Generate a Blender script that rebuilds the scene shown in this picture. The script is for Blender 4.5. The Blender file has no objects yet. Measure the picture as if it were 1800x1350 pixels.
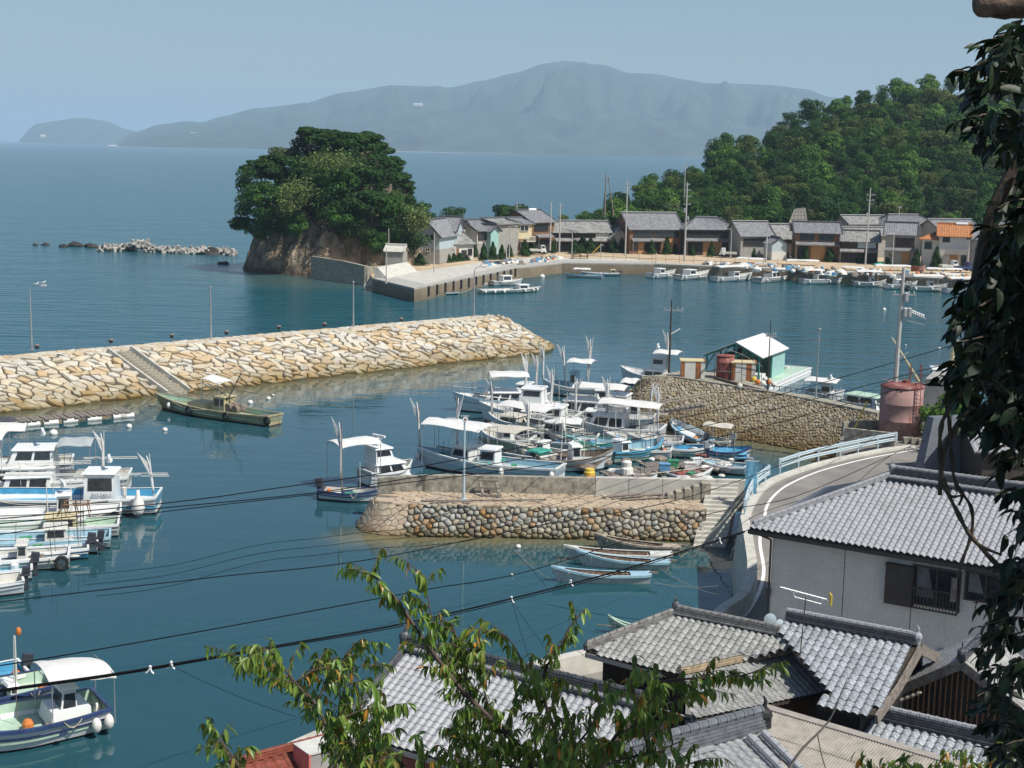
import bpy, math, random
from mathutils import Vector, Matrix
random.seed(7)
D = bpy.data
SC = bpy.context.scene
COL = SC.collection
R = math.radians
PI = math.pi
# ------------------------------------------------------------------ camera, light
CAM_H = 23.0
FPX = 2541.5                     # focal length in pixels of an 1800 px wide picture
PITCH = math.atan((675-262.2)/FPX)
ROLL = R(1.1)
_f = Vector((0, math.cos(PITCH), -math.sin(PITCH)))
_r0 = Vector((1, 0, 0)); _u0 = Vector((0, math.sin(PITCH), math.cos(PITCH)))
_r = _r0*math.cos(ROLL) + _u0*math.sin(ROLL)
_u = -_r0*math.sin(ROLL) + _u0*math.cos(ROLL)
CP = Vector((0, 0, CAM_H))
cd = D.cameras.new('camera'); cam = D.objects.new('camera', cd); COL.objects.link(cam)
cd.sensor_width = 36; cd.lens = FPX/1800*36; cd.clip_start = 0.3; cd.clip_end = 90000
m3 = Matrix((_r, _u, -_f)).transposed()
cam.matrix_world = Matrix.Translation(CP) @ m3.to_4x4()
SC.camera = cam
SUN_EL, SUN_AZ = 53.0, 122.0       # azimuth clockwise from +Y
w = D.worlds.new('World'); SC.world = w; w.use_nodes = True
nt = w.node_tree; bg = nt.nodes['Background']
sky = nt.nodes.new('ShaderNodeTexSky'); sky.sky_type = 'NISHITA'; sky.sun_disc = False
sky.sun_elevation = R(SUN_EL); sky.sun_rotation = R(SUN_AZ)
sky.air_density = 1.0; sky.dust_density = 1.0; sky.ozone_density = 2.6; sky.altitude = 0
nt.links.new(sky.outputs[0], bg.inputs[0]); bg.inputs[1].default_value = 0.082
sl = D.lights.new('sun', 'SUN'); sl.energy = 5.0; sl.angle = R(0.53); sl.color = (1, .955, .88)
sun = D.objects.new('sun', sl); COL.objects.link(sun)
_sd = Vector((math.sin(R(SUN_AZ))*math.cos(R(SUN_EL)), math.cos(R(SUN_AZ))*math.cos(R(SUN_EL)), math.sin(R(SUN_EL))))
sun.rotation_euler = _sd.to_track_quat('Z', 'Y').to_euler(); sun.location = (60, -20, 120)
SC.view_settings.view_transform = 'Standard'; SC.view_settings.look = 'None'
SC.view_settings.gamma = 1; SC.view_settings.exposure = 0.14; SC.view_settings.use_curve_mapping = False
SC.render.resolution_x = 1024; SC.render.resolution_y = 768
SC.render.engine = 'CYCLES'
SC.cycles.max_bounces = 6; SC.cycles.diffuse_bounces = 2; SC.cycles.glossy_bounces = 3
SC.cycles.transmission_bounces = 3; SC.cycles.volume_bounces = 1; SC.cycles.transparent_max_bounces = 6

# ------------------------------------------------------------------ placing
def ray(px, py):
    return _f + _r*((px-900)/FPX) - _u*((py-675)/FPX)
def P(px, py, z=0.0):            # point of the level z seen at a pixel of the 1800 px photograph
    d = ray(px, py); t = (z-CAM_H)/d.z
    return CP + d*t
def PY(px, py, Y):               # point at a distance Y ahead
    d = ray(px, py); return CP + d*(Y/d.y)
def hit(px, py, p0, n):
    d = ray(px, py); t = (p0-CP).dot(n)/d.dot(n); return CP + d*t
def pix(p):
    v = Vector(p)-CP; z = v.dot(_f)
    if z <= 0.1: return None
    return (900+v.dot(_r)/z*FPX, 675-v.dot(_u)/z*FPX)
def rnd(a, b): return random.uniform(a, b)

# ------------------------------------------------------------------ mesh builder
class MB:
    def __init__(s): s.v = []; s.f = []
    def add(s, vs, fs):
        b = len(s.v); s.v += [tuple(v) for v in vs]; s.f += [tuple(i+b for i in f) for f in fs]; return s
    def merge(s, o, M=None):
        return s.add([(M @ Vector(v)) if M else v for v in o.v], o.f)
    def box(s, c, d, rz=0, M=None):
        x, y, z = d[0]/2, d[1]/2, d[2]/2; cs, sn = math.cos(rz), math.sin(rz); vs = []
        for i, (a, b, e) in enumerate([(-x,-y,-z),(x,-y,-z),(x,y,-z),(-x,y,-z),(-x,-y,z),(x,-y,z),(x,y,z),(-x,y,z)]):
            q = Vector((c[0]+a*cs-b*sn, c[1]+a*sn+b*cs, c[2]+e)); vs.append(M @ q if M else q)
        return s.add(vs, [(0,3,2,1),(4,5,6,7),(0,1,5,4),(1,2,6,5),(2,3,7,6),(3,0,4,7)])
    def hexa(s, b, t):            # four bottom points, four top points
        return s.add(list(b)+list(t), [(0,3,2,1),(4,5,6,7),(0,1,5,4),(1,2,6,5),(2,3,7,6),(3,0,4,7)])
    def beam(s, a, b, w, h=None, up=(0,0,1)):
        a = Vector(a); b = Vector(b); h = h or w; d = (b-a)
        if d.length < 1e-6: return s
        d.normalize(); sd = d.cross(Vector(up))
        if sd.length < 1e-4: sd = d.cross(Vector((1,0,0)))
        sd.normalize(); u = sd.cross(d)
        q = [a-sd*w/2-u*h/2, a+sd*w/2-u*h/2, a+sd*w/2+u*h/2, a-sd*w/2+u*h/2]
        p = [x+(b-a) for x in q]
        return s.add(q+p, [(0,1,2,3),(7,6,5,4),(0,4,5,1),(1,5,6,2),(2,6,7,3),(3,7,4,0)])
    def tube(s, pts, r, n=6, cap=True):
        pts = [Vector(p) for p in pts]; m = len(pts)
        rs = r if isinstance(r, (list, tuple)) else [r]*m
        vs = []; fs = []; prev = None
        for i, p in enumerate(pts):
            d = (pts[min(i+1, m-1)]-pts[max(i-1, 0)])
            if d.length < 1e-7: d = Vector((0,0,1))
            d.normalize()
            a = prev if prev is not None else (Vector((0,0,1)) if abs(d.z) < .9 else Vector((1,0,0)))
            sd = d.cross(a)
            if sd.length < 1e-4: sd = d.cross(Vector((0,1,0)))
            sd.normalize(); u = sd.cross(d); prev = u
            for k in range(n):
                an = 2*PI*k/n; vs.append(p+(sd*math.cos(an)+u*math.sin(an))*rs[i])
        for i in range(m-1):
            for k in range(n):
                fs.append((i*n+k, i*n+(k+1) % n, (i+1)*n+(k+1) % n, (i+1)*n+k))
        if cap: fs += [tuple(range(n))[::-1], tuple((m-1)*n+k for k in range(n))]
        return s.add(vs, fs)
    def lathe(s, prof, n=12, c=(0,0,0)):
        vs = []; fs = []
        for (r, z) in prof:
            for k in range(n):
                a = 2*PI*k/n; vs.append((c[0]+r*math.cos(a), c[1]+r*math.sin(a), c[2]+z))
        for i in range(len(prof)-1):
            for k in range(n): fs.append((i*n+k, i*n+(k+1) % n, (i+1)*n+(k+1) % n, (i+1)*n+k))
        fs += [tuple(range(n))[::-1], tuple((len(prof)-1)*n+k for k in range(n))]
        return s.add(vs, fs)
    def ball(s, c, r, n=10, m=6, sz=1.0):
        return s.lathe([(max(1e-3, r*math.sin(PI*i/m)), -r*sz*math.cos(PI*i/m)) for i in range(m+1)], n, c)
    def prism(s, poly, z0, z1):
        n = len(poly); vs = [(p[0], p[1], z0) for p in poly]+[(p[0], p[1], z1) for p in poly]
        return s.add(vs, [tuple(range(n))[::-1], tuple(range(n, 2*n))]+[(i, (i+1) % n, n+(i+1) % n, n+i) for i in range(n)])
    def slab(s, pts, th):          # thick sheet from a 3D polygon, th downwards
        n = len(pts); a = [Vector(p) for p in pts]; b = [p-Vector((0,0,th)) for p in a]
        return s.add(a+b, [tuple(range(n)), tuple(range(n, 2*n))[::-1]]+[(i, n+i, n+(i+1) % n, (i+1) % n) for i in range(n)])
    def grid(s, rows, close=False):
        n = len(rows[0]); vs = [p for r in rows for p in r]; fs = []
        for i in range(len(rows)-1):
            for k in range(n-1 if not close else n):
                fs.append((i*n+k, i*n+(k+1) % n, (i+1)*n+(k+1) % n, (i+1)*n+k))
        return s.add(vs, fs)
    def mesh(s, name, mat=None, smooth=False):
        me = D.meshes.new(name); me.from_pydata(s.v, [], s.f)
        if mat is not None: me.materials.append(mat)
        if smooth: me.polygons.foreach_set('use_smooth', [True]*len(me.polygons))
        me.update(); return me

def rel(parent, M):
    p = parent; chain = []
    while p is not None: chain.append(p); p = p.parent
    W = Matrix.Identity(4)
    for q in reversed(chain): W = W @ q.matrix_basis
    return W.inverted() @ M
def part(name, mb, mat=None, parent=None, smooth=False, world=False, kind=None, label=None):
    me = mb.mesh(name, mat, smooth) if isinstance(mb, MB) else mb
    o = D.objects.new(name, me); COL.objects.link(o)
    if parent is not None:
        o.parent = parent
        if world: o.matrix_basis = rel(parent, Matrix.Identity(4))
    if kind: o['kind'] = kind
    if label: o['label'] = label
    return o
def thing(name, label, cat, loc=(0,0,0), rz=0, group=None):
    o = D.objects.new(name, None); o.empty_display_size = .5; COL.objects.link(o)
    o.location = loc; o.rotation_euler = (0, 0, rz)
    o['label'] = label; o['category'] = cat
    if group: o['group'] = group
    return o
def solo(name, mb, mat, label, cat, group=None, smooth=False, loc=None):
    if loc is not None:
        L = Vector(loc); mb.v = [(v[0]-L.x, v[1]-L.y, v[2]-L.z) for v in mb.v]
    o = part(name, mb, mat, None, smooth); o['label'] = label; o['category'] = cat
    if loc is not None: o.location = loc
    if group: o['group'] = group
    return o
def structure(name, mb, mat, smooth=False):
    o = part(name, mb, mat, None, smooth); o['kind'] = 'structure'; return o
def copy_tree(o, parent=None):
    c = o.copy(); COL.objects.link(c); c.parent = parent
    for ch in list(o.children): copy_tree(ch, c)
    return c
def place(o, loc, rz=0, sc=1.0, label=None, group=None):
    o.location = loc; o.rotation_euler = (0, 0, rz); o.scale = (sc, sc, sc)
    if label: o['label'] = label
    if group: o['group'] = group
    return o

# ------------------------------------------------------------------ materials
MATS = {}
def mat(name, col, rough=.6, var=.18, scale=3.0, bump=0.0, bscale=None, metal=0.0, rand=0.0, col2=None, dirt=None, spec=None, stretch=None, trans=0.0, randcols=None):
    if name in MATS: return MATS[name]
    m = D.materials.new(name); m.use_nodes = True; nt = m.node_tree; N = nt.nodes; Lk = nt.links
    b = N['Principled BSDF']; b.inputs['Roughness'].default_value = rough; b.inputs['Metallic'].default_value = metal
    if spec is not None: b.inputs['Specular IOR Level'].default_value = spec
    tc = N.new('ShaderNodeTexCoord'); mp = N.new('ShaderNodeMapping'); Lk.new(tc.outputs['Object'], mp.inputs[0])
    if stretch: mp.inputs['Scale'].default_value = stretch
    nz = N.new('ShaderNodeTexNoise'); nz.inputs['Scale'].default_value = scale; nz.inputs['Detail'].default_value = 5; nz.inputs['Roughness'].default_value = .62
    Lk.new(mp.outputs[0], nz.inputs['Vector'])
    cr = N.new('ShaderNodeValToRGB'); c2 = col2 or tuple(c*(1-var*1.6) for c in col); c1 = tuple(min(1, c*(1+var)) for c in col) if not col2 else col
    cr.color_ramp.elements[0].position = .32; cr.color_ramp.elements[0].color = (*c2, 1)
    cr.color_ramp.elements[1].position = .68; cr.color_ramp.elements[1].color = (*c1, 1)
    Lk.new(nz.outputs['Fac'], cr.inputs[0]); out = cr.outputs[0]
    if rand or randcols:
        oi = N.new('ShaderNodeObjectInfo'); ge = N.new('ShaderNodeNewGeometry')
        ad = N.new('ShaderNodeMath'); ad.operation = 'ADD'; Lk.new(oi.outputs['Random'], ad.inputs[0]); Lk.new(ge.outputs['Random Per Island'], ad.inputs[1])
        fr = N.new('ShaderNodeMath'); fr.operation = 'FRACT'; Lk.new(ad.outputs[0], fr.inputs[0])
        if randcols:
            r2 = N.new('ShaderNodeValToRGB'); r2.color_ramp.interpolation = 'LINEAR'
            el = r2.color_ramp.elements
            while len(el) < len(randcols): el.new(.5)
            for i, c in enumerate(randcols):
                el[i].position = i/(len(randcols)-1); el[i].color = (*c, 1)
            Lk.new(fr.outputs[0], r2.inputs[0])
            mx = N.new('ShaderNodeMix'); mx.data_type = 'RGBA'; mx.blend_type = 'MULTIPLY'; mx.inputs['Factor'].default_value = 1
            Lk.new(out, mx.inputs[6]); Lk.new(r2.outputs[0], mx.inputs[7]); out = mx.outputs[2]
        if rand:
            mr = N.new('ShaderNodeMapRange'); mr.inputs[3].default_value = 1-rand; mr.inputs[4].default_value = 1+rand*.8
            Lk.new(fr.outputs[0], mr.inputs[0])
            vm = N.new('ShaderNodeVectorMath'); vm.operation = 'SCALE'; Lk.new(out, vm.inputs[0]); Lk.new(mr.outputs[0], vm.inputs['Scale']); out = vm.outputs[0]
    if dirt:
        n2 = N.new('ShaderNodeTexNoise'); n2.inputs['Scale'].default_value = dirt[1]; n2.inputs['Detail'].default_value = 6; n2.inputs['Roughness'].default_value = .7
        mp2 = N.new('ShaderNodeMapping'); mp2.inputs['Scale'].default_value = dirt[3] if len(dirt) > 3 else (1, 1, .35)
        Lk.new(tc.outputs['Object'], mp2.inputs[0]); Lk.new(mp2.outputs[0], n2.inputs['Vector'])
        r3 = N.new('ShaderNodeValToRGB'); r3.color_ramp.elements[0].position = dirt[2]; r3.color_ramp.elements[0].color = (0,0,0,1)
        r3.color_ramp.elements[1].position = min(1, dirt[2]+.14); r3.color_ramp.elements[1].color = (1,1,1,1)
        Lk.new(n2.outputs['Fac'], r3.inputs[0])
        mx = N.new('ShaderNodeMix'); mx.data_type = 'RGBA'; Lk.new(r3.outputs[0], mx.inputs['Factor']); Lk.new(out, mx.inputs[6]); mx.inputs[7].default_value = (*dirt[0], 1); out = mx.outputs[2]
    Lk.new(out, b.inputs['Base Color'])
    if bump:
        bn = N.new('ShaderNodeTexNoise'); bn.inputs['Scale'].default_value = bscale or scale*4; bn.inputs['Detail'].default_value = 5
        Lk.new(mp.outputs[0], bn.inputs['Vector'])
        bp = N.new('ShaderNodeBump'); bp.inputs['Strength'].default_value = .8; bp.inputs['Distance'].default_value = bump
        Lk.new(bn.outputs['Fac'], bp.inputs['Height']); Lk.new(bp.outputs[0], b.inputs['Normal'])
    if trans:
        tr = N.new('ShaderNodeBsdfTranslucent'); Lk.new(out, tr.inputs[0]); ms = N.new('ShaderNodeMixShader'); ms.inputs[0].default_value = trans
        Lk.new(b.outputs[0], ms.inputs[1]); Lk.new(tr.outputs[0], ms.inputs[2]); Lk.new(ms.outputs[0], N['Material Output'].inputs[0])
    MATS[name] = m; return m

# stone, concrete
def wetband(m, z0, z1, colr):
    """algae and tide stain below a height of the place"""
    nt = m.node_tree; N = nt.nodes; Lk = nt.links; b = N['Principled BSDF']
    src = b.inputs['Base Color'].links[0].from_socket
    ge = N.new('ShaderNodeNewGeometry'); sp = N.new('ShaderNodeSeparateXYZ'); Lk.new(ge.outputs['Position'], sp.inputs[0])
    nz = N.new('ShaderNodeTexNoise'); nz.inputs['Scale'].default_value = .8; Lk.new(ge.outputs['Position'], nz.inputs['Vector'])
    ma = N.new('ShaderNodeMath'); ma.operation = 'MULTIPLY_ADD'; Lk.new(nz.outputs['Fac'], ma.inputs[0]); ma.inputs[1].default_value = -(z1-z0)*1.2; Lk.new(sp.outputs['Z'], ma.inputs[2])
    mr = N.new('ShaderNodeMapRange'); Lk.new(ma.outputs[0], mr.inputs[0]); mr.inputs[1].default_value = z0-(z1-z0)*.6; mr.inputs[2].default_value = z1-(z1-z0)*.6
    mr.inputs[3].default_value = 1; mr.inputs[4].default_value = 0
    mx = N.new('ShaderNodeMix'); mx.data_type = 'RGBA'; mx.blend_type = 'MULTIPLY'
    Lk.new(mr.outputs[0], mx.inputs['Factor']); Lk.new(src, mx.inputs[6]); mx.inputs[7].default_value = (*colr, 1)
    Lk.new(mx.outputs[2], b.inputs['Base Color']); return m
M_mole = wetband(mat('mole_stone', (.80,.80,.80), .85, .10, 2.2, .02, 9, randcols=[(.63,.53,.37),(.68,.66,.58),(.60,.44,.25),(.72,.62,.44),(.56,.53,.47),(.74,.69,.56),(.58,.42,.24),(.70,.67,.60)]), .0, 1.9, (.46,.38,.19))
M_mortar = wetband(mat('dark_joint', (.16,.13,.09), .95, .3, 3), -.1, .9, (.6,.55,.35))
M_cob = wetband(mat('cobble_stone', (.85,.85,.85), .8, .12, 3, .012, 14, randcols=[(0.328,0.312,0.230),(0.426,0.426,0.394),(0.221,0.197,0.156),(0.451,0.410,0.312),(0.377,0.205,0.074),(0.353,0.353,0.312),(0.492,0.467,0.394),(0.164,0.156,0.139),(0.410,0.361,0.246)]), .0, .8, (.50,.45,.24))
M_cob2 = wetband(mat('fitted_stone', (.8,.8,.8), .85, .12, 3, .012, 14, randcols=[(.52,.40,.27),(.60,.50,.36),(.48,.36,.25),(.56,.47,.36)]), .0, .6, (.55,.48,.30))
M_mas = wetband(mat('masonry_stone', (.85,.85,.85), .9, .15, 3, .02, 10, randcols=[(0.320,0.264,0.176),(0.384,0.336,0.248),(0.240,0.184,0.120),(0.352,0.288,0.176),(0.416,0.376,0.296),(0.272,0.216,0.152)]), .2, 1.9, (.50,.40,.20))
M_conc = mat('concrete', (.52,.50,.44), .9, .12, 1.2, .006, 20, dirt=((.24,.22,.18), .8, .60))
M_conc_d = mat('old_concrete', (.34,.315,.25), .95, .30, 3, .03, 12, dirt=((.14,.12,.09), 1.6, .55))
M_quay = wetband(mat('quay_concrete', (.40,.39,.35), .92, .15, 1.5, .01, 12, dirt=((.20,.18,.15), .6, .58, (1,1,.2))), .1, 1.5, (.42,.40,.34))
M_asph = mat('asphalt', (.22,.205,.185), .95, .14, .5, .006, 60, dirt=((.155,.145,.13), .35, .58, (1,.3,1)))
M_paint = mat('road_paint', (.80,.79,.76), .7, .06, 4)
M_sand = mat('sand_yard', (.50,.385,.25), 1, .14, .35, .02, 5, dirt=((.33,.30,.24), .12, .62, (1,1,1)))
M_rock = wetband(mat('cliff_rock', (.27,.205,.135), .95, .45, .6, .35, 2.2, dirt=((.50,.45,.36), .7, .56, (1,1,.5))), .2, 2.2, (.35,.33,.28))
M_rockd = mat('reef_rock', (.045,.040,.036), .9, .4, 1, .1, 4)
M_tetra = mat('tetrapod_concrete', (.38,.36,.32), .9, .25, .6, rand=.3)
# wood, metal, roofs
M_tile_w = mat('silver_tile', (.34,.345,.36), .38, .10, 6, rand=.08, dirt=((.30,.30,.29), .5, .62, (1,1,1)))
M_tile_o = mat('weathered_tile', (.29,.29,.275), .55, .25, 9, rand=.24, dirt=((.17,.165,.14), .9, .56, (1,1,1)))
M_tile_d = mat('grey_tile', (.30,.305,.31), .5, .2, 6, rand=.15)
M_tile_f = mat('far_tile', (.21,.212,.22), .7, .22, 1.5, rand=.12)
M_tile_f2 = mat('far_tile_weathered', (.27,.265,.25), .8, .3, 1.2, dirt=((.12,.115,.10), 1, .55, (1,1,1)))
M_tile_b = mat('ridge_tile', (.085,.09,.10), .45, .3, 5, rand=.25)
M_ridge_l = mat('ridge_tile_pale', (.26,.25,.23), .6, .3, 5, rand=.25)
M_orange = mat('orange_tile', (.42,.17,.06), .7, .2, 2)
M_red = mat('red_tile', (.22,.06,.035), .6, .25, 4, rand=.15)
M_corr = mat('corrugated_sheet', (.33,.30,.255), .8, .18, 2.5, dirt=((.24,.19,.14), 2.5, .60, (1,1,1)))
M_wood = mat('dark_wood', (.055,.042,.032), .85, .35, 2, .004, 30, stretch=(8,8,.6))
M_woodb = mat('brown_wood', (.22,.115,.055), .8, .3, 2, .004, 30, stretch=(6,6,.5))
M_woodt = mat('tan_board', (.46,.25,.10), .8, .15, 1.5, stretch=(4,4,.5))
M_woodg = mat('weathered_wood', (.22,.19,.16), .9, .3, 6)
M_plas = mat('white_plaster', (.62,.60,.55), .85, .08, 2)
M_plasg = mat('grey_plaster', (.33,.32,.29), .9, .14, 1.5)
M_plasb = mat('pale_blue_siding', (.42,.50,.52), .8, .06, 2)
M_aqua = mat('aqua_siding', (.30,.50,.46), .8, .08, 2)
M_yell = mat('cream_plaster', (.58,.50,.30), .8, .08, 2)
M_side = mat('white_siding', (.64,.64,.62), .7, .04, 2)
M_glass = mat('window_glass', (.03,.035,.04), .12, .3, 3, spec=.8)
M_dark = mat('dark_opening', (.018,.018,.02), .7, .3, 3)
M_steel = mat('galvanised_steel', (.42,.43,.43), .45, .1, 4, metal=.5)
M_guard = mat('pale_blue_paint', (.46,.56,.60), .5, .08, 4, dirt=((.30,.24,.18), 6, .68))
M_alu = mat('bronze_frame', (.06,.05,.045), .5, .2, 4)
M_rust = mat('rusty_red_paint', (.24,.075,.06), .8, .25, 1.2, .005, 12, dirt=((.46,.36,.33), 1.3, .55, (1,1,.35)))
M_rustp = mat('faded_pink_tank', (.33,.20,.18), .85, .2, 1.0, dirt=((.20,.06,.04), 1.8, .58, (1,1,.3)))
M_brown = mat('rust_brown_panel', (.34,.12,.04), .7, .2, 2)
M_cpole = mat('concrete_pole', (.45,.44,.41), .8, .1, 2)
M_cable = mat('cable_black', (.008,.008,.009), .95, .2, 2, spec=.05)
# boats
M_white = mat('boat_white', (.76,.77,.75), .35, .05, 1.5, dirt=((.52,.46,.37), 2.2, .61, (1.6,1.6,.35)))
M_white2 = mat('boat_offwhite', (.64,.63,.57), .4, .10, 1.5, dirt=((.36,.29,.20), 2.2, .59, (1.6,1.6,.35)))
M_canv = mat('white_canvas', (.82,.81,.78), .8, .04, 2, trans=.25)
M_canvc = mat('cream_canvas', (.66,.62,.53), .85, .06, 2, trans=.2)
M_bblue = mat('boat_blue', (.09,.36,.56), .4, .12, 2)
M_hullp = mat('pale_grey_hull', (.64,.69,.70), .4, .08, 1.5, dirt=((.33,.27,.20), 1.6, .62))
M_lblue = mat('pale_blue_paintwork', (.34,.52,.60), .5, .12, 2, dirt=((.40,.36,.30), 2.5, .62))
M_navy = mat('navy_paint', (.035,.06,.15), .4, .2, 2)
M_lgreen = mat('pale_green_deck', (.42,.56,.44), .6, .10, 2, dirt=((.36,.33,.26), 1.6, .64))
M_green = mat('sea_green_paint', (.05,.33,.26), .5, .15, 2)
M_olive = mat('olive_hull', (.42,.365,.205), .55, .18, 1.2, dirt=((.16,.14,.07), 1.5, .56, (1,1,.3)))
M_bott = mat('antifouling', (.07,.028,.028), .7, .3, 2)
M_black = mat('black_rubber', (.022,.022,.024), .6, .3, 3)
M_motor = mat('outboard_dark', (.04,.045,.055), .4, .2, 3)
M_motorg = mat('outboard_grey', (.32,.34,.36), .35, .1, 3)
M_buoy = mat('white_float', (.74,.72,.66), .6, .08, 3, dirt=((.40,.33,.22), 3, .66))
M_obuoy = mat('orange_float', (.60,.19,.04), .6, .15, 3)
M_yel = mat('yellow_paint', (.68,.48,.06), .6, .12, 3)
M_net = mat('fishing_net', (.24,.19,.15), .95, .5, 12, .03, 30)
M_netb = mat('dark_net', (.07,.075,.09), .95, .5, 12, .03, 30)
M_bbox = mat('blue_plastic', (.14,.34,.55), .5, .1, 3)
M_gbox = mat('green_plastic', (.05,.28,.13), .5, .1, 3)
M_rope = mat('rope', (.42,.38,.30), .9, .15, 8)
M_sail = mat('furled_sail', (.80,.79,.76), .85, .15, 5, trans=.2)
M_tarpb = mat('blue_tarp', (.16,.40,.55), .45, .15, 3, trans=.2)
# plants
def leafmat(name, c, v=.35, tr=.3, sc=.6):
    return mat(name, c, .7, .3, sc, rand=v, trans=tr, spec=.2)
M_leaf = [leafmat('foliage_deep', (.034,.090,.018)), leafmat('foliage_mid', (.060,.145,.024)), leafmat('foliage_bright', (.110,.220,.036)), leafmat('foliage_olive', (.115,.155,.040))]
M_pine = leafmat('pine_needles', (.034,.085,.016))
M_bark = mat('bark', (.10,.075,.055), .95, .35, 6, .01, 25)
M_ground = mat('hill_ground', (.045,.065,.022), 1, .4, .3, .2, 1)
M_grass = leafmat('grass_blades', (.19,.25,.08), .3)
# ------------------------------------------------------------------ sea
def lerp(a, b, t): return a+(b-a)*t
def seg_d(p, a, b):
    d = b-a; t = max(0, min(1, (p-a).dot(d)/d.length_squared)); return (p-(a+d*t)).length
TOE = [P(-60, 735), P(0, 728), P(250, 701), P(500, 675), P(700, 651), P(900, 629)]
def axis(lo, hi, step, far, g=1.16):
    a = []; x = lo
    while x <= hi: a.append(x); x += step
    s = step; x = a[-1]
    while x < far: s *= g; x += s; a.append(x)
    s = step; x = lo
    while x > -far: s *= g; x -= s; a.insert(0, x)
    return a
ax = axis(-60, 60, 1.6, 45000); ay = [y for y in axis(50, 230, 1.6, 60000) if y > -3000]
mb = MB(); mb.grid([[(x, y, 0) for x in ax] for y in ay])
sea = structure('sea_water', mb, None, True)
me = sea.data; at1 = me.attributes.new('shallow', 'FLOAT', 'POINT'); at2 = me.attributes.new('chop', 'FLOAT', 'POINT')
PIERL = [P(640, 945), P(1240, 947)]; RP = [P(1105, 700), P(1204, 749), P(1233, 758), P(1438, 794)]
RP.append(Vector((31, 103, 0)))
islet_c = P(570, 497); islet_c.z = 0
v1 = []; v2 = []
t2 = [Vector((p.x, p.y)) for p in TOE]; p2 = [Vector((p.x, p.y)) for p in PIERL]; r2 = [Vector((p.x, p.y)) for p in RP]
ic = Vector((islet_c.x, islet_c.y+12))
qz = [Vector(P(a, b).xy) for a, b in ((728, 531), (987, 480))]
for (x, y, z) in mb.v:
    if abs(x) < 80 and 40 < y < 320:
        q = Vector((x, y)); dm = min(seg_d(q, t2[i], t2[i+1]) for i in range(5)); dp = seg_d(q, p2[0], p2[1]); dr = min(seg_d(q, r2[i], r2[i+1]) for i in range(4))
        di = max(0, (q-ic).length-17)
        s = max(0, 1-dm/7.0)*.62, max(0, 1-dp/3.6)*.75, max(0, 1-dr/6.5)*.75, max(0, 1-di/16)*.28
        v1.append(max(s))
        # outside the mole: beyond the toe line
        k = (q.y-(t2[0].y+(q.x-t2[0].x)*(t2[-1].y-t2[0].y)/(t2[-1].x-t2[0].x)))
        bl = max(0, min(1, (q.x+4)/26)); v2.append(max(0, min(1, (k+2)/30))*(1-bl)+max(0, min(1, (q.y-125)/60))*.8*bl)
    else:
        v1.append(0); v2.append(1 if y > 150 else 0)
at1.data.foreach_set('value', v1); at2.data.foreach_set('value', v2)
m = D.materials.new('sea_surface'); m.use_nodes = True; nt = m.node_tree; N = nt.nodes; Lk = nt.links
b = N['Principled BSDF']; b.inputs['Roughness'].default_value = .06; b.inputs['IOR'].default_value = 1.333
ge = N.new('ShaderNodeNewGeometry')
def noise(scale, det, st, vec=ge.outputs['Position']):
    mp = N.new('ShaderNodeMapping'); mp.inputs['Scale'].default_value = st; Lk.new(vec, mp.inputs[0])
    n = N.new('ShaderNodeTexNoise'); n.inputs['Scale'].default_value = scale; n.inputs['Detail'].default_value = det; Lk.new(mp.outputs[0], n.inputs['Vector']); return n.outputs['Fac']
a_s = N.new('ShaderNodeAttribute'); a_s.attribute_name = 'shallow'; a_c = N.new('ShaderNodeAttribute'); a_c.attribute_name = 'chop'
def mixc(f, c1, c2):
    x = N.new('ShaderNodeMix'); x.data_type = 'RGBA'
    for s, i in ((f, 0), (c1, 6), (c2, 7)):
        if isinstance(s, tuple): x.inputs[i].default_value = (*s, 1)
        elif isinstance(s, (int, float)): x.inputs['Factor'].default_value = s
        else: Lk.new(s, x.inputs['Factor'] if i == 0 else x.inputs[i])
    return x.outputs[2]
def math2(op, a, c):
    x = N.new('ShaderNodeMath'); x.operation = op
    for i, s in enumerate((a, c)):
        if isinstance(s, (int, float)): x.inputs[i].default_value = s
        else: Lk.new(s, x.inputs[i])
    return x.outputs[0]
SEA_NEAR = (.020,.054,.078); SEA_OUT = (.014,.080,.114)
big = noise(.02, 3, (1, .5, 1)); c0 = mixc(a_c.outputs['Fac'], SEA_NEAR, SEA_OUT)
c1 = mixc(big, c0, (.014,.088,.100))
sh = N.new('ShaderNodeMapRange'); Lk.new(a_s.outputs['Fac'], sh.inputs[0]); sh.interpolation_type = 'SMOOTHSTEP'
c2 = mixc(sh.outputs[0], c1, (.19,.155,.065))
Lk.new(c2, b.inputs['Base Color'])
n1 = noise(.55, 4, (.35, 1, 1)); n2 = noise(.11, 3, (.5, 1, 1)); n3 = noise(1.6, 3, (.5, 1, 1))
slick = noise(.035, 2, (.4, 1, 1)); cal = math2('MULTIPLY', math2('MULTIPLY', math2('ADD', n1, math2('MULTIPLY', n3, .25)), slick), .05)
rgh = math2('MULTIPLY', math2('ADD', n1, math2('MULTIPLY', n2, 1.4)), .42)
hgt = math2('ADD', cal, math2('MULTIPLY', rgh, a_c.outputs['Fac']))
bp = N.new('ShaderNodeBump'); bp.inputs['Strength'].default_value = 1; bp.inputs['Distance'].default_value = 1.0
Lk.new(hgt, bp.inputs['Height']); Lk.new(bp.outputs[0], b.inputs['Normal'])
rr = math2('ADD', .02, math2('MULTIPLY', a_c.outputs['Fac'], .16)); Lk.new(rr, b.inputs['Roughness']); Lk.new(math2('SUBTRACT', .5, math2('MULTIPLY', a_c.outputs['Fac'], .27)), b.inputs['Specular IOR Level'])
me.materials.append(m)

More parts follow.
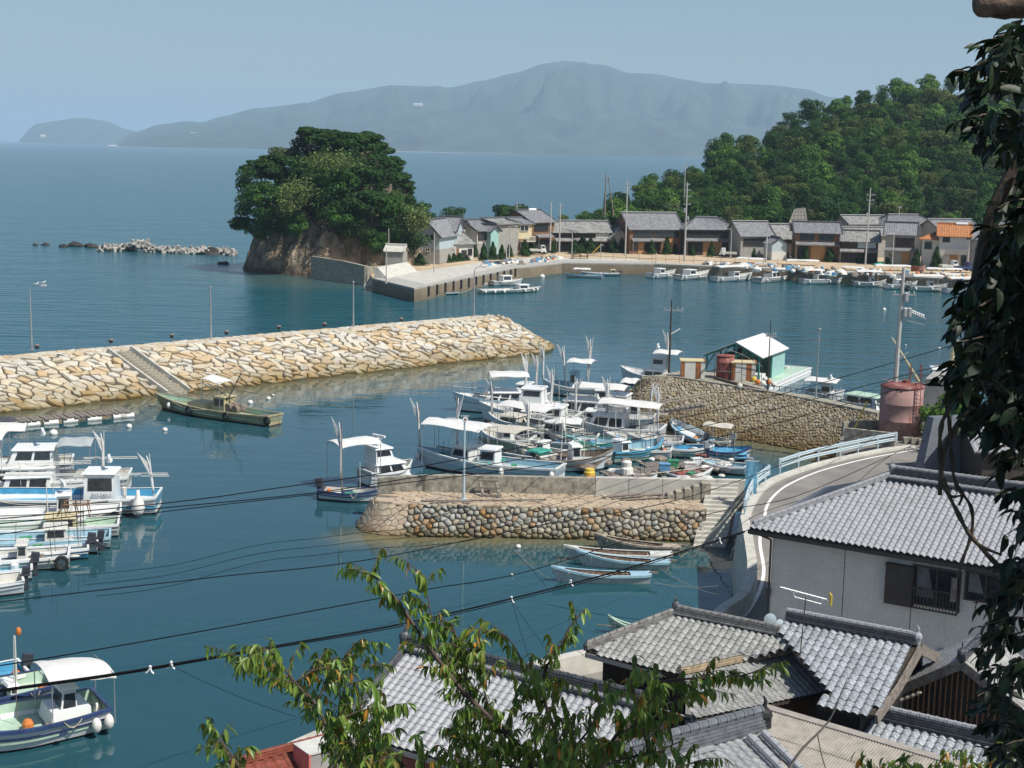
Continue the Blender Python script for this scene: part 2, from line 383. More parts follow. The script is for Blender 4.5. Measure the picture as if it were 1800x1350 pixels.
# ------------------------------------------------------------------ haze
HZ_X, HZ_Y0, HZ_Y1, HZ_T = 47000, -4000, 62000, 640
ZB = -6
mb = MB(); mb.box((0, (HZ_Y0+HZ_Y1)/2, (HZ_T+ZB)/2), (2*HZ_X, HZ_Y1-HZ_Y0, HZ_T-ZB))
hz = part('haze', mb); hz['kind'] = 'stuff'; hz['label'] = 'pale blue summer haze over the sea'
m = D.materials.new('haze_air'); m.use_nodes = True; nt = m.node_tree; N = nt.nodes
for n in list(N):
    if n.type == 'BSDF_PRINCIPLED': N.remove(n)
pv = N.new('ShaderNodeVolumePrincipled'); pv.inputs['Color'].default_value = (.60,.80,1,1); pv.inputs['Density'].default_value = .000105; pv.inputs['Anisotropy'].default_value = .0
nt.links.new(pv.outputs[0], N['Material Output'].inputs['Volume']); hz.data.materials.append(m)
try: m.cycles.homogeneous_volume = True
except Exception: pass
# ------------------------------------------------------------------ far island
def interp(tab, x):
    if x <= tab[0][0]: return tab[0][1]
    for (a, b_), (c, d) in zip(tab, tab[1:]):
        if x <= c: t = (x-a)/(c-a); return lerp(b_, d, t*t*(3-2*t)*.5+t*.5)
    return tab[-1][1]
from mathutils import noise as mn
def fbm(x, y, z=0, o=5): return mn.fractal(Vector((x, y, z)), .9, 2.1, o)
M_isle = mat('wooded_mountain', (.034,.055,.026), 1, .45, .006, dirt=((.20,.19,.15), .008, .66, (1,1,1)))
def mountain(name, prof, Ys, Ye, n, seed, foot=None, amp=1.0):
    x0, x1 = prof[0][0], prof[-1][0]; rows = []
    for j in range(15):
        t = j/14; row = []
        for i in range(n+1):
            px = lerp(x0, x1, i/n); y_r = interp(prof, px); yh = 245+.0192*px
            Yt = lerp(Ys, Ye, t); top = PY(px, y_r, Ye).z
            hh = max(0, top)*(t**.75)
            nz = fbm(px*.02+seed, t*3, seed)*.32*top*amp*math.sin(PI*min(1, t*1.02))
            nz += fbm(px*.09+seed, t*9, seed)*.05*top*(1-t**4)
            z = min(max(hh+nz, 0), top*.965) if t < 1 else hh+fbm(px*.15, seed)*3
            if t == 0: z = -2
            q = PY(px, y_r, Yt); row.append((q.x, Yt, z))
        rows.append(row)
    rows.append([(p[0], p[1]+900, -2) for p in rows[-1]])
    mb = MB(); mb.grid(rows); return structure(name, mb, M_isle, True)
prof = [(190,262),(235,233),(280,219),(330,213),(355,215),(385,206),(450,190),(530,183),(600,163),(690,150),(740,151),(790,154),(850,141),(910,127),(955,112),(995,107),(1060,114),(1105,128),(1150,130),(1205,140),(1240,146),(1290,147),(1350,149),(1420,157),(1455,170),(1560,185),(1700,178),(1900,190),(2100,260)]
mountain('mountain', prof, 7600, 10200, 260, 3.1)
mountain('mountain', [(180,262),(260,240),(340,232),(470,224),(600,222),(690,200),(760,190),(850,205),(960,196),(1060,210),(1160,205),(1250,225),(1400,222),(1600,235),(1800,262)], 7300, 8300, 200, 9.7)
mountain('headland', [(33,248),(50,228),(62,218),(95,213),(140,207),(185,212),(225,228),(262,238),(330,242),(430,249),(520,262)], 11500, 12300, 60, 5.2, amp=.5)
M_beach = mat('pale_beach', (.62,.55,.45), 1, .1, .01)
mb = MB(); pts = [(190,256),(300,257),(420,259),(600,264),(760,267),(930,270),(1100,273),(1240,276),(1400,279)]
mb.grid([[P(x, y+1.0, 0)+Vector((0,0,.4)) for x, y in pts], [P(x, y-1.3, 3) for x, y in pts]])
structure('beach', mb, M_beach)
M_fb = mat('far_building_white', (.70,.66,.60), .9, .1, .01)
fb = [(478,254.5,10,'small white shed on the distant beach, left of the islet'),(470,258,6,None),(340,237,9,'pale house on the distant shore above the left cape'),(76,241,7,None),(735,186,16,'pale quarry building halfway up the distant mountain'),(560,262,14,None),(905,267,12,None),(945,268,24,'long low hall on the distant shore right of the islet'),(1018,269.5,18,None),(1060,270,14,None),(1142,272,18,None),(1190,273,10,None),(1215,273.5,9,None),(1095,243,7,None),(1010,239,7,None)]
for i, (x, y, wd, lb) in enumerate(fb):
    Y = 8100 if y > 232 else 8500
    c = PY(x, y, Y); wm = wd*Y/FPX
    mb = MB(); mb.box((0, 0, 4), (wm, 30, 9)); mb.add([(-wm/2,-16,8.4),(wm/2,-16,8.4),(wm/2,0,14),(-wm/2,0,14),(-wm/2,16,8.4),(wm/2,16,8.4)], [(0,1,2,3),(3,2,5,4),(0,3,4),(1,5,2)])
    o = part('distant_building', mb, M_fb); o.location = c
    o['category'] = 'building'; o['label'] = lb or 'tiny pale building on the hazy distant shore'; o['group'] = 'tiny buildings on the far shore'
# ------------------------------------------------------------------ fields of stones
def clip(poly, a, b):             # keep the side of poly nearer to a than to b
    mx, my = (a[0]+b[0])/2, (a[1]+b[1])/2; nx, ny = b[0]-a[0], b[1]-a[1]; out = []
    n = len(poly)
    for i in range(n):
        p, q = poly[i], poly[(i+1) % n]
        dp = (p[0]-mx)*nx+(p[1]-my)*ny; dq = (q[0]-mx)*nx+(q[1]-my)*ny
        if dp <= 0: out.append(p)
        if (dp < 0 < dq) or (dq < 0 < dp):
            t = dp/(dp-dq); out.append((p[0]+(q[0]-p[0])*t, p[1]+(q[1]-p[1])*t))
    return out
def cells(U, V, sa, sb, rot=0.0, jit=.42, keep=None):
    """voronoi stones over the rectangle 0..U, 0..V, elongated sa x sb and turned by rot"""
    cs, sn = math.cos(rot), math.sin(rot)
    def fw(u, v): return ((u*cs+v*sn)/sa, (-u*sn+v*cs)/sb)
    def bk(a, b): a *= sa; b *= sb; return (a*cs-b*sn, a*sn+b*cs)
    cor = [fw(*c) for c in ((0,0),(U,0),(U,V),(0,V))]
    a0 = math.floor(min(c[0] for c in cor))-1; a1 = math.ceil(max(c[0] for c in cor))+1
    b0 = math.floor(min(c[1] for c in cor))-1; b1 = math.ceil(max(c[1] for c in cor))+1
    S = {}
    for i in range(a0, a1+1):
        for j in range(b0, b1+1):
            S[i, j] = (i+.5+(j % 2)*.5+rnd(-jit, jit), j+.5+rnd(-jit, jit))
    out = []
    for (i, j), s in S.items():
        u, v = bk(*s)
        if not (-.2*sa < u < U+.2*sa and -.1*sb < v < V+.1*sb): continue
        if keep and not keep(u, v): continue
        poly = [(s[0]-2, s[1]-2), (s[0]+2, s[1]-2), (s[0]+2, s[1]+2), (s[0]-2, s[1]+2)]
        for di in (-2,-1,0,1,2):
            for dj in (-2,-1,0,1,2):
                if (di or dj) and (i+di, j+dj) in S: poly = clip(poly, s, S[i+di, j+dj])
        pl = [bk(*p) for p in poly]; pl = [(p[0], max(0, min(V, p[1]))) for p in pl]
        q = []
        for p in pl:
            if not q or math.hypot(p[0]-q[-1][0], p[1]-q[-1][1]) > .09*sb: q.append(p)
        if len(q) > 2 and math.hypot(q[0][0]-q[-1][0], q[0][1]-q[-1][1]) < .09*sb: q.pop()
        if len(q) > 2: out.append(q)
    return out
def stone_mesh(poly, surf, gap, hgt, rnd_top=.72, deep=.15):
    smooth_like = rnd_top < .7
    n = len(poly); cx = sum(p[0] for p in poly)/n; cy = sum(p[1] for p in poly)/n
    h = hgt*rnd(.55, 1.35); tl = .25 if smooth_like else .5; tu, tv = rnd(-tl, tl)*hgt, rnd(-tl, tl)*hgt
    sz = max(.05, math.sqrt(sum((p[0]-cx)**2+(p[1]-cy)**2 for p in poly)/n)); vs = []
    for (k, hh) in ((1-gap/sz, -deep), (1-gap/sz*1.15, h*.45), (rnd_top, h)):
        for p in poly:
            u = cx+(p[0]-cx)*k; v = cy+(p[1]-cy)*k; q, nn = surf(u, v)
            e = hh+((p[0]-cx)*tu+(p[1]-cy)*tv)/sz*(1 if hh > 0 else 0)+(rnd(-.12, .12)*hgt if hh > 0 else 0)
            vs.append(q+nn*e)
    q, nn = surf(cx, cy); vs.append(q+nn*(h*1.04))
    fs = [(r*n+i, r*n+(i+1) % n, (r+1)*n+(i+1) % n, (r+1)*n+i) for r in (0, 1) for i in range(n)]
    fs += [(2*n+i, 2*n+(i+1) % n, 3*n) for i in range(n)]
    return vs, fs
def in_frame(p, mrg=10):
    q = pix(p); return q is not None and -mrg < q[0] < 1800+mrg and -mrg < q[1] < 1350+mrg
def stone_field(parent, polys, surf, gap, hgt, material, cap=300, smooth=False, top=.72, name='stone', deep=.15):
    L = []
    for pl in polys:
        n = len(pl); cu = sum(p[0] for p in pl)/n; cv = sum(p[1] for p in pl)/n; c, nn = surf(cu, cv)
        area = abs(sum(pl[i][0]*pl[(i+1) % n][1]-pl[(i+1) % n][0]*pl[i][1] for i in range(n)))/2
        vis = in_frame(c) and nn.dot(CP-c) > 0
        L.append((-(area/(c-CP).length_squared) if vis else 1, pl, c))
    L.sort(key=lambda t: t[0]); rest = MB()
    for k, (key, pl, c) in enumerate(L):
        vs, fs = stone_mesh(pl, surf, gap, hgt, top, deep)
        if k < cap and key < 0:
            m = MB().add([v-c for v in vs], fs); o = part(name, m, material, parent, smooth); o.matrix_basis = rel(parent, Matrix.Translation(c))
        else: rest.add(vs, fs)
    if rest.v: part('small_stones', rest, material, parent, smooth, world=True, kind='stuff')

# ------------------------------------------------------------------ breakwater of fitted tan stones
ZM = 3.5
A = P(-50, 734); B = P(930, 624.5); A.z = B.z = 0
du = (B-A).normalized(); dn = Vector((-du.y, du.x, 0))          # dn points to the open sea
RUN = 6.2; WT = 3.4
Lm = (B-A).length+.6; SL = math.hypot(RUN, ZM)
arcR = WT/2+RUN*.5
def mole_pt(s, t):                # t 0 toe .. 1 crest edge .. >1 on the flat top
    off = RUN*(1-t) if t <= 1 else -(t-1)*WT/2
    z = ZM*min(t, 1)
    if s <= Lm: return A+du*s+dn*(RUN-off)+Vector((0,0,z))
    a = (s-Lm)/arcR
    c = A+du*Lm+dn*(RUN+WT/2); rad = WT/2+off
    rad = max(rad, .02)
    return c+(-dn*math.cos(a)+du*math.sin(a))*rad+Vector((0,0,z))
def mole_surf(u, v):
    t = v/SL; e = .02; p = mole_pt(u, t)
    a = mole_pt(u+.1, min(t, 1))-mole_pt(u, min(t, 1)); b = mole_pt(u, min(t+e, 1))-mole_pt(u, min(t, 1)-e)
    n = a.cross(b); n = n.normalized() if n.length > 1e-9 else Vector((0,0,1))
    return p, n
mole = thing('breakwater', 'long breakwater faced with fitted tan stones, its rounded head between boats and open sea', 'breakwater', (A.x, A.y, 0))
ST = P(312, 693); sS = (ST-A).dot(du)    # stair position along the toe
UM = Lm+arcR*PI*.80
stair_dir = 0
def keepm(u, v):
    return not (sS-1.35-(v/SL)*2.6 < u < sS+1.25-(v/SL)*2.6)
stone_field(mole, cells(UM, SL, 1.10, .58, -.45, .49, keepm), mole_surf, .045, .24, M_mole, top=.80)
def moletop(u, v): return A+du*u+dn*(RUN+v)+Vector((0,0,ZM)), Vector((0,0,1))
stone_field(mole, cells(Lm, WT, 1.0, .7, 0, .35), moletop, .02, .07, M_mole, cap=0, name='top_stone')
mb = MB()
rows = [[mole_pt(UM*i/60, t)-Vector((0,0,.06)) for i in range(61)] for t in (-.25, 0, .5, 1)]
mb.grid(rows)
mb.slab([A+dn*RUN+Vector((0,0,ZM)), A+dn*RUN+du*(Lm)+Vector((0,0,ZM)), A+dn*(RUN+WT)+du*Lm+Vector((0,0,ZM)), A+dn*(RUN+WT)+Vector((0,0,ZM))], .5)
c = A+du*Lm+dn*(RUN+WT/2)
mb.prism([tuple((c+Vector((math.cos(k*PI/8), math.sin(k*PI/8), 0))*(WT/2+.0))[:2]) for k in range(16)], ZM-.4, ZM-.003)
mb.add([A+dn*(RUN+WT)+Vector((0,0,ZM)), B+dn*(RUN+WT)-du*2+Vector((0,0,ZM)), B+dn*(2*RUN+WT)-du*2-Vector((0,0,1)), A+dn*(2*RUN+WT)-Vector((0,0,1))], [(0,1,2,3)])
part('core', mb, M_mortar, mole, world=True)
capm = MB(); cc = c+Vector((0,0,ZM))
for k in range(9):
    a = rnd(0, 6.28); r_ = rnd(.2, 1.3); q = cc+Vector((math.cos(a)*r_, math.sin(a)*r_, 0)); capm.box((q.x, q.y, q.z+.02), (rnd(.6,.9), rnd(.5,.7), .12+k*.004), rnd(0, 3))
part('head_stones', capm, M_mole, mole, world=True, kind='stuff')
# stairs up the breakwater
nst = 16
for i in range(nst):
    t = (i+.5)/nst; s = sS-(t)*2.6
    q = A+du*s+dn*(RUN*t)+Vector((0,0,ZM*t+.06))
    m = MB(); m.box((0,0,-.12), (2.05, RUN/nst+.12, .34), math.atan2(du.y, du.x)); o = part('stair_step', m, M_conc_d, mole); o.matrix_basis = rel(mole, Matrix.Translation(q))
m = MB()
for sd in (-1.2, 1.15):
    m.beam(A+du*(sS+sd)+Vector((0,0,.25)), A+du*(sS+sd-2.6)+dn*RUN+Vector((0,0,ZM+.25)), .22, .5)
part('stair_kerb', m, M_conc, mole, world=True)
# bollards on the breakwater
for i, (x, y, lb) in enumerate([(65,613,'squat bollard on the breakwater beside the leftmost lamp post'),(195,603,'squat bollard left of the stone stairs on the breakwater'),(302,594,'squat bollard right of the stairs on the breakwater'),(398,588,'squat bollard just right of the second lamp post'),(490,579,'squat bollard midway between second and third lamp post'),(570,574,'squat bollard left of the third lamp post'),(705,565,'squat bollard halfway to the head of the breakwater')]):
    q = P(x, y, ZM+.05); m = MB(); m.lathe([(.19,0),(.17,.22),(.27,.27),(.28,.38),(.16,.42)], 10)
    solo('bollard', m, M_woodg, lb, 'bollard', 'bollards along the breakwater', True).location = q
# lamp posts
def lamp_post(base, h, label, group, arm=None, thick=.085, head=True, material=None, cat='lamp post'):
    t = thing('lamp_post', label, cat, base, 0, group); m = MB(); mt = material or M_steel
    m.tube([(0,0,0),(0,0,h*.25),(0,0,h)], [thick*1.4, thick, thick*.7], 8); m.box((0,0,.03), (.4,.4,.06))
    part('pole', m, mt, t)
    if arm:
        ax_, az = arm; m = MB(); sg = 1 if ax_ > 0 else -1
        m.tube([(0,0,h-.02),(ax_*.12,0,h+az*.5),(ax_*.45,0,h+az*.92),(ax_,0,h+az)], thick*.55, 6); part('arm', m, mt, t)
        m = MB(); m.box((ax_+sg*.2,0,h+az-.02), (.55,.22,.13)); m.box((ax_+sg*.22,0,h+az-.10), (.42,.16,.05)); part('lamp_head', m, M_white2, t)
    elif head:
        m = MB(); m.lathe([(.03,h-.05),(.13,h),(.14,h+.14),(.05,h+.2)], 8); part('lamp_head', m, mt, t)
    return t
def lamp_px(x, yb, yt, zb, label, group, arm=None, **k):
    b_ = P(x, yb, zb); h = (yb-yt)/FPX*(b_-CP).dot(_f); return lamp_post(b_, h, label, group, arm, **k)
GL = 'lamp posts on the breakwater'
lamp_px(56, 615, 508, ZM, 'leftmost lamp post on the breakwater, curved arm with two gulls reaching right', GL, (1.1,.4))
lamp_px(371, 597, 506, ZM, 'second lamp post from the left on the breakwater, straight, right of the stairs', GL)
lamp_px(621, 572, 497, ZM, 'third lamp post on the breakwater, thin and straight, left of the rock islet quay', GL)
lamp_px(833, 555, 475, ZM, 'lamp post on the rounded head of the breakwater, arm curving to the right', GL, (.9,.45))
# gulls on the first arm
b0 = P(56, 615, ZM)
for k, (dx, lb) in enumerate([(.65, 'gull standing mid-arm of the leftmost lamp post'), (1.3, 'gull standing on the lamp end of the leftmost lamp post')]):
    t = thing('gull', lb, 'bird', (b0.x+dx, b0.y, b0.z+(615-508)/FPX*(b0-CP).dot(_f)+.46+(.06 if k else -.08)), .3, 'gulls on the lamp arm')
    m = MB(); m.tube([(-.26,0,.10),(-.1,0,.12),(.05,0,.15),(.13,0,.22),(.19,0,.26),(.25,0,.25)], [.015,.055,.07,.045,.045,.008], 7); m.tube([(.02,.02,.1),(.02,.02,0)], .008, 4); m.tube([(.02,-.02,.1),(.02,-.02,0)], .008, 4)
    part('body', m, M_white, t, True); m = MB(); m.hexa([(-.24,-.065,.12),(.04,-.075,.12),(.04,.075,.12),(-.24,.065,.12)], [(-.28,-.02,.15),(.04,-.04,.2),(.04,.04,.2),(-.28,.02,.15)]); part('wing', m, M_motorg, t)

# ------------------------------------------------------------------ stone pier with the concrete wall
ZP = 1.7; yW = P(930, 947, 0).y; yV = P(930, 871, ZP).y+.25; PX0 = P(690, 945).x; PX1 = P(1232, 947).x
LP_ = PX1-PX0; RP_ = 1.0; SP = math.hypot(RP_, ZP); R1 = 1.5; RE = .95
# section: front face along +X, then a round head at the left end
def pier_pt(u, t):
    z = ZP*t
    if u >= 0: return Vector((PX0+u, yW+RP_*t, z))
    a = min(-u/R1/1.1, PI*.9); run = RP_+(RE-RP_)*min(1, a/.9); rad = R1+run*(1-t)
    cx, cy = PX0, yW+RP_+R1
    return Vector((cx-math.sin(a)*rad, cy-math.cos(a)*rad-(0 if a else 0), z))
def pier_surf(u, v):
    t = v/SP; p = pier_pt(u, t); a = pier_pt(u+.06, t)-pier_pt(u-.06, t); b = pier_pt(u, min(1, t+.05))-pier_pt(u, t-.05)
    return p, a.cross(b).normalized()
pier = thing('stone_pier', 'short cobble pier with a beige concrete wall on top, before the moored boats', 'pier', (PX0, yW, 0))
U0 = -3.4
def psurf(u, v): return pier_surf(u+U0, v)
ST_L = P(1235, 947).x-2.0
pc = cells(LP_-U0, SP, .385, .35, .2, .40, lambda u, v: True)
stone_field(pier, [c_ for c_ in pc if sum(p[0] for p in c_)/len(c_)+U0 > .8], psurf, .026, .17, M_cob, 420 if False else 300, True, .60, deep=.05)
stone_field(pier, [c_ for c_ in pc if sum(p[0] for p in c_)/len(c_)+U0 <= .8], psurf, .012, .035, M_cob2, 0, False, .88, name='fitted_stone')
mb = MB(); mb.grid([[pier_pt(U0+(LP_-U0)*i/50, t)-Vector((0,-.0,.05)) for i in range(51)] for t in (-.4, 0, .5, 1)])
mb.prism([(PX0+.0, yW+RP_-.02), (PX1+.3, yW+RP_-.02), (PX1+.3, yV+.3), (PX0, yV+.3)], ZP-.6, ZP-.03)
mb.prism([(PX0-math.sin(a)*R1, yW+RP_+R1-math.cos(a)*R1) for a in [k*PI/10 for k in range(11)]], ZP-.6, ZP-.035)
part('core', mb, M_mortar, pier, world=True)
def ptop(u, v): return Vector((PX0-.1+u, yW+RP_+v, ZP)), Vector((0,0,1))
stone_field(pier, cells(LP_+.1, yV-yW-RP_+.1, .55, .4, 0, .38), ptop, .015, .06, M_cob2, 0, False, .85, name='ledge_stone')
# the wall: an older rough part and a newer pale part
WH = 1.12
xA = PX0-1.35; xM = P(1045, 868, ZP).x; xB = P(1311, 868, ZP+.2).x
m = MB()
zt = lambda x: ZP+WH+(.0 if x > xA+4.5 else -.24*(1-(x-xA)/4.5)**1.2)
xs = [xA+(xM-xA)*i/40 for i in range(41)]
m.grid([[(x, yV, ZP-.35) for x in xs], [(x, yV, zt(x)) for x in xs], [(x, yV+.45, zt(x)) for x in xs], [(x, yV+.45, -.8) for x in xs]])
m.add([(xA,yV,ZP-.35),(xA,yV,zt(xA)),(xA,yV+.45,zt(xA)),(xA,yV+.45,-.8)], [(0,1,2,3)])
part('old_wall', m, M_conc_d, pier, world=True)
m = MB()
seg = [xM+.01, xM+2.1, xM+4.2, xM+7.6, xB]
for a_, b_ in zip(seg, seg[1:]): m.box(((a_+b_)/2, yV+.23, ZP+WH/2-.4), (b_-a_-.03, .5, WH+.86+rnd(0,.02)))
part('new_wall', m, M_conc, pier, world=True)
m = MB(); m.box(((xA+xB)/2, yV+.25, ZP+WH-.6), (xB-xA-.1, .38, .6)); part('wall_core', m, M_conc_d, pier, world=True)
# pier stairs, climbing away to the right
s0 = P(1246, 962, 0); s1 = Vector((13.35, yV+.15, 2.75)); nst = 15; d2 = (s1-s0); sdir = Vector((d2.x, d2.y, 0)).normalized(); sw = Vector((1,0,0))
stairs = thing('harbour_stairs', 'concrete stairs dropping into the water at the right end of the cobble pier', 'stairs', (s0.x, s0.y, 0))
for i in range(-2, nst):
    q = s0+d2*((i+.5)/nst); tw_ = 1.9
    m = MB(); stp = Vector((d2.x, d2.y, 0))/nst
    x0 = q.x-tw_/2; y0 = q.y
    mvec = stp*.52
    bt = [Vector((x0, y0, q.z-1.2))-mvec, Vector((x0+tw_, y0, q.z-1.2))-mvec, Vector((x0+tw_, y0, q.z-1.2))+mvec*1.4, Vector((x0, y0, q.z-1.2))+mvec*1.4]
    m.hexa(bt, [p+Vector((0,0,1.2+i*.0004)) for p in bt]); part('step', m, M_conc, stairs, world=True)
m = MB()
for i in range(5):
    x_ = s1.x-3.3+i*.52; m.box((x_, yV-.42-i*.05, ZP+.1+(i+1)*.1), (.54, .8, .2+(i+1)*.2-.1))
part('side_steps', m, M_conc_d, stairs, world=True)
# pole, ladder frame, driftwood on the ledge
lamp_px(815, 878, 738, ZP, 'pale blue-grey lamp pole standing before the concrete wall of the cobble pier', None, None, thick=.075, material=M_guard)
q = P(816, 733, ZP)
pb = P(815, 878, ZP); hh = (878-738)/FPX*(pb-CP).dot(_f)
t = thing('loudspeaker', 'round loudspeaker on top of the pale pole on the cobble pier', 'loudspeaker', (pb.x, pb.y, ZP+hh+.15))
m = MB(); m.tube([(.0,.12,0),(.02,-.1,0),(.04,-.2,0)], [.06,.09,.17], 10); part('horn', m, M_white, t); m = MB(); m.tube([(.04,-.19,0),(.04,-.22,0)], .09, 8); part('driver', m, M_rust, t); m = MB(); m.box((0,.05,.16),(.5,.3,.05)); part('hood', m, M_steel, t)
lt = thing('wooden_ladder', 'short weathered wooden ladder leaning against the concrete wall of the pier', 'ladder', P(865, 874, ZP))
m = MB()
for sx in (-.5, .5): m.beam((sx, -.35, 0), (sx-.30, .62, .98), .17, .12)
part('rail', m, M_woodg, lt)
for k, tt in enumerate((.12, .5, .88)):
    m = MB(); m.box((-.30*tt, -.35+.97*tt, .98*tt+.05), (1.2, .14, .14)); part('rung', m, M_woodg, lt)
dw = [(740,880,960,878),(755,884,830,881),(1060,874,1215,862),(1075,877,1195,866),(1120,872,1208,858),(1150,866,1215,868),(1205,850,1228,870),(1090,879,1210,872),(1180,857,1200,852)]
for k, (a_, b_, c_, e_) in enumerate(dw):
    p0 = P(a_, b_, ZP+.12); p1 = P(c_, e_, ZP+.2); m = MB(); m.tube([p0, (p0+p1)/2+Vector((0,0,rnd(-.02,.05))), p1], rnd(.05,.08), 6)
    lb = ['long thin log lying along the wall foot left of the lamp pole','short stick lying left of the lamp pole base','longest log of the driftwood pile on the pier','second log low on the driftwood pile','upper log of the driftwood pile under the pale wall','thick short log at the right of the driftwood pile','plank leaning at the right end of the driftwood pile','lowest log at the front of the driftwood pile','stub of log on top of the driftwood pile'][k]
    solo('driftwood_log', m, M_woodg, lb, 'log', 'driftwood on the stone pier', loc=p0)

# ------------------------------------------------------------------ masonry pier with the sheds
ZR = 3.0
topl = [P(1128, 664, ZR), P(1185, 665, ZR), P(1290, 681, ZR), P(1400, 700, ZR), P(1480, 716, ZR), P(1545, 730, ZR)]
toel = [P(1085, 716, 0), P(1130, 745, 0), P(1225, 765, 0), P(1330, 778, 0), P(1435, 797, 0), P(1530, 818, 0)]
rpier = thing('masonry_pier', 'high pier of small brown fitted stones carrying sheds and a rusty tank', 'pier', (topl[2].x, topl[2].y, 0))
def pl_at(L, s):                   # L polyline, s 0..n-1
    i = min(int(s), len(L)-2); return L[i].lerp(L[i+1], s-i)
LR = sum((topl[i+1]-topl[i]).length for i in range(5)); SR = 5.2
def rp_pt(u, t): s = max(0, min(5, u/LR*5)); return pl_at(toel, s).lerp(pl_at(topl, s), t)
def rp_surf(u, v):
    t = v/SR; p = rp_pt(u, t); a = rp_pt(u+.3, t)-rp_pt(u-.3, t); b = rp_pt(u, min(1, t+.05))-rp_pt(u, t-.05); n = a.cross(b)
    return p, (n.normalized() if n.length > 1e-9 else Vector((0,-1,0)))
stone_field(rpier, cells(LR, SR, .24, .32, .25, .42), rp_surf, .028, .10, M_mas, 300, False, .7)
def rpe(u, v):                    # end face towards the far left
    t = v/SR; a = toel[0].lerp(topl[0], t); b_ = (toel[0]+Vector((5.5,9.5,0))).lerp(topl[0]+Vector((4.4,4.6,0)), t); p = a.lerp(b_, 1-u/8)
    return p, Vector((-.75,.45,.4)).normalized()
stone_field(rpier, cells(8, SR, .32, .40, .2, .40), rpe, .03, .10, M_mas, 0, False, .7, name='end_stone')
mb = MB(); mb.grid([[rp_pt(LR*i/40, t)-Vector((-.03,-.03,.07)) for i in range(41)] for t in (-.2, 0, .5, 1)])
mb.grid([[rpe(u, -.9)[0]-Vector((0,0,.07)) for u in (0, 8)], [rpe(u, SR)[0]-Vector((0,0,.07)) for u in (0, 8)]])
part('core', mb, M_mortar, rpier, world=True)
bk = [topl[0]+Vector((4.4,4.6,0)), P(1262, 655, ZR), P(1332, 672, ZR), P(1350, 686, ZR), P(1420, 694, ZR), P(1548, 722, ZR)]
mb = MB(); mb.slab([topl[0],topl[1],topl[2],bk[2],bk[1],bk[0]], 3.6); mb.slab([topl[2],topl[3],topl[4],topl[5],bk[5],bk[4],bk[3],bk[2]], 3.6); part('deck', mb, M_conc_d, rpier, world=True)
mb = MB()
for i in range(5): mb.beam(topl[i]+Vector((0,.15,.08)), topl[i+1]+Vector((0,.15,.08)), .3, .18)
part('edge_kerb', mb, M_conc_d, rpier, world=True)
mb = MB()
rpts = [p+Vector((.1,.5,.35)) for p in bk[3:]]; mb.tube(rpts, .03, 5)
for i in range(24): q = rpts[0].lerp(rpts[1], i/7) if i < 7 else rpts[1].lerp(rpts[2], (i-7)/17); mb.tube([q-Vector((0,0,.38)), q], .03, 4)
part('hand_rail', mb, M_alu, rpier, world=True)
GR = -1
# ------------------------------------------------------------------ quay and village ground
ZG = 2.1
qa = P(655, 512, 0); qb = P(728, 531, 0)
qc = P(905, 491, 0); qd = P(987, 481, 0); qe = P(1012, 476, 0)
wharf = [P(1012, 476, 0), P(1150, 483, 0), P(1400, 494, 0), P(1600, 507, 0), P(1900, 525, 0)]
front = [qa, qb, qc, qd]+wharf[1:]
coast = [P(2050, 470, 0), Vector((170, 420, 0)), Vector((150, 800, 0)), Vector((90, 800, 0)), Vector((62, 460, 0)), P(1060, 420, 0), P(860, 432, 0), P(760, 440, 0), P(640, 470, 0), P(552, 488, 0), P(650, 494, 0)]
poly = front+coast
mb = MB(); mb.prism([(p.x, p.y) for p in poly], -1, ZG-.25); land = structure('village_ground', mb, M_sand)
mb = MB(); mb.grid([[p+Vector((0,0,-1)) for p in front], [p+Vector((0,0,ZG)) for p in front]])
inner = [qa+Vector((3.2,3.5,0)), qb+Vector((1.5,6.5,0)), qc+Vector((-1.3,5.2,0)), qd+Vector((-1,5.5,0))]+[p+Vector((0,4.2,0)) for p in wharf[1:]]
mb.grid([[p+Vector((0,0,ZG)) for p in front], [p+Vector((0,0,ZG)) for p in inner], [p+Vector((0,0,ZG-.6)) for p in inner]])
quay = thing('quay', 'long grey concrete quay running from the islet to the village wharf', 'quay', (qb.x, qb.y, 0))
part('quay_wall', mb, M_quay, quay, world=True)
mb = MB(); mb.prism([(p.x, p.y) for p in inner]+[(p.x, p.y) for p in [wharf[-1]+Vector((0,20,0)), wharf[2]+Vector((0,13,0)), wharf[1]+Vector((-6,12,0)), qc+Vector((-2,16,0)), P(760,482,ZG), P(735, 500-10, ZG)]], ZG-.5, ZG-.22)
yard = structure('yard', mb, M_sand)
# apron slab behind the quay edge, and its dark fender posts
mb = MB(); ap = [qa+Vector((2.8,4,ZG)), qb+Vector((1.2,6.9,ZG)), qc+Vector((-1.5,6,ZG)), qd+Vector((-1,6.5,ZG)), wharf[1]+Vector((0,5.0,ZG)), wharf[1]+Vector((-3,11,ZG)), qd+Vector((-5,12,ZG)), qc+Vector((-5,13.5,ZG)), P(740,476,ZG), P(668,486,ZG)]
mb.slab([p-Vector((0,0,.004)) for p in ap], .22); structure('quay_apron', mb, M_conc)
for i in range(13):
    q = qb.lerp(qc, .12+.075*i) if i < 12 else qc; m = MB(); m.box((0,0,0), (.35,.3,1.5), math.atan2(qc.y-qb.y, qc.x-qb.x)); m.box((0,.0,.6), (.42,.36,.2))
    o = part('fender_post', m, M_black, quay); o.matrix_basis = rel(quay, Matrix.Translation(q+Vector((.05,-.12,1.2))))
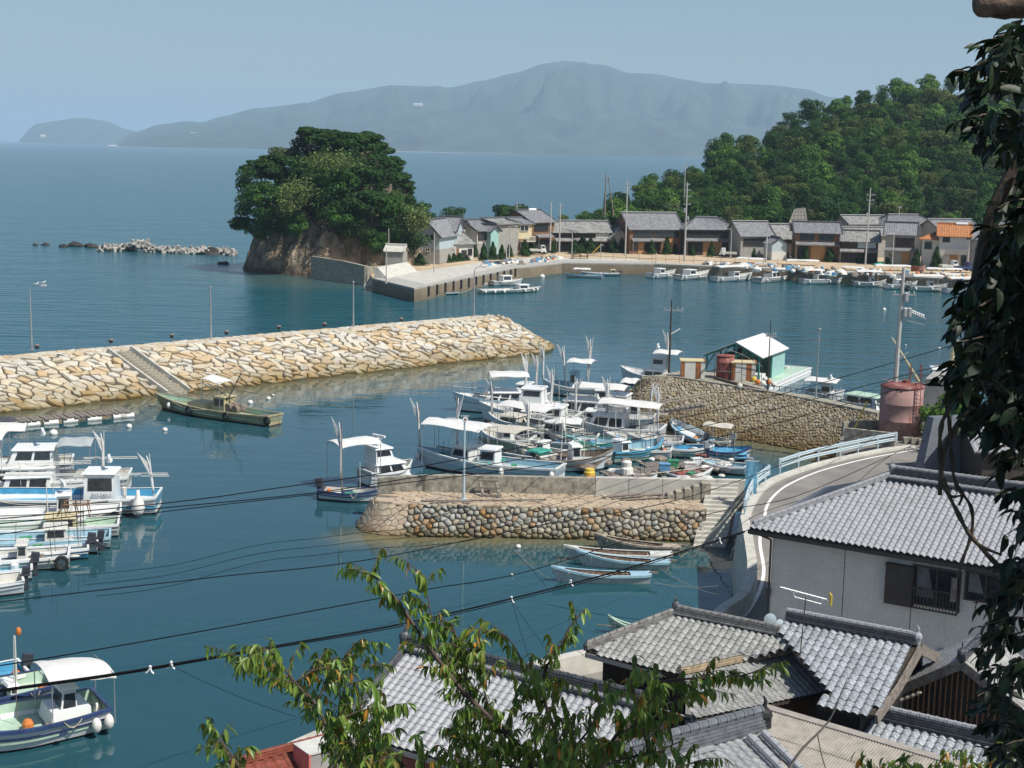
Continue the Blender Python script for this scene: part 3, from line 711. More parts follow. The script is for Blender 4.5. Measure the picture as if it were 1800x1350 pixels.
# parapet block at the head of the quay
mb = MB(); p0 = P(656, 490, ZG); p1 = P(716, 468, ZG)
a0 = P(657, 489, ZG+1.2); 
q0 = qa+Vector((.25,.5,0)); q1 = P(712, 476, ZG); q1.z = 0; dd = (q1-q0); nn = Vector((dd.y, -dd.x, 0)).normalized()
mb.hexa([q0+Vector((0,0,ZG)), q0+nn*2.2+Vector((0,0,ZG)), q1+nn*2.2+Vector((0,0,ZG)), q1+Vector((0,0,ZG))], [q0+Vector((0,0,ZG+1.7)), q0+nn*.5+Vector((0,0,ZG+1.7)), q1+nn*.5+Vector((0,0,ZG+1.5)), q1+Vector((0,0,ZG+1.5))])
part('parapet', mb, M_conc, quay, world=True)
# seawall from the quay to the islet
mb = MB(); sw_ = [P(546, 490, 0), P(600, 497, 0), P(645, 503, 0), P(668, 500, 0)]; sw_.append(q0+Vector((.3,.3,0)))
th_ = 1.0
for a_, b_, h0, h1 in ((sw_[0], sw_[1], 3.9, 3.7), (sw_[1], sw_[2], 3.7, 3.2)):
    d_ = (b_-a_).normalized(); n_ = Vector((-d_.y, d_.x, 0))*.8; mb.hexa([a_-Vector((0,0,1)), b_-Vector((0,0,1)), b_+n_-Vector((0,0,1)), a_+n_-Vector((0,0,1))], [a_+Vector((0,.5,h0)), b_+Vector((0,.5,h1)), b_+n_+Vector((0,.2,h1)), a_+n_+Vector((0,.2,h0))])
a_, b_ = sw_[2], q1+Vector((-1,1,0)); d_ = (b_-a_).normalized(); n_ = Vector((-d_.y, d_.x, 0))*.6
mb.hexa([a_+Vector((.02,0,-1)), b_+Vector((0,0,-1)), b_+n_+Vector((0,0,-1)), a_+n_+Vector((0,0,-1))], [a_+Vector((.02,.5,3.19)), b_+Vector((0,.3,ZG+.9)), b_+n_+Vector((0,.3,ZG+.9)), a_+n_+Vector((0,.2,3.19))])
solo('seawall', mb, M_conc_d, 'curved concrete seawall running from the rock islet to the quay head', 'wall', loc=sw_[0])
mb = MB(); e0 = P(632, 503, 0); mb.hexa([e0-Vector((0,0,1)), e0+Vector((4,0,-1)), e0+Vector((4,3,-1)), e0+Vector((0,3,-1))], [e0+Vector((1.6,1,1.6)), e0+Vector((4,.6,1.7)), e0+Vector((4,3,1.7)), e0+Vector((1.2,3,1.6))])
solo('slipway_block', mb, M_conc, 'sloping pale concrete block at the foot of the islet seawall', 'ramp', loc=e0)
# village railing on the wharf
mb = MB(); wr = [p+Vector((0,5.4,ZG)) for p in wharf[:3]]
fen = thing('pipe_fence', 'low rusty pipe fence along the far wharf in front of the yard', 'fence', wr[0])
for a_, b_ in zip(wr, wr[1:]):
    L_ = (b_-a_).length; k_ = int(L_/2.6)
    for i in range(k_):
        m = MB(); m.tube([(0,0,0),(0,0,1.5)], .04, 5); o = part('fence_post', m, M_woodg, fen); o.matrix_basis = rel(fen, Matrix.Translation(a_.lerp(b_, i/k_)))
    for hz_ in (.55,): mb.beam(a_+Vector((0,0,hz_)), b_+Vector((0,0,hz_)), .07)
part('rail', mb, M_woodg, fen, world=True)

# ------------------------------------------------------------------ rock islet
ic = Vector((P(572, 497).x, 272, 0)); 
def islet_h(x, y):
    u, v = (x-ic.x)/17.5, (y-ic.y)/15.5
    d = math.hypot(u, v); d += fbm(x*.12, y*.12, 2)*.10
    if d > 1.05: return -1.5-(d-1.05)*3
    t = max(0, (1.02-d)/1.02); h = 20*(min(1, t*3.2)**.7)*(.42+.58*min(1, t*1.6))
    return h*(1+.12*fbm(x*.2, y*.2, 7))+(fbm(x*.5, y*.5, 3)*1.5+abs(fbm(x*.25+9, y*.25, 1))*1.6+fbm(x*1.1, y*1.1, 6)*1.0)*min(1, t*8)-.4
mb = MB(); rows = []
for j in range(71):
    row = []
    for i in range(81):
        a_ = -20+40*i/80; b_ = -17+34*j/70; x = ic.x+a_+fbm(a_*.4, b_*.4, 5)*.5; y = ic.y+b_+fbm(a_*.4, b_*.4, 8)*.5; row.append((x, y, islet_h(x, y)))
    rows.append(row)
mb.grid(rows); islet = structure('rock_islet', mb, M_rock, False)
# land link behind the islet
# reef and tetrapods
def rock(loc, s, label, sq=.6, material=None, nm='rock', cat='rock', grp='dark rocks off the islet'):
    m = MB(); m.ball((0,0,0), 1, 10, 7); vs = []
    for v in m.v:
        k = 1+.45*fbm(v[0]*1.3+loc[0], v[1]*1.3, v[2]*1.3); vs.append((v[0]*k*s, v[1]*k*s*.7, v[2]*k*s*sq))
    m.v = vs; o = solo(nm, m, material or M_rockd, label, cat, grp); o.location = loc; return o
rock(P(393, 464), 1.1, 'lone dark rock in the water left of the islet', .5)
for k, (x, y, s, lb) in enumerate([(62,431,.7,'tiny dark rock farthest left, off the tetrapod spit'),(80,431,1.0,'small dark rock left of the main reef'),(112,434,1.1,'low dark reef rock at the left of the spit'),(135,433,1.7,'tallest dark rock of the reef'),(160,435,1.5,'dark reef rock next to the first tetrapods'),(185,438,1.4,'dark rock half under the tetrapods'),(225,441,2.0,'flat dark rock under the left tetrapods'),(300,444,2.0,'flat dark rock under the middle tetrapods'),(370,447,2.2,'flat dark rock nearest the islet')]):
    rock(P(x, y), s, lb)
tm = MB()
for d_ in ((0,0,1),(.94,0,-.33),(-.47,.82,-.33),(-.47,-.82,-.33)):
    d_ = Vector(d_); tm.tube([(0,0,0), d_*.55, d_*1.15], [.42,.34,.24], 7)
tmesh = tm.mesh('tetrapod', M_tetra); random.seed(21)
for k in range(150):
    tt = (k+.5)/150; x = lerp(178, 412, tt); base = P(x, lerp(440.5, 448, tt)-(5*math.exp(-((x-242)/16)**2)*rnd(0,1)), 0)
    o = D.objects.new('tetrapod', tmesh); COL.objects.link(o); o.location = base+Vector((rnd(-.4,.4), rnd(-1.5,3.5), rnd(-.1,.5)+(.9 if 230 < x < 256 else 0)+rnd(0,.4)))
    o.rotation_euler = (rnd(0,6),rnd(0,6),rnd(0,6)); o.scale = (.85,)*3
    o['label'] = 'pale concrete tetrapod piled on the spit left of the rock islet'; o['category'] = 'tetrapod'; o['group'] = 'tetrapods of the spit'

# ------------------------------------------------------------------ trees
def crown_mesh(name, material, R0=3.0, H=3.2, lobes=14, leaves=2400, leaf=.30, seed=1, flat=.75, pine=False, base=.4):
    random.seed(seed); m = MB(); L = []
    for k in range(lobes):
        a = rnd(0, 6.28); z = rnd(-.7, 1); r_ = R0*math.sqrt(max(0, 1-(abs(z)**2.2)*.75))*rnd(.25, .80)
        L.append((math.cos(a)*r_, math.sin(a)*r_, H*z*.62, R0*rnd(.26, .48)))
    L.append((0, 0, 0, R0*.55))
    w_ = [l[3]**2 for l in L]; tot = sum(w_)
    for l, ww in zip(L, w_):
        for _ in range(int(leaves*ww/tot)):
            d = Vector((random.gauss(0,1), random.gauss(0,1), random.gauss(0,1)+.35)).normalized()
            rr = l[3]*(rnd(.55, 1)**.4)*rnd(.92, 1.12)
            p = Vector((l[0]+d.x*rr, l[1]+d.y*rr, l[2]+d.z*rr*flat)); s = leaf*rnd(.6, 1.3)
            n = (d+Vector((rnd(-.6,.6), rnd(-.6,.6), rnd(-.1,.9)))).normalized(); a = n.cross(Vector((rnd(-1,1), rnd(-1,1), rnd(-.5,.5)))).normalized(); b_ = n.cross(a)
            if pine: m.add([p-a*s*.5, p+a*s*.5, p+b_*s*1.2], [(0,1,2)])
            else: m.add([p-a*s*.5, p-b_*s*.32+n*s*.08, p+a*s*.55, p+b_*s*.34-n*s*.05], [(0,1,2,3)])
    return m.mesh(name, material)
CR = []
for k in range(4): CR.append(crown_mesh('crown', M_leaf[k], 3.0, 2.8, 15, 2300, .36, 10+k, .7))
for k in range(3): CR.append(crown_mesh('crown', [M_leaf[0], M_leaf[1], M_leaf[3]][k], 2.7, 3.8, 17, 2100, .34, 30+k, .8))
PINE = [crown_mesh('crown', M_pine, 3.0, 2.4, 16, 3800, .34, 50+k, .5, True) for k in range(3)]
CONE = []
for k in range(2):
    random.seed(70+k); m = MB()
    for _ in range(1500):
        z = rnd(0, 1)**1.25; r_ = (1-z)**.8*1.0*rnd(.55, 1.1)+.05; a = rnd(0, 6.28); r_ *= 1+.25*math.sin(a*3+z*9)
        p = Vector((math.cos(a)*r_, math.sin(a)*r_, z*2.6+.1)); s = rnd(.14, .3); n = Vector((math.cos(a), math.sin(a), rnd(0,1))).normalized(); q = n.cross(Vector((rnd(-1,1),rnd(-1,1),rnd(-1,1)))).normalized(); b_ = n.cross(q)
        m.add([p-q*s*.5, p+q*s*.5, p+b_*s+Vector((0,0,s*.5))], [(0,1,2)])
    CONE.append(m.mesh('crown', M_pine))
TRK = {}
def trunk_mesh(h, r_, seed, limbs=4, spread=1.6):
    random.seed(seed); m = MB(); x, y = rnd(-.3,.3), rnd(-.3,.3)
    m.tube([(0,0,-.6),(x*.4,y*.4,h*.4),(x,y,h*.8),(x*1.2,y*1.2,h*1.25)], [r_*1.3, r_, r_*.7, r_*.25], 7)
    for k in range(limbs):
        a = rnd(0,6.28); z = h*rnd(.45,.8); m.tube([(x*.7,y*.7,z),(math.cos(a)*spread*.6, math.sin(a)*spread*.6, z+h*.25),(math.cos(a)*spread, math.sin(a)*spread, z+h*.5)], [r_*.5, r_*.3, r_*.12], 5)
    return m.mesh('trunk', M_bark)
TR = [trunk_mesh(3.2, .22, 90+k) for k in range(3)]
def tree(loc, crown, label, group, sc=1.0, hz_=1.0, th=3.2, name='broadleaf_tree', tr=0, rz=None):
    t = thing(name, label, 'tree', loc, rnd(0,6.28) if rz is None else rz, group)
    o = part('trunk', TR[tr % 3], None, t); o.scale = (sc, sc, th/3.2)
    c_ = part('crown', crown, None, t); c_.location = (0, 0, th+1.2*sc*hz_); c_.scale = (sc, sc, sc*hz_)
    return t
random.seed(5)
# islet trees: position by place in the photo on the islet's own surface
def on_islet(px, py):             # first hit of the view ray with the islet surface
    d = ray(px, py); t = 235.0
    while t < 300:
        q = CP+d*t
        if islet_h(q.x, q.y) > q.z: return Vector((q.x, q.y, islet_h(q.x, q.y)))
        t += .4
    return None
IT = [(545,240,'p',.95,268,'tall pine standing up above the left of the islet crown'),(600,262,'p',1.3,272,'broad pine left of the islet summit'),(640,258,'p',1.35,274,'widest pine on the islet summit'),(682,292,'p',1.0,272,'pine on the right shoulder of the islet'),(500,278,'b3',.9,270,'thin-crowned tree on the left upper edge of the islet'),(460,300,'p',1.15,266,'pine leaning out over the upper left of the islet'),(440,318,'b0',.95,264,'dark bush-like tree at the left edge of the islet'),(520,300,'b0',1.1,266,'dark tree below the tall pine'),(570,300,'b2',1.0,265,'bright tree in the upper middle of the islet'),(620,310,'p',1.3,264,'pine in the middle of the islet'),(670,330,'b0',1.3,266,'dark tree right of the islet centre'),(704,342,'p',1.0,270,'pine at the right edge of the islet'),(455,350,'b1',1.15,261,'round tree on the left flank of the islet'),(500,350,'b1',1.0,259,'small tree left of the bare cleft'),(475,390,'b0',1.15,258,'low tree above the left cliff'),(425,395,'p',.75,262,'small pine hanging over the left cliff'),(515,400,'b1',.9,257,'low green bush above the rocks'),(580,350,'b0',1.2,259,'dark tree beside the cleft'),(640,360,'p',1.35,258,'broad dark pine in the lower middle'),(590,385,'b1',1.0,256.5,'round tree right over the shadowed cleft'),(630,400,'b0',1.0,257,'dark tree over the right rocks'),(690,370,'b1',1.2,260,'tree on the right flank of the islet'),(730,380,'b0',1.0,264,'tree at the lower right edge of the islet'),(690,410,'b4',1.0,259,'taller loose tree above the hut'),(725,425,'b4',.9,261,'tree beside the pale blue house'),(660,432,'b1',.85,257.5,'green bush left of the small hut'),(745,372,'b0',.7,282,'dark bush just right of the islet'),(575,245,'p',1.0,271,'pine between the tall pine and the summit'),(625,250,'p',1.2,273,'flat-topped pine left of the widest pine'),(662,268,'p',1.1,275,'pine right of the widest pine at the summit'),(480,290,'p',1.1,267,'pine above the upper left edge'),(694,320,'p',1.0,269,'pine stepping down the right edge, upper'),(706,364,'b0',1.0,268,'dark tree stepping down the right edge, lower'),(440,365,'b0',1.0,261,'dark tree low on the left flank'),(455,410,'b1',.8,259,'bush over the left cliff'),(560,330,'b0',1.2,262,'dark tree between the two grass patches'),(600,330,'b1',1.2,261,'leafy tree right of the lower grass patch'),(655,300,'b0',1.2,268,'dark tree under the summit pines'),(610,290,'b0',1.2,269,'dark tree left under the summit pines'),(530,262,'b0',.8,270,'dark tree left below the tall pine')]
CI = {'0':0,'1':1,'2':2,'3':3,'4':4,'5':5,'6':6}
for k, (x, y, kd, s, Y, lb) in enumerate(IT):
    cr_ = PINE[k % 3] if kd == 'p' else CR[CI[kd[1]]]
    c_ = PY(x, y, Y); th = rnd(2.2, 3.6); hz_ = .8 if kd == 'p' else 1.0; s *= 1.12
    g = islet_h(c_.x, c_.y); base = min(g, c_.z-th-1.2*s*hz_)
    th = c_.z-1.2*s*hz_-max(base, g-2.0); th = max(th, 1.2)
    if g < 1.0:                    # leaning out over the water: rooted on the cliff edge
        t = thing('pine_tree' if kd == 'p' else 'broadleaf_tree', lb, 'tree', c_, 0, 'trees on the rock islet'); o = part('crown', cr_, None, t); o.scale = (s, s, s*hz_)
        rt_ = Vector((ic.x+(c_.x-ic.x)*.72, ic.y+(c_.y-ic.y)*.72, 0)); rt_.z = islet_h(rt_.x, rt_.y)-.5; d_ = rt_-c_; m = MB(); m.tube([d_, (d_.x*.5, d_.y*.5, d_.z*.75), (0,0,0)], [.2,.15,.06], 6); part('trunk', m, M_bark, t); continue
    tree((c_.x, c_.y, c_.z-1.2*s*hz_-th), cr_, lb, 'trees on the rock islet', s, hz_, th, 'pine_tree' if kd == 'p' else 'broadleaf_tree', k)
# undergrowth on the islet
def leaf_carpet(name, material, pts, leaf, seed, label, cat='undergrowth', up=.8):
    random.seed(seed); m = MB()
    for p in pts:
        s = leaf*rnd(.5, 1.4); n = Vector((rnd(-.8,.8), rnd(-.8,.8), rnd(.1,1))).normalized(); a = n.cross(Vector((rnd(-1,1),rnd(-1,1),rnd(-1,1)))).normalized(); b_ = n.cross(a)
        m.add([p-a*s*.5, p-b_*s*.3, p+a*s*.5, p+b_*s*.3], [(0,1,2,3)])
    o = part(name, m, material); o['kind'] = 'stuff'; o['label'] = label; return o
random.seed(15); pts = []
for _ in range(42000):
    x = ic.x+rnd(-17,17); y = ic.y+rnd(-14,14); h = islet_h(x, y)
    if h > 7.4+fbm(x*.2, y*.2, 9)*5: pts.append(Vector((x, y, h+rnd(0,3.2)*rnd(.3,1)*(.5+.8*abs(fbm(x*.3, y*.3, 4))))))
leaf_carpet('undergrowth', M_leaf[0], pts, .5, 3, 'dark undergrowth between the islet trees')
for (px, py, Y) in ((520,335,256),(545,345,256),(580,285,262),(600,292,262)):
    pass
random.seed(16); pts = []
for (px, py, Y, rx, rz) in ((520,338,254.2,3.0,2.0),(580,285,257,4.6,1.5),(735,385,257,2.0,2.0),(505,362,253.5,1.4,1.2)):
    c_ = PY(px, py, Y)
    for _ in range(1500): pts.append(c_+Vector((random.gauss(0,rx*.5), random.gauss(0,.8), random.gauss(0,rz*.5))))
leaf_carpet('bamboo_grass', M_grass, pts, .42, 4, 'bright patches of bamboo grass on the islet face')

# ------------------------------------------------------------------ wooded hill on the right
HP = [(1030,398),(1060,386),(1100,352),(1130,338),(1180,330),(1215,322),(1232,300),(1255,262),(1290,252),(1345,262),(1360,224),(1400,212),(1440,205),(1470,182),(1530,170),(1600,155),(1660,150),(1720,160),(1800,165),(1900,150),(2100,140)]
HB = [(1030,410),(1100,400),(1250,398),(1400,392),(1800,402),(2100,405)]
HR = 12; hill_rows = []
hx0, hx1, hn = 1015, 2100, 110
def hill_pt(px, t):
    yr = interp(HP, px)+14; yb = interp(HB, px); Y = lerp(318, 318+ (yb-yr)*.62+18, t)
    zb = ZG; zt = PY(px, yr, lerp(318, 318+(yb-yr)*.62+18, 1)).z; z = zb+(zt-zb)*(t**.92)
    z += fbm(px*.012, t*2.2, 4)*3.2*math.sin(PI*t)
    q = PY(px, yr, Y); return Vector((q.x, Y, z))
mb = MB(); rows = [[hill_pt(lerp(hx0, hx1, i/hn), j/20) for i in range(hn+1)] for j in range(21)]
rows.append([p+Vector((0, 60, -40-p.z)) for p in rows[-1]]); mb.grid(rows); hill = structure('hill', mb, M_ground, True)
random.seed(31)
hl = ['deep green tree', 'mid green tree', 'bright green tree', 'olive green tree', 'tall deep green tree', 'tall green tree', 'tall olive tree']
hcount = 0
LMK = ['right of the wooden lamp tower','behind the brown house end','behind the long brown house','behind the twin-topped pole','behind the hipped house','above the pale-walled house','above the tiny white shed','above the shuttered house','above the dark house','above the white gable','above the orange roof','left of the dark leaves','among the dark leaves']
for j in range(14):
    t = (j+.3)/13.6
    px = 1040+rnd(0, 20)
    while px < 1830:
        yb = interp(HB, px); yr = interp(HP, px)
        if (yb-yr) > 12 or j < 3:
            q = hill_pt(px, min(1, t)); c_ = int(3.2*abs(fbm(px*.01, t*2, 12)))+random.choice([0,0,1,1,2,3,4,5,6]); c_ %= 7
            if (yb-yr) < 60 and j % 3: px += 30; continue
            s = rnd(.8, 1.2)*(1.45 if random.random() < .25 else 1)*(1.0 if px < 1500 else 1.12)
            pos = 'at the left foot of the hill' if px < 1240 and t < .5 else 'low on the hill' if t < .33 else 'halfway up the hill' if t < .72 else 'on the hill crest'
            tree((q.x, q.y, q.z-1.2), CR[c_], hl[c_]+' '+pos+' '+LMK[min(len(LMK)-1, int((px-1040)/66))], 'trees on the wooded hill', s, rnd(.85, 1.1), rnd(2.4, 3.6), tr=c_); hcount += 1
        px += rnd(26, 44)
random.seed(33); pts = []
for _ in range(30000):
    q = hill_pt(rnd(1020, 1840), rnd(0,1)**.8); pts.append(q+Vector((rnd(-.5,.5), rnd(-.5,.5), rnd(0,1.8))))
leaf_carpet('undergrowth', M_leaf[0], pts, .62, 6, 'green undergrowth covering the wooded hill')  # deepest leaf green puts shade into the gaps between the hill trees
# bushes beyond the houses, against the sea
for (x, y, s, kd, lb) in [(800,385,.95,0,'rounded dark tree behind the pale blue house'),(775,400,.7,4,'low tree left of the rounded dark tree behind the houses'),(898,378,1.0,'p','dark pine cluster rising behind the village roofs'),(885,390,.8,0,'dark tree under the pine behind the roofs'),(1027,382,.5,2,'small bright bush beyond the long roof'),(1062,382,.75,'p','small pine left of the wooded hill'),(1048,392,.6,0,'dark low bush left of the small pine'),(1085,370,1.0,0,'dark tree where the hill begins'),(990,386,.4,3,'tiny olive bush beyond the roofs')]:
    s *= 1.45; q = P(x, 428, ZG); c_ = PY(x, y, q.y+14); th = c_.z-1.2*s-ZG
    tree((c_.x, c_.y, ZG), PINE[1] if kd == 'p' else CR[kd], lb, 'trees behind the village houses', s, .95, max(th, 1))
# small conifers in front of the village houses
cn = [(738,466,2.0,1.3),(835,452,2.1,.8),(850,458,3.0,.9),(866,456,3.1,.9),(882,456,2.6,.9),(895,452,2.4,.9),(922,450,3.0,1.2),(932,446,3.2,1.2),(955,446,2.3,.8),(972,445,2.5,.7),(1010,446,2.6,1.3),(1024,444,3.2,1.5),(1038,445,2.9,1.3),(1078,444,2.8,1.3),(1092,444,2.8,1.2),(1145,447,2.6,1.0),(1172,447,3.4,1.0),(1186,446,2.0,.8),(1217,449,2.2,.7),(1250,451,2.9,.9),(1287,446,2.0,.8),(1325,455,2.0,.6),(1378,455,3.0,1.0),(1416,459,2.8,.8),(1408,458,1.5,.7),(1458,460,2.6,1.1),(1512,462,2.4,.9),(1562,466,3.2,.9),(1610,470,3.3,1.0),(1645,472,3.8,1.1),(1692,470,2.4,.8),(1633,466,1.8,1.0),(668,464,2.6,1.1)]
for i, (x, y, h, s) in enumerate(cn):
    q = P(x, y, ZG-.2); t = thing('conifer_shrub', ('tall' if h > 2.9 else 'low')+' dark conifer shrub in front of the far village houses, '+['near the islet','by the aqua gable house','before the balcony house','before the long low roofs','before the brown houses','before the orange roof'][min(5, max(0, int((x-660)/180)))], 'shrub', q, rnd(0,6), 'conifer shrubs along the village yard')
    o = part('crown', CONE[i % 2], None, t); o.scale = (s, s, h/2.6)
    m = MB(); m.tube([(0,0,-.1),(0,0,h*.6)], [.09,.04], 5); part('trunk', m, M_bark, t)
for i, x in enumerate((788, 798, 808, 818)):
    q = P(x, 461-i*1.2, ZG-.2); t = thing('hedge_bush', 'low dark bush of the hedge before the pale blue house', 'bush', q, 0, 'hedge before the pale blue house'); o = part('crown', CONE[i % 2], None, t); o.scale = (.9,.9,.55)
# ------------------------------------------------------------------ far village houses
def ribbed(m, a, b, c, d, pitch=.32, amp=.05, th=.10, n=None):
    """tiled slope: eave a-b, ridge d-c, with rounded tile columns running up the slope"""
    a, b, c, d = map(Vector, (a, b, c, d)); L_ = (b-a).length; k = n or max(3, int(L_/pitch)); N_ = (b-a).cross(d-a).normalized()
    if N_.z < 0: N_ = -N_
    lo = []; hi = []
    for i in range(2*k+1):
        t = i/(2*k); o = N_*(amp if i % 2 else 0); lo.append(a.lerp(b, t)+o); hi.append(d.lerp(c, t)+o)
    m.grid([lo, hi]); m.grid([[p-N_*(th+.04) for p in lo], lo]); m.add([a-N_*th, b-N_*th, c-N_*th, d-N_*th], [(0,1,2,3)])
def rail_tiles(m, a, b, w_=.32, h_=.26, step=.0):
    m.beam(a, b, w_, h_); u = Vector((0,0,h_*.5)); m.tube([Vector(a)+u, Vector(b)+u], w_*.33, 6)
def house(x0, y0, x1, y1, dep, ye, yr, kind, label, wm, rm=None, wins=(), low=None, up=None, zg=None, ov=.55, ridge=None, pent=None, extras=None, name='village_house', side=(), hipw=.45, tilt=0):
    """x0,y0 - x1,y1: foot of the front wall in the photo; ye, yr: eave and ridge heights in the photo"""
    zg = ZG-.2 if zg is None else zg; rm = rm or M_tile_f
    a = P(x0, y0, zg); b = P(x1, y1, zg); c = (a+b)/2; W_ = (b-a).length; rz = math.atan2(b.y-a.y, b.x-a.x)
    dz = (c-CP).dot(_f); xm = (x0+x1)/2; ym = (y0+y1)/2
    he = (ym-ye)/FPX*dz; hr = (ym-yr)/FPX*(dz+dep*.5)-.0
    if kind == 'gx': hr = max(hr, he+.8)
    t = thing(name, label, 'house', c, rz, 'far village houses'); w2 = W_/2
    m = MB()
    if kind in ('gx',):
        m.prism([(-w2,0),(w2,0),(w2,dep),(-w2,dep)], 0, he-.02); m.add([(-w2,0,he-.02),(-w2,dep,he-.02),(-w2,dep/2,hr-.08),(w2,0,he-.02),(w2,dep,he-.02),(w2,dep/2,hr-.08)], [(0,1,2),(3,5,4),(0,2,5,3),(1,4,5,2)])
    elif kind == 'gy':
        m.prism([(-w2,0),(w2,0),(w2,dep),(-w2,dep)], 0, he-.02); m.add([(-w2,0,he-.02),(w2,0,he-.02),(0,0,hr-.08),(-w2,dep,he-.02),(w2,dep,he-.02),(0,dep,hr-.08)], [(0,1,2),(3,5,4),(0,2,5,3),(1,4,5,2)])
    else: m.prism([(-w2,0),(w2,0),(w2,dep),(-w2,dep)], 0, he-.02)
    part('wall', m, wm, t)
    if low:
        m = MB(); m.box((0,-.03,he*.25), (W_+.06,.1,he*.5)); m.box((w2+.03,dep/2,he*.25), (.1,dep-.1,he*.5)); m.box((-w2-.03,dep/2,he*.25), (.1,dep-.1,he*.5)); part('lower_wall', m, low, t)
    rf = MB(); rc = MB(); s = (hr-he)/(dep/2) if kind != 'gy' else (hr-he)/w2; e = ov
    if kind == 'gx':
        ze = he-s*e
        ribbed(rf, (-w2-e,-e,ze), (w2+e,-e,ze), (w2+e,dep/2,hr), (-w2-e,dep/2,hr)); ribbed(rf, (w2+e,dep+e,ze), (-w2-e,dep+e,ze), (-w2-e,dep/2,hr), (w2+e,dep/2,hr))
        rail_tiles(rc, (-w2-e,dep/2,hr+.12), (w2+e,dep/2,hr+.12))
        for sx in (-1, 1):
            rc.beam((sx*(w2+e-.1),-e,ze+.08), (sx*(w2+e-.1),dep/2,hr+.08), .25, .14)
    elif kind == 'gy':
        ze = he-s*e
        ribbed(rf, (-w2-e,dep+e,ze), (-w2-e,-e,ze), (0,-e,hr), (0,dep+e,hr)); ribbed(rf, (w2+e,-e,ze), (w2+e,dep+e,ze), (0,dep+e,hr), (0,-e,hr))
        rail_tiles(rc, (0,-e,hr+.12), (0,dep+e,hr+.12)); 
        for sx in (-1, 1): rc.beam((sx*(w2+e),-e+.08,ze+.08), (0,-e+.08,hr+.08), .22, .14)
    elif kind == 'hip':
        ze = he-s*e; r_ = min(w2-.3, dep*hipw)
        A_, B_, C_, D_ = (-w2-e,-e,ze), (w2+e,-e,ze), (w2+e,dep+e,ze), (-w2-e,dep+e,ze); E_, F_ = (-w2+r_,dep/2,hr), (w2-r_,dep/2,hr)
        ribbed(rf, A_, B_, F_, E_); ribbed(rf, C_, D_, E_, F_); ribbed(rf, B_, C_, F_, F_, n=12); ribbed(rf, D_, A_, E_, E_, n=12)
        rail_tiles(rc, (E_[0],E_[1],hr+.12), (F_[0],F_[1],hr+.12))
        for p_, q_ in ((A_,E_),(B_,F_),(C_,F_),(D_,E_)): rc.beam(Vector(p_)+Vector((0,0,.1)), Vector(q_)+Vector((0,0,.1)), .25, .16)
    elif kind == 'shed':
        rf = MB(); ribbed(rf, (-w2-e,-e,he), (w2+e,-e,he), (w2+e,dep+e,hr), (-w2-e,dep+e,hr))
    r_o = part('roof', rf, rm, t)
    if rc.v: part('ridge_cap', rc, ridge or M_tile_b, t)
    k_ = FPX/dz
    for wv in wins:                # (x0, x1, top, bottom) in photo pixels, optional material
        fx0 = (wv[0]-xm)/k_*(W_*k_/max(1, abs(x1-x0))); fx1 = (wv[1]-xm)/k_*(W_*k_/max(1, abs(x1-x0)))
        z1 = (ym-wv[2])/k_; z0 = (ym-wv[3])/k_; mt = wv[4] if len(wv) > 4 else M_glass
        nm = 'shutter' if mt in (M_woodt, M_woodb) else 'window'
        if z0 < .3: z0 = .02; nm = 'door' if nm == 'window' else nm
        off = -.10 if low else -.03
        m = MB(); m.box(((fx0+fx1)/2, off, (z0+z1)/2), (fx1-fx0, .10, z1-z0)); wo = part(nm, m, mt, t)
        if mt is M_glass or mt is M_dark:
            m = MB(); zc = (z0+z1)/2; hh_ = z1-z0; ww = fx1-fx0
            for xx in ([fx0, (fx0+fx1)/2, fx1] if ww < 2.4 else [fx0, fx0+ww/3, fx0+2*ww/3, fx1]): m.box((xx, off-.07, zc), (.09,.08,hh_+.1))
            for zz in (z0, z1): m.box(((fx0+fx1)/2, off-.075, zz), (ww+.1,.08,.09))
            part('frame', m, M_alu if wm not in (M_plasb, M_aqua, M_yell) else M_white2, wo)
    if pent:                       # (x0, x1, y, depth)
        m = MB(); fx0 = (pent[0]-xm)/k_; fx1 = (pent[1]-xm)/k_; z = (ym-pent[2])/k_
        ribbed(m, (fx0,-1.15,z-.25), (fx1,-1.15,z-.25), (fx1,-.02,z+.25), (fx0,-.02,z+.25)); part('pent_roof', m, rm, t)
        m = MB(); m.box(((fx0+fx1)/2,-1.1,z-.36), (fx1-fx0,.08,.1)); m.beam((fx0+.1,-1.05,0), (fx0+.1,-1.05,z-.35), .11); m.beam((fx1-.1,-1.05,0), (fx1-.1,-1.05,z-.35), .11); part('pent_beam', m, M_woodg, t)
    if extras: extras(t, he, hr, W_, dep, k_)
    return t
def solar(t, he, hr, W_, dep, k_, sx=.15):
    m = MB(); a = (he+hr)/2+.25; m.hexa([(sx*W_-1,dep*.2,a-.75),(sx*W_+1,dep*.2,a-.75),(sx*W_+1,dep*.45,a+.0),(sx*W_-1,dep*.45,a+.0)],[(sx*W_-1,dep*.2,a-.6),(sx*W_+1,dep*.2,a-.6),(sx*W_+1,dep*.45,a+.15),(sx*W_-1,dep*.45,a+.15)])
    part('solar_panel', m, M_glass, t); m = MB(); m.tube([(sx*W_-1.1,dep*.48,hr+.15),(sx*W_+1.1,dep*.48,hr+.15)], .28, 8); part('water_tank', m, M_white, t)
def balcony(t, he, hr, W_, dep, k_):
    m = MB(); z = he*.42; m.box((0,-.7,z), (W_*.95,1.4,.12))
    for i in range(13): m.box((-W_*.46+W_*.92*i/12,-1.38,z+.5), (.06,.05,1.0))
    m.box((0,-1.38,z+1.0), (W_*.95,.08,.08)); part('balcony', m, M_white2, t)
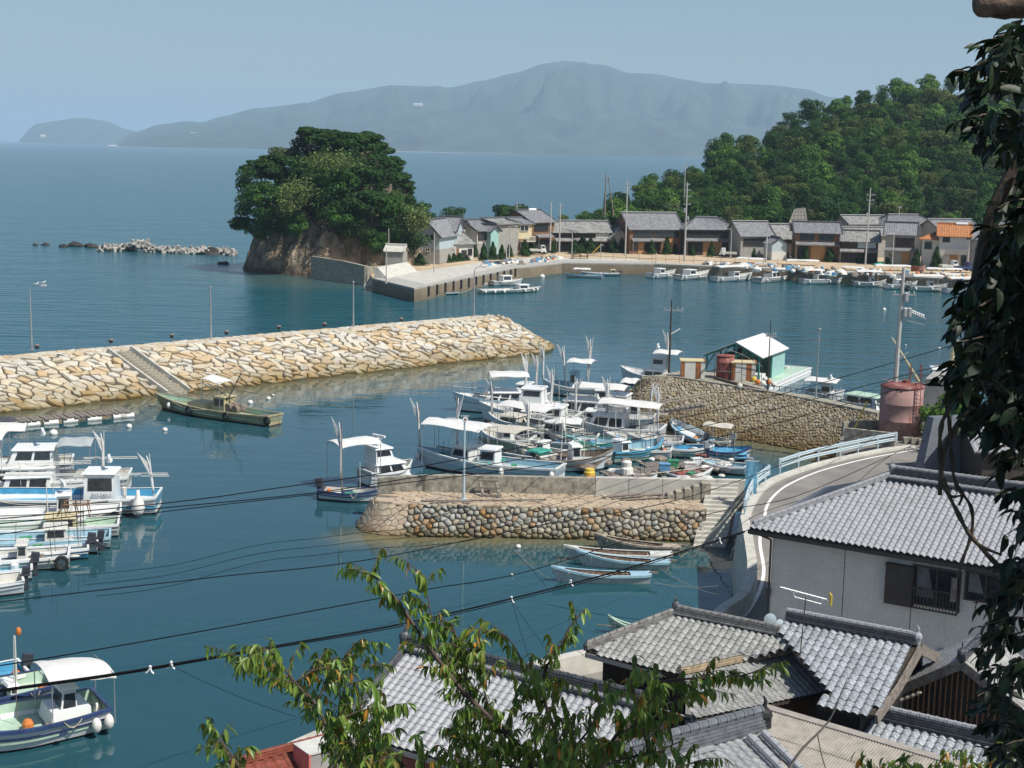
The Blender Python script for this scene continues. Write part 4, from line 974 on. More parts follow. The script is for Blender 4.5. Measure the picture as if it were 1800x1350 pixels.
def balc_solid(t, he, hr, W_, dep, k_):
    m = MB(); z = he*.45; m.box((W_*.08,-.75,z), (W_*.75,1.5,.12)); m.box((W_*.08,-1.48,z+.5), (W_*.75,.08,1.0)); part('balcony', m, M_plasg, t); solar(t, he, hr, W_, dep, k_, .25)
H = house
# back row first
H(1178, 432, 1240, 432, 7, 380, 364, 'gx', 'upper house with a grey gable roof rising behind the brown row houses', M_plas)
H(1236, 436, 1302, 436, 6, 395, 387, 'gx', 'low roof with white edge just under the hill trees', M_plasg)
H(1490, 446, 1562, 446, 7, 393, 382, 'gx', 'house behind the dark one, long grey roof near the tall pole', M_plasg, M_tile_f2)
H(1556, 448, 1644, 448, 8, 395, 381, 'hip', 'large hip-roofed house behind the white gable house', M_plas, M_tile_f, hipw=.3)
H(1645, 452, 1715, 452, 7, 400, 389, 'gx', 'house with a flat grey roof behind the orange roof', M_plasg)
H(1700, 458, 1800, 462, 8, 408, 392, 'hip', 'hip-roofed house half hidden by dark leaves at the right', M_plas)
H(1490, 452, 1560, 452, 5, 412, 402, 'gx', 'low grey roof between the brown and the dark house', M_plasg, M_tile_f2)
# hut and left group
H(677, 474, 708, 475, 3.5, 441, 433, 'gx', 'tiny grey block hut with a pale roof beside the islet', M_plasg, M_conc, ridge=M_conc, ov=.3, name='hut', side=1)
H(728, 462, 772, 464, 9, 412, 389, 'gy', 'two-storey pale blue gable house next to the islet', M_plasb, M_tile_f, [(748,763,412,422),(736,742,434,441),(748,756,436,442)], low=M_plasg)
H(768, 458, 800, 459, 8, 404, 385, 'gx', 'grey-roofed house with a white balcony right of the pale blue gable', M_plasb, M_tile_f, [(773,780,412,424),(782,790,435,459,M_woodb),(772,776,436,446)], low=M_plas, extras=balcony)
H(793, 459, 832, 457, 7, 427, 412, 'gx', 'single-storey house with a brown door and weathered roof', M_plas, M_tile_f2, [(798,806,436,458,M_woodb),(811,819,440,456),(822,829,438,449)])
H(800, 450, 838, 449, 9, 410, 392, 'gy', 'cream gable house behind the single-storey roof', M_plas, M_tile_f)
H(838, 451, 862, 450, 8, 404, 390, 'gx', 'house with wide bronze window left of the aqua gable', M_plas, M_tile_f, [(840,861,408,422),(845,856,436,450)], low=M_plasg)
H(862, 451, 876, 450, 6, 404, 397, 'gy', 'narrow aqua gable house with white door', M_aqua, M_tile_f, [(866,872,434,450)])
H(874, 449, 911, 447, 9, 393, 389, 'gx', 'house with a tall blank grey-beige wall', M_plasg, M_tile_f2)
H(911, 447, 934, 446, 7, 393, 386, 'gx', 'cream house with an upper balcony beside the utility pole', M_yell, M_tile_f, [(913,927,397,406),(914,920,428,446)], low=M_woodb, extras=balcony)
H(934, 445, 973, 443, 9, 389, 373, 'gx', 'tallest two-storey house with solar panel on a grey roof', M_woodb, M_tile_f, [(938,962,395,406),(940,968,422,443,M_dark)], pent=(934,974,414,1), extras=solar)
H(972, 443, 1074, 443, 8, 407, 392, 'gx', 'long low house, dark wood left and white wall right', M_wood, M_tile_f2, [(1046,1070,408,418,M_plas),(985,1040,424,441,M_dark)], pent=(972,1074,421,1))
H(1074, 444, 1104, 444, 7, 417, 403, 'gy', 'small beige gable house left of the long brown house', M_plasg, M_tile_f2)
H(1106, 446, 1196, 446, 9, 401, 378, 'gx', 'long brown house with lattice upper windows and tan panel', M_woodb, M_tile_f, [(1113,1146,405,417),(1149,1192,405,417),(1110,1120,426,440),(1121,1131,426,446,M_woodt),(1133,1160,427,440,M_dark),(1166,1182,420,446,M_woodt)], pent=(1106,1166,421,1))
H(1203, 448, 1294, 449, 9, 402, 386, 'hip', 'dark two-storey house with hipped roof and one big tan board', M_wood, M_tile_f, [(1208,1290,406,418,M_dark),(1235,1268,423,446,M_woodt),(1212,1233,424,446,M_dark),(1272,1290,426,446,M_dark)], pent=(1203,1294,421,1), hipw=.35)
H(1301, 453, 1357, 453, 8, 413, 393, 'gx', 'low house with pale boundary wall right of the dark hipped house', M_plasg, M_tile_f, [(1306,1342,420,432,M_dark)])
H(1325, 450, 1396, 450, 9, 418, 398, 'gx', 'low broad roof behind the tiny white shed', M_wood, M_tile_f2)
H(1356, 457, 1382, 457, 4, 428, 419, 'gy', 'tiny white gabled shed by the concrete pole', M_plasb, M_tile_f, low=M_plas, ov=.25, name='shed')
H(1397, 458, 1474, 460, 8, 408, 394, 'gx', 'brown two-storey house with two upper windows and tan shutters', M_woodb, M_tile_f, [(1404,1429,411,423),(1438,1463,412,424),(1424,1449,430,460,M_woodt),(1401,1414,432,456,M_dark)], pent=(1397,1474,428,1))
H(1478, 461, 1542, 463, 8, 423, 409, 'gx', 'dark wooden house with a pale sagging sign panel', M_wood, M_tile_f2, [(1506,1538,425,436,M_plasb),(1482,1500,445,460,M_dark)], pent=(1476,1541,440,1))
H(1554, 466, 1606, 468, 8, 411, 395, 'gx', 'grey house with white gable wall and orange door panel', M_plasg, M_tile_f, [(1571,1605,418,436,M_wood),(1584,1598,439,466,M_woodt)], pent=(1554,1606,438,1))
H(1618, 470, 1662, 472, 8, 420, 412, 'hip', 'low wing with orange hipped roof left of the balcony', M_plas, M_orange, [(1623,1635,426,438)], ridge=M_orange)
H(1648, 472, 1700, 474, 9, 414, 398, 'gx', 'orange-tiled house with solid balcony and solar heater', M_plas, M_orange, [(1654,1666,418,426),(1668,1682,446,472,M_woodt),(1688,1697,446,470)], ridge=M_orange, extras=balc_solid)
H(1702, 474, 1760, 478, 8, 420, 406, 'gx', 'grey-roofed house right of the orange roof, behind leaves', M_plasg, M_tile_f)
H(1762, 480, 1840, 486, 8, 425, 410, 'gx', 'last village house at the right, mostly behind dark leaves', M_plas, M_tile_f2)
# retaining wall on the hillside
m = MB(); ra = P(1385, 392, ZG+2); a = PY(1388, 392, 316); b = PY(1418, 392, 316); c_ = PY(1414, 366, 321); d_ = PY(1398, 368, 321); m.slab([a, b, c_, d_], .4)
for k in range(5): m.beam(a.lerp(b, k/4), d_.lerp(c_, k/4), .35, .3); m.beam(a.lerp(d_, k/4), b.lerp(c_, k/4), .35, .3)
solo('retaining_frame', m, mat('slope_concrete', (.22,.20,.17), .95, .3, 2), 'pale concrete lattice slope on the hill foot above the village roofs', 'retaining wall', loc=a)

# ------------------------------------------------------------------ far poles and lamps
def upole(x, yb, yt, label, arms=(), zb=None, r_=.16, lean=0, material=None, cat='utility pole', boxes=0, Y=None, group='utility poles of the village'):
    zb = ZG if zb is None else zb; b_ = P(x, yb, zb) if Y is None else PY(x, yb, Y); dz = (b_-CP).dot(_f); h = (yb-yt)/FPX*dz
    t = thing('utility_pole', label, cat, b_, 0, group); m = MB(); m.tube([(0,0,-.3),(lean*h*.5,0,h*.5),(lean*h,0,h)], [r_, r_*.85, r_*.6], 8); part('pole', m, material or M_cpole, t)
    for (fz, L_) in arms:
        z = h*fz; m = MB(); m.box((lean*z+L_*.1,0,z), (L_,.1,.1))
        for q in (-.42, -.15, .2, .42): m.lathe([(.03,0),(.07,.05),(.05,.12),(.07,.17),(.02,.22)], 6, (lean*z+L_*(q+.1),0,z+.05))
        part('crossarm', m, M_steel, t)
    for k in range(boxes):
        m = MB(); z = h*(.62-.1*k); m.lathe([(.2,0),(.22,.05),(.22,.7),(.12,.78)], 9, (lean*z+.35*(1 if k%2 else -1),0,z)); part('transformer', m, M_steel, t)
    return t, h
upole(907, 438, 357, 'utility pole in front of the cream balcony house', [(.93,1.6),(.84,1.4)])
upole(983, 440, 357, 'thin pole just right of the tallest house roof', [(.95,1.2)], Y=285)
upole(967, 438, 356, 'thin pole standing behind the tallest house', [], Y=290)
upole(1099, 446, 318, 'tall utility pole at the left end of the long brown house', [(.95,1.4),(.90,1.5),(.84,1.2)])
upole(1203, 458, 322, 'tallest twin-topped utility pole between the brown houses', [(.97,.9),(.90,1.3),(.82,1.5),(.72,1.4)], r_=.19, boxes=2)
upole(1201, 392, 285, 'thin pole rising from the hill behind the twin-topped pole', [(.9,1.0)], Y=330, r_=.12)
upole(1346, 465, 390, 'bare concrete pole in front of the tiny white shed', [])
upole(1521, 463, 332, 'tall utility pole before the dark wooden house', [(.91,1.8),(.84,1.6)], r_=.18, lean=.012, boxes=1)
upole(1579, 394, 362, 'short pole on the hillside over the hip-roofed house', [(.9,.8)], Y=312, r_=.1)
t, h = upole(1063, 380, 305, 'left leg pole of the wooden lamp tower by the sea', [(.92,1.6)], Y=300, material=M_woodg)
m = MB(); m.tube([(1.9,0,0),(.5,.3,h*.9)], [.15,.1], 6); m.tube([(-.4,.3,0),(.1,.2,h*.9)], [.1,.08], 6); part('brace', m, M_woodg, t)
for x, yb, yt, arm, lb in [(763,478,409,None,'white lamp post on the quay before the pale blue house'),(890,459,402,(1.6,.5),'lamp post with a right-curving arm before the blank wall'),(895,456,400,None,'straight white post beside the curved lamp post'),(989,438,401,None,'white post before the long low house'),(1005,454,403,None,'white post right of the shrubs near the yellow slide'),(1153,462,444,None,'short white post by the wharf fence'),(1214,446,400,None,'white post before the dark hipped house'),(1284,452,405,(-1.0,.3),'lamp post with left-curving arm before the dark hipped house'),(1568,470,413,(-.6,.2),'lamp post before the white gable house'),(683,470,402,None,'tall thin white post at the hut by the islet'),(679,498,437,None,'thin post on the quay parapet')]:
    lamp_px(x, yb, yt, ZG, lb, 'posts and lamps of the village yard', arm, material=M_cpole, head=False, thick=.09)
# wires of the village
def wire(pts, r_, sag, label, group='overhead wires', n=14, material=None, name='wire', cat='wire'):
    m = MB(); L_ = []
    for a, b in zip(pts, pts[1:]):
        for i in range(n): t = i/n; q = Vector(a).lerp(Vector(b), t); q.z -= sag*4*t*(1-t); L_.append(q)
    L_.append(Vector(pts[-1])); m.tube(L_, r_, 4)
    return solo(name, m, material or M_cable, label, cat, group, loc=L_[0])

# ------------------------------------------------------------------ yard clutter, little trucks, slide
def truck(x, y, rz, label, body=M_white, bed=M_white2):
    t = thing('small_truck', label, 'truck', P(x, y, ZG), rz, 'small trucks in the village yard')
    m = MB(); m.hexa([(.5,-.7,.35),(1.7,-.7,.35),(1.7,.7,.35),(.5,.7,.35)], [(.55,-.66,1.75),(1.25,-.66,1.75),(1.25,.66,1.75),(.55,.66,1.75)]); part('cab', m, body, t)
    m = MB(); m.hexa([(1.30,-.6,1.15),(1.56,-.6,1.15),(1.56,.6,1.15),(1.30,.6,1.15)], [(1.2,-.58,1.7),(1.31,-.58,1.7),(1.31,.58,1.7),(1.2,.58,1.7)]); m.box((.95,-.69,1.4), (.6,.04,.4)); part('window', m, M_glass, t)
    m = MB(); m.box((-.65,0,.62), (2.2,1.4,.12)); m.box((-.65,-.68,.82), (2.2,.05,.3)); m.box((-.65,.68,.82), (2.2,.05,.3)); m.box((-1.73,0,.82), (.05,1.4,.3)); part('bed', m, bed, t)
    for wx in (-1.2, 1.1):
        for wy in (-.68, .68):
            m = MB(); m.tube([(wx,wy-.08,.27),(wx,wy+.08,.27)], .27, 10); part('wheel', m, M_black, t)
truck(1279, 451, 2.9, 'white pickup parked before the dark hipped house'); truck(1668, 474, .2, 'white pickup parked before the orange-roofed house')
truck(1694, 477, .3, 'dark blue pickup right of the white one by the orange roof', M_navy, M_navy); truck(946, 446, .1, 'white pickup half hidden by shrubs near the tallest house')
def heap(x, y, s, label, mt, sq=.4, zz=None, grp='heaps of nets and floats in the village yard'):
    return rock(P(x, y, ZG if zz is None else zz), s, label, sq, mt, 'net_heap', 'net heap', grp)
random.seed(44)
hp = [(862,466,1.3,M_white2),(872,464,1.4,M_tarpb),(884,464,1.5,M_net),(896,463,1.5,M_white2),(908,463,1.6,M_white2),(916,465,1.2,M_net),(946,460,.9,M_white2),(958,459,1.1,M_buoy),(966,455,1.0,M_net),(975,452,1.0,M_white2),(984,454,1.0,M_buoy),(758,461,1.2,M_bbox),(752,457,.9,M_yel),(1243,465,1.4,M_buoy),(1262,468,1.3,M_net),(1275,464,1.5,M_white2),(1292,466,1.4,M_net),(1306,467,1.5,M_white2),(1316,466,1.2,M_bbox),(1370,474,1.6,M_white2),(1385,470,1.6,M_tarpb),(1398,474,1.4,M_net),(1420,476,1.7,M_white2),(1437,478,1.4,M_buoy),(1460,482,1.5,M_buoy),(1478,480,1.6,M_white2),(1520,477,1.9,M_white2),(1533,479,1.8,M_white2),(1548,482,1.5,M_net),(1500,484,1.3,M_net),(1574,486,1.6,M_white2),(1590,486,1.3,M_net),(1545,465,1.3,M_green),(1638,473,1.4,M_net),(1350,476,1.2,M_net),(1330,474,1.2,M_buoy)]
cnm = {id(M_white2):'white', id(M_tarpb):'blue tarp covered', id(M_net):'brown', id(M_buoy):'pale', id(M_bbox):'blue', id(M_yel):'yellow', id(M_green):'green'}
for (x, y, s, mt) in hp:
    heap(x, y, s*.72, '%s heap of fishing gear in the yard %s' % (cnm[id(mt)], 'on the left quay' if x < 1000 else 'behind the moored boats, left part' if x < 1330 else 'behind the moored boats, right part'), mt, rnd(.35,.6))
for k in range(150):
    x = rnd(1235, 1700) if k % 3 else rnd(850, 990); y = (466+(x-1235)*.045+rnd(-4, 8)) if x > 1200 else 466-(x-850)*.08+rnd(-3,3)
    q = P(x, y, ZG); m = MB(); c_ = random.choice([M_white, M_buoy, M_net, M_woodg, M_white2, M_bbox, M_obuoy, M_netb])
    if k % 2: m.box((0,0,.25), (rnd(.4,1.2),rnd(.3,.8),rnd(.3,.6)), rnd(0,3)); nm = 'crate'
    else: m.ball((0,0,.28), rnd(.22,.4), 8, 5); nm = 'float'
    solo(nm, m, c_, ('small '+('crate' if k % 2 else 'round float')+' lying among fishing gear '+('on the left quay' if x < 1000 else 'behind the row of moored boats')), nm, 'loose gear in the village yard').location = q
t = thing('slide', 'yellow playground slide in the yard before the long low house', 'slide', P(1046, 447, ZG), 0)
m = MB(); m.beam((-.6,0,.2), (1.1,0,1.9), .5, .12, up=(0,0,1)); part('chute', m, M_yel, t); m = MB(); m.tube([(1.1,.2,0),(1.15,.2,2.3)], .05, 5); m.tube([(1.1,-.2,0),(1.15,-.2,2.3)], .05, 5); m.box((1.4,0,1.9), (.7,.6,.06)); part('ladder', m, M_guard, t)
m = MB(); m.box((0,0,.5), (3.2,1.4,.1)); 
for a in (-1.4, 0, 1.4): m.box((a,-.6,.25),(.12,.12,.5)); m.box((a,.6,.25),(.12,.12,.5)); m.box((a,0,.75),(.3,.9,.4))
solo('work_bench', m, M_woodb, 'brown wooden bench rack right of the quay corner', 'bench').location = P(1020, 455, ZG)
# ------------------------------------------------------------------ boats
def hull_fn(L, B, F, bowrise=.9, tr=.78, full=2.4, sternrise=.1):
    def sec(s):
        s = max(0, min(1, s))      # s 0 stern .. 1 bow -> x, half beam, sheer height
        b = B/2*(tr+(1-tr)*min(1, s/.45)**.8) if s < .45 else B/2*(1-((s-.45)/.55)**full)
        z = F*(1+bowrise*max(0, (s-.35)/.65)**2+sternrise*max(0, (.3-s)/.3)**2)
        return -L/2+L*s, max(b, .02), z
    return sec
def boat_hull(t, L, B, F, hullm, deckm, trimm, bottm=None, bowrise=.7, tr=.78, full=2.4, deckz=None, stripe=True, rake=.10, deckcut=.0, n=14):
    sec = hull_fn(L, B, F, bowrise, tr, full); up = MB(); lo = MB(); R1_ = []; deckz = F*.42 if deckz is None else deckz
    rows = []
    for i in range(n+1):
        s = i/n; x, b, z = sec(s); k = s**3*rake*L
        rows.append([(x-k*1.1, 0.0, -.30), (x-k*1.0, b*.55, -.22), (x-k*.62, b*.80, .10), (x-k*.25, b*.93, z*.60), (x, b, z)])
    def both(c): return [[r[j] for r in rows] for j in c], [[(r[j][0], -r[j][1], r[j][2]) for r in rows] for j in c]
    for c, mb_ in (((0,1,2), lo), ((2,3,4), up)):
        l, r = both(c); mb_.grid(l); mb_.grid(r)
    st = rows[0]; tw = [(p[0], -p[1], p[2]) for p in st]
    up.add([st[2], st[3], st[4], tw[4], tw[3], tw[2]], [(0,1,2,3,4,5)]); lo.add([st[0], st[1], st[2], tw[2], tw[1]], [(0,1,2,3,4)])
    wall = [(r[4][0]-(.10 if i == n else 0), max(.0, r[4][1]-.07), r[4][2]-.01) for i, r in enumerate(rows)]
    wl = [(p[0], max(0, p[1]-.05), min(deckz+max(0, (i/n-.72))*F*2.6, p[2]-.08)) for i, p in enumerate(wall)]
    h = part('hull', up, hullm, t, False)
    part('hull_bottom', lo, bottm or M_bott, t)
    m = MB(); mir = lambda P_: [(p[0], -p[1], p[2]) for p in P_]
    m.grid([wall, wl, mir(wl), mir(wall)]); m.add([wall[0], wl[0], mir(wl)[0], mir(wall)[0]], [(0,1,2,3)])
    part('deck', m, deckm, t)
    m = MB(); top = [r[4] for r in rows]
    for sg in (1, -1):
        o = [(p[0], sg*(p[1]+.05), p[2]+.03) for p in top]; i_ = [(p[0], sg*max(0, p[1]-.10), p[2]+.03) for p in top]; ob = [(p[0], sg*(p[1]+.05), p[2]-.09) for p in top]
        m.grid([ob, o, i_])
    x0, b0, z0 = top[0]; m.box((x0, 0, z0-.02), (.12, 2*b0+.08, .12)); part('gunwale', m, trimm, t)
    if stripe:
        m = MB()
        for sg in (1, -1):
            a = [(lerp(r[3][0], r[4][0], .2), sg*(lerp(r[3][1], r[4][1], .2)+.035), lerp(r[3][2], r[4][2], .2)) for r in rows]; b_ = [(lerp(r[3][0], r[4][0], -.05), sg*(lerp(r[3][1], r[4][1], -.05)+.035), lerp(r[3][2], r[4][2], -.05)) for r in rows]
            m.grid([a, b_])
        part('rubbing_strake', m, trimm, t)
    return sec, wl
def cabin(t, x0, x1, w_, z0, h, mt, win=True, rake=.35, roofm=None, name='cabin', back=.05, vis=True, house_off=.12):
    """x1 is the forward end"""
    m = MB(); b = [(x0,-w_/2,z0),(x1,-w_/2,z0),(x1,w_/2,z0),(x0,w_/2,z0)]; k = w_*.43; tp = [(x0+back,-k,z0+h),(x1-rake,-k,z0+h),(x1-rake,k,z0+h),(x0+back,k,z0+h)]
    m.hexa(b, tp); c = part(name, m, mt, t)
    m = MB(); e = house_off; m.hexa([(x0+back-e,-k-e,z0+h),(x1-rake+e*1.5,-k-e,z0+h),(x1-rake+e*1.5,k+e,z0+h),(x0+back-e,k+e,z0+h)], [(x0+back-e*.5,-k-e*.5,z0+h+.09),(x1-rake+e,-k-e*.5,z0+h+.09),(x1-rake+e,k+e*.5,z0+h+.09),(x0+back-e*.5,k+e*.5,z0+h+.09)]); part('cabin_roof', m, roofm or mt, t)
    if win:
        def at(u, sg, v): return Vector((lerp(lerp(x0, x0+back, v), lerp(x1, x1-rake, v), u), sg*lerp(w_/2, k, v), z0+h*v))
        nwin = max(1, int((x1-x0)/1.25)); v0, v1_ = (.42, .90) if x1-x0 > 2.2 else (.5, .88)
        for sg in (1, -1):
            for i in range(nwin):
                u0 = .08+.86*i/nwin; u1 = .08+.86*(i+1)/nwin-.06; m = MB(); q = [at(u0,sg,v0), at(u1,sg,v0), at(u1,sg,v1_), at(u0,sg,v1_)]; o = Vector((0, sg*.02, .004)); m.hexa([p-o for p in q], [p+o for p in q]); part('window', m, M_glass, c)
        for i in range(2):
            y0 = -.42+.44*i; y1 = y0+.40; f = lambda y, v: Vector((lerp(x1, x1-rake, v), y*2*lerp(w_/2, k, v)*.98, z0+h*v)); q = [f(y0,v0), f(y1,v0), f(y1,v1_), f(y0,v1_)]; o = Vector((.02,0,.004)); m = MB(); m.hexa([p-o for p in q], [p+o for p in q]); part('windscreen', m, M_glass, c)
    return c
def canopy(t, x0, x1, w_, z, mt, droop=.22, posts=True, deckz=.4, tilt=0.0):
    m = MB(); rows = []; n = 8
    for i in range(n+1):
        u = i/n; rows.append([(lerp(x0, x1, u), w_/2*s, z+droop*(1-s*s)*.9+tilt*(u-.5)-(.06 if i in (0, n) else 0)+.03*math.sin(u*9+s*2)) for s in (-1,-.7,-.35,0,.35,.7,1)])
    m.grid(rows); m.grid([[(p[0], p[1], p[2]-.03) for p in r] for r in rows]); part('canopy', m, mt, t, True)
    if posts:
        m = MB()
        for px_ in (x0+.08, x1-.08):
            for sy in (-1, 1): m.tube([(px_, sy*w_*.47, deckz), (px_, sy*w_*.47, z-.04+tilt*((px_-x0)/(x1-x0)-.5))], .022, 5)
            m.tube([(px_, -w_*.5, z-.03), (px_, w_*.5, z-.03)], .02, 4)
        part('canopy_frame', m, M_steel, t)
def mast(t, x, z0, h, sail=True, lean=.0, r_=.05, mt=None, side=1):
    h *= .86; m = MB(); m.tube([(x,0,z0),(x+lean*h,0,z0+h)], [r_, r_*.55], 6); part('mast', m, mt or M_white2, t)
    if sail:
        m = MB(); pts = []; rr = []
        for i in range(9):
            u = i/8; pts.append((x+lean*h*u*.9+side*.07+side*(.22*max(0, u-.72)*2), .02, z0+h*(.22+.74*u))); rr.append(.05+.035*math.sin(u*5)+(.06 if u > .7 else 0)*(1-u)*3+.008)
        m.tube(pts, rr, 7); s_ = part('furled_sail', m, M_sail, t, True)
        m = MB(); a = Vector((x+lean*h*.6+side*.05, .02, z0+h*.55)); b_ = Vector((x+lean*h+side*.72, .03, z0+h*1.02)); c_ = Vector((x+lean*h*.9+side*.03, .0, z0+h*.80)); m.add([a, b_, c_, a+Vector((0,.04,0)), b_+Vector((0,.04,0)), c_+Vector((0,.04,0))], [(0,1,2),(3,5,4),(0,3,4,1),(1,4,5,2),(2,5,3,0)]); part('sail_head', m, M_sail, t)
def radar(t, x, z, w_=1.1):
    m = MB(); m.lathe([(.16,0),(.2,.12),(.12,.24)], 9, (x,0,z)); m.box((x,0,z+.30), (.16,w_,.12), .25); part('radar', m, M_white, t)
def outboard(t, x, y, z, mt=None, s=1.0, tiltup=False):
    m = MB(); m.hexa([(x-.30*s,y-.16*s,z+.25*s),(x+.10*s,y-.16*s,z+.25*s),(x+.10*s,y+.16*s,z+.25*s),(x-.30*s,y+.16*s,z+.25*s)], [(x-.36*s,y-.13*s,z+.62*s),(x+.02*s,y-.13*s,z+.68*s),(x+.02*s,y+.13*s,z+.68*s),(x-.36*s,y+.13*s,z+.62*s)])
    m.beam((x-.12*s,y,z+.3*s), (x-(.75 if tiltup else .16)*s,y,z-(.05 if tiltup else .6)*s), .14*s, .2*s); m.box((x+.06*s,y,z+.1*s), (.14*s,.3*s,.35*s)); part('outboard_motor', m, mt or M_motor, t)
def fender(t, x, y, z, r_=.2, mt=None, tall=1.4):
    m = MB(); m.ball((0,0,0), r_, 9, 6, tall); o = part('fender', m, mt or M_buoy, t, True); o.location = (x, y, z); return o
def tyre(t, x, y, z, r_=.3):
    m = MB(); rows = []
    for i in range(13):
        a = 2*PI*i/12; rows.append([(x+math.cos(a)*(r_+.09*math.cos(b)), y+.09*math.sin(b), z+math.sin(a)*(r_+.09*math.cos(b))) for b in [2*PI*k/6 for k in range(7)]])
    m.grid(rows); part('tyre', m, M_black, t)
def clutter(t, x0, x1, w_, z, n, seed=0):
    random.seed(seed+n*7)
    for k in range(n):
        x = rnd(x0, x1); y = rnd(-w_/2, w_/2); m = MB(); c_ = random.choice([0,1,2,3,3,0])
        if c_ == 0: m.box((x,y,z+.15), (rnd(.35,.7),rnd(.3,.45),rnd(.2,.35)), rnd(0,.6)); part('crate', m, random.choice([M_white2, M_bbox, M_woodg, M_white, M_gbox]), t)
        elif c_ == 1: m.ball((x,y,z+.15), rnd(.15,.25), 8, 5); part('float', m, random.choice([M_buoy, M_obuoy, M_buoy]), t)
        elif c_ == 2: m.lathe([(.2,0),(.22,.3),(.18,.32)], 8, (x,y,z)); part('tub', m, random.choice([M_bbox, M_navy, M_white]), t)
        else:
            m.ball((0,0,0), 1, 9, 6); s = rnd(.3,.6); m.v = [(x+v[0]*s*(1+.3*fbm(v[0]*2+k, v[1]*2, seed)), y+v[1]*s*.7, z+max(0, v[2])*s*.5*(1+.4*fbm(v[0]*3, v[1]*3+k, seed))) for v in m.v]; part('net_pile', m, random.choice([M_net, M_netb, M_net, M_white2]), t)
def guard_rail(t, sec, s0, s1, F, h=.45):
    m = MB()
    for sg in (1, -1):
        L_ = []
        for i in range(7):
            x, b, z = sec(lerp(s0, s1, i/6)); q = Vector((x, sg*max(0, b-.08), z+h)); L_.append(q); m.tube([q-Vector((0,0,h-.04)), q], .016, 4)
        m.tube(L_, .02, 4)
    part('bow_rail', m, M_steel, t)
def boat_at(bow, stern, name, label, group, cat='boat', zoff=0.0):
    a = P(bow[0], bow[1], 0); b = P(stern[0], stern[1], 0); L = (a-b).length; c = (a+b)/2
    t = thing(name, label, cat, (c.x, c.y, zoff), math.atan2(a.y-b.y, a.x-b.x), group)
    if group in (GM, GL_): t.scale = (1, 1.10, 1.14)
    return t, L
def text_on(t, s, loc, rot, size, mt, parent=None):
    cu = D.curves.new('lettering', 'FONT'); cu.body = s; cu.size = size; cu.extrude = .004; cu.align_x = 'CENTER'
    o = D.objects.new('lettering', cu); COL.objects.link(o); dg = bpy.context.evaluated_depsgraph_get(); me = D.meshes.new_from_object(o.evaluated_get(dg))
    D.objects.remove(o); me.materials.clear(); me.materials.append(mt); q = D.objects.new('lettering', me); COL.objects.link(q); q.parent = parent or t; q.location = loc; q.rotation_euler = rot; return q
FK = .86
def fishing(bow, stern, label, group, hullm=M_white, deckm=None, trim=None, B=None, F=.62, cab=None, cab2=None, can=None, msts=(), rad=None, out=None, junk=0, rails=False, fend=(), name='fishing_boat', bott=None, bowrise=.62, canm=None, full=2.4, tyres=(), seed=1, deckz=None, poles=0, text=None, stripe=True, cat='boat', roofm=None, cabm=None, tr=.78, cans=()):
    t, L = boat_at(bow, stern, name, label, group, cat); B = B or L*.24; F = F*FK; bowrise = bowrise*.72; full = min(full, 2.1) if full < 4 else full; deckm = deckm or M_lblue; trim = trim or hullm
    sec, wl = boat_hull(t, L, B, F, hullm, deckm, trim, bott, bowrise, tr, full, deckz, stripe)
    dz = F*.42 if deckz is None else deckz; X = lambda s: -L/2+L*s
    if cab: c = cabin(t, X(cab[0]), X(cab[1]), B*cab[2], dz, cab[3], cabm or M_white, rake=cab[4] if len(cab) > 4 else .3, roofm=roofm)
    if cab2: cabin(t, X(cab2[0]), X(cab2[1]), B*cab2[2], cab2[5] if len(cab2) > 5 else dz+cab[3]+.09, cab2[3], cabm or M_white, rake=cab2[4], name='upper_cabin', roofm=roofm)
    cl = list(cans)+([can] if can else [])
    for cn_ in cl: canopy(t, X(cn_[0]), X(cn_[1]), B*(cn_[3] if len(cn_) > 3 else .95), cn_[2], canm or M_canv, deckz=dz, tilt=cn_[4] if len(cn_) > 4 else 0)
    for ms in msts: mast(t, X(ms[0]), dz, ms[1], ms[2], ms[3] if len(ms) > 3 else .03, side=ms[4] if len(ms) > 4 else 1, mt=ms[5] if len(ms) > 5 else None)
    if rad: radar(t, X(rad[0]), rad[1])
    if out: outboard(t, -L/2-.05, 0, F*.75, out[0], out[1], len(out) > 2)
    if junk: clutter(t, X(.06), X(.8), B*.55, dz, junk, seed)
    if rails: guard_rail(t, sec, .62, 1.0, F)
    for (s, sg) in fend: x, b, z = sec(s); fender(t, x, sg*(b+.12), z*.55)
    for (s, sg) in tyres: x, b, z = sec(s); tyre(t, x, sg*(b+.10), z*.6)
    if poles:
        m = MB()
        for k in range(poles): y = (k-poles/2)*.28; m.tube([(X(.75), y, dz+1.5+.1*k), (X(-.04), y*1.2, dz+1.45+.16*k)], .022, 4)
        part('fishing_pole', m, M_white2, t)
    if text: text_on(t, *text)
    random.seed(seed*5+2)
    for k in range(random.randrange(2, 5)):
        x = X(rnd(.05,.95)); y = rnd(-.4,.4)*B*.8; hh_ = rnd(.8,2.2); m = MB(); m.tube([(x,y,F*.7),(x+rnd(-.1,.1),y,F*.7+hh_)], .018, 4); part('rod', m, random.choice([M_steel, M_woodg, M_white2, M_black]), t)
    x0, x1 = sorted((rnd(.05,.9), rnd(.05,.9))); m = MB(); sg = random.choice((1,-1)); pts = [Vector((X(lerp(x0,x1,u)), sg*(sec(lerp(x0,x1,u))[1]+.07), sec(lerp(x0,x1,u))[2]-.25*math.sin(PI*u))) for u in (0,.25,.5,.75,1)]; m.tube(pts, .025, 4); part('mooring_line', m, M_rope, t)
    return t
GM_ = 0
GM = 'fishing boats moored behind the cobble pier'; GL_ = 'boats moored at the left side'; GV = 'boats moored along the far wharf'
# --- left side of the harbour (sterns to the right)

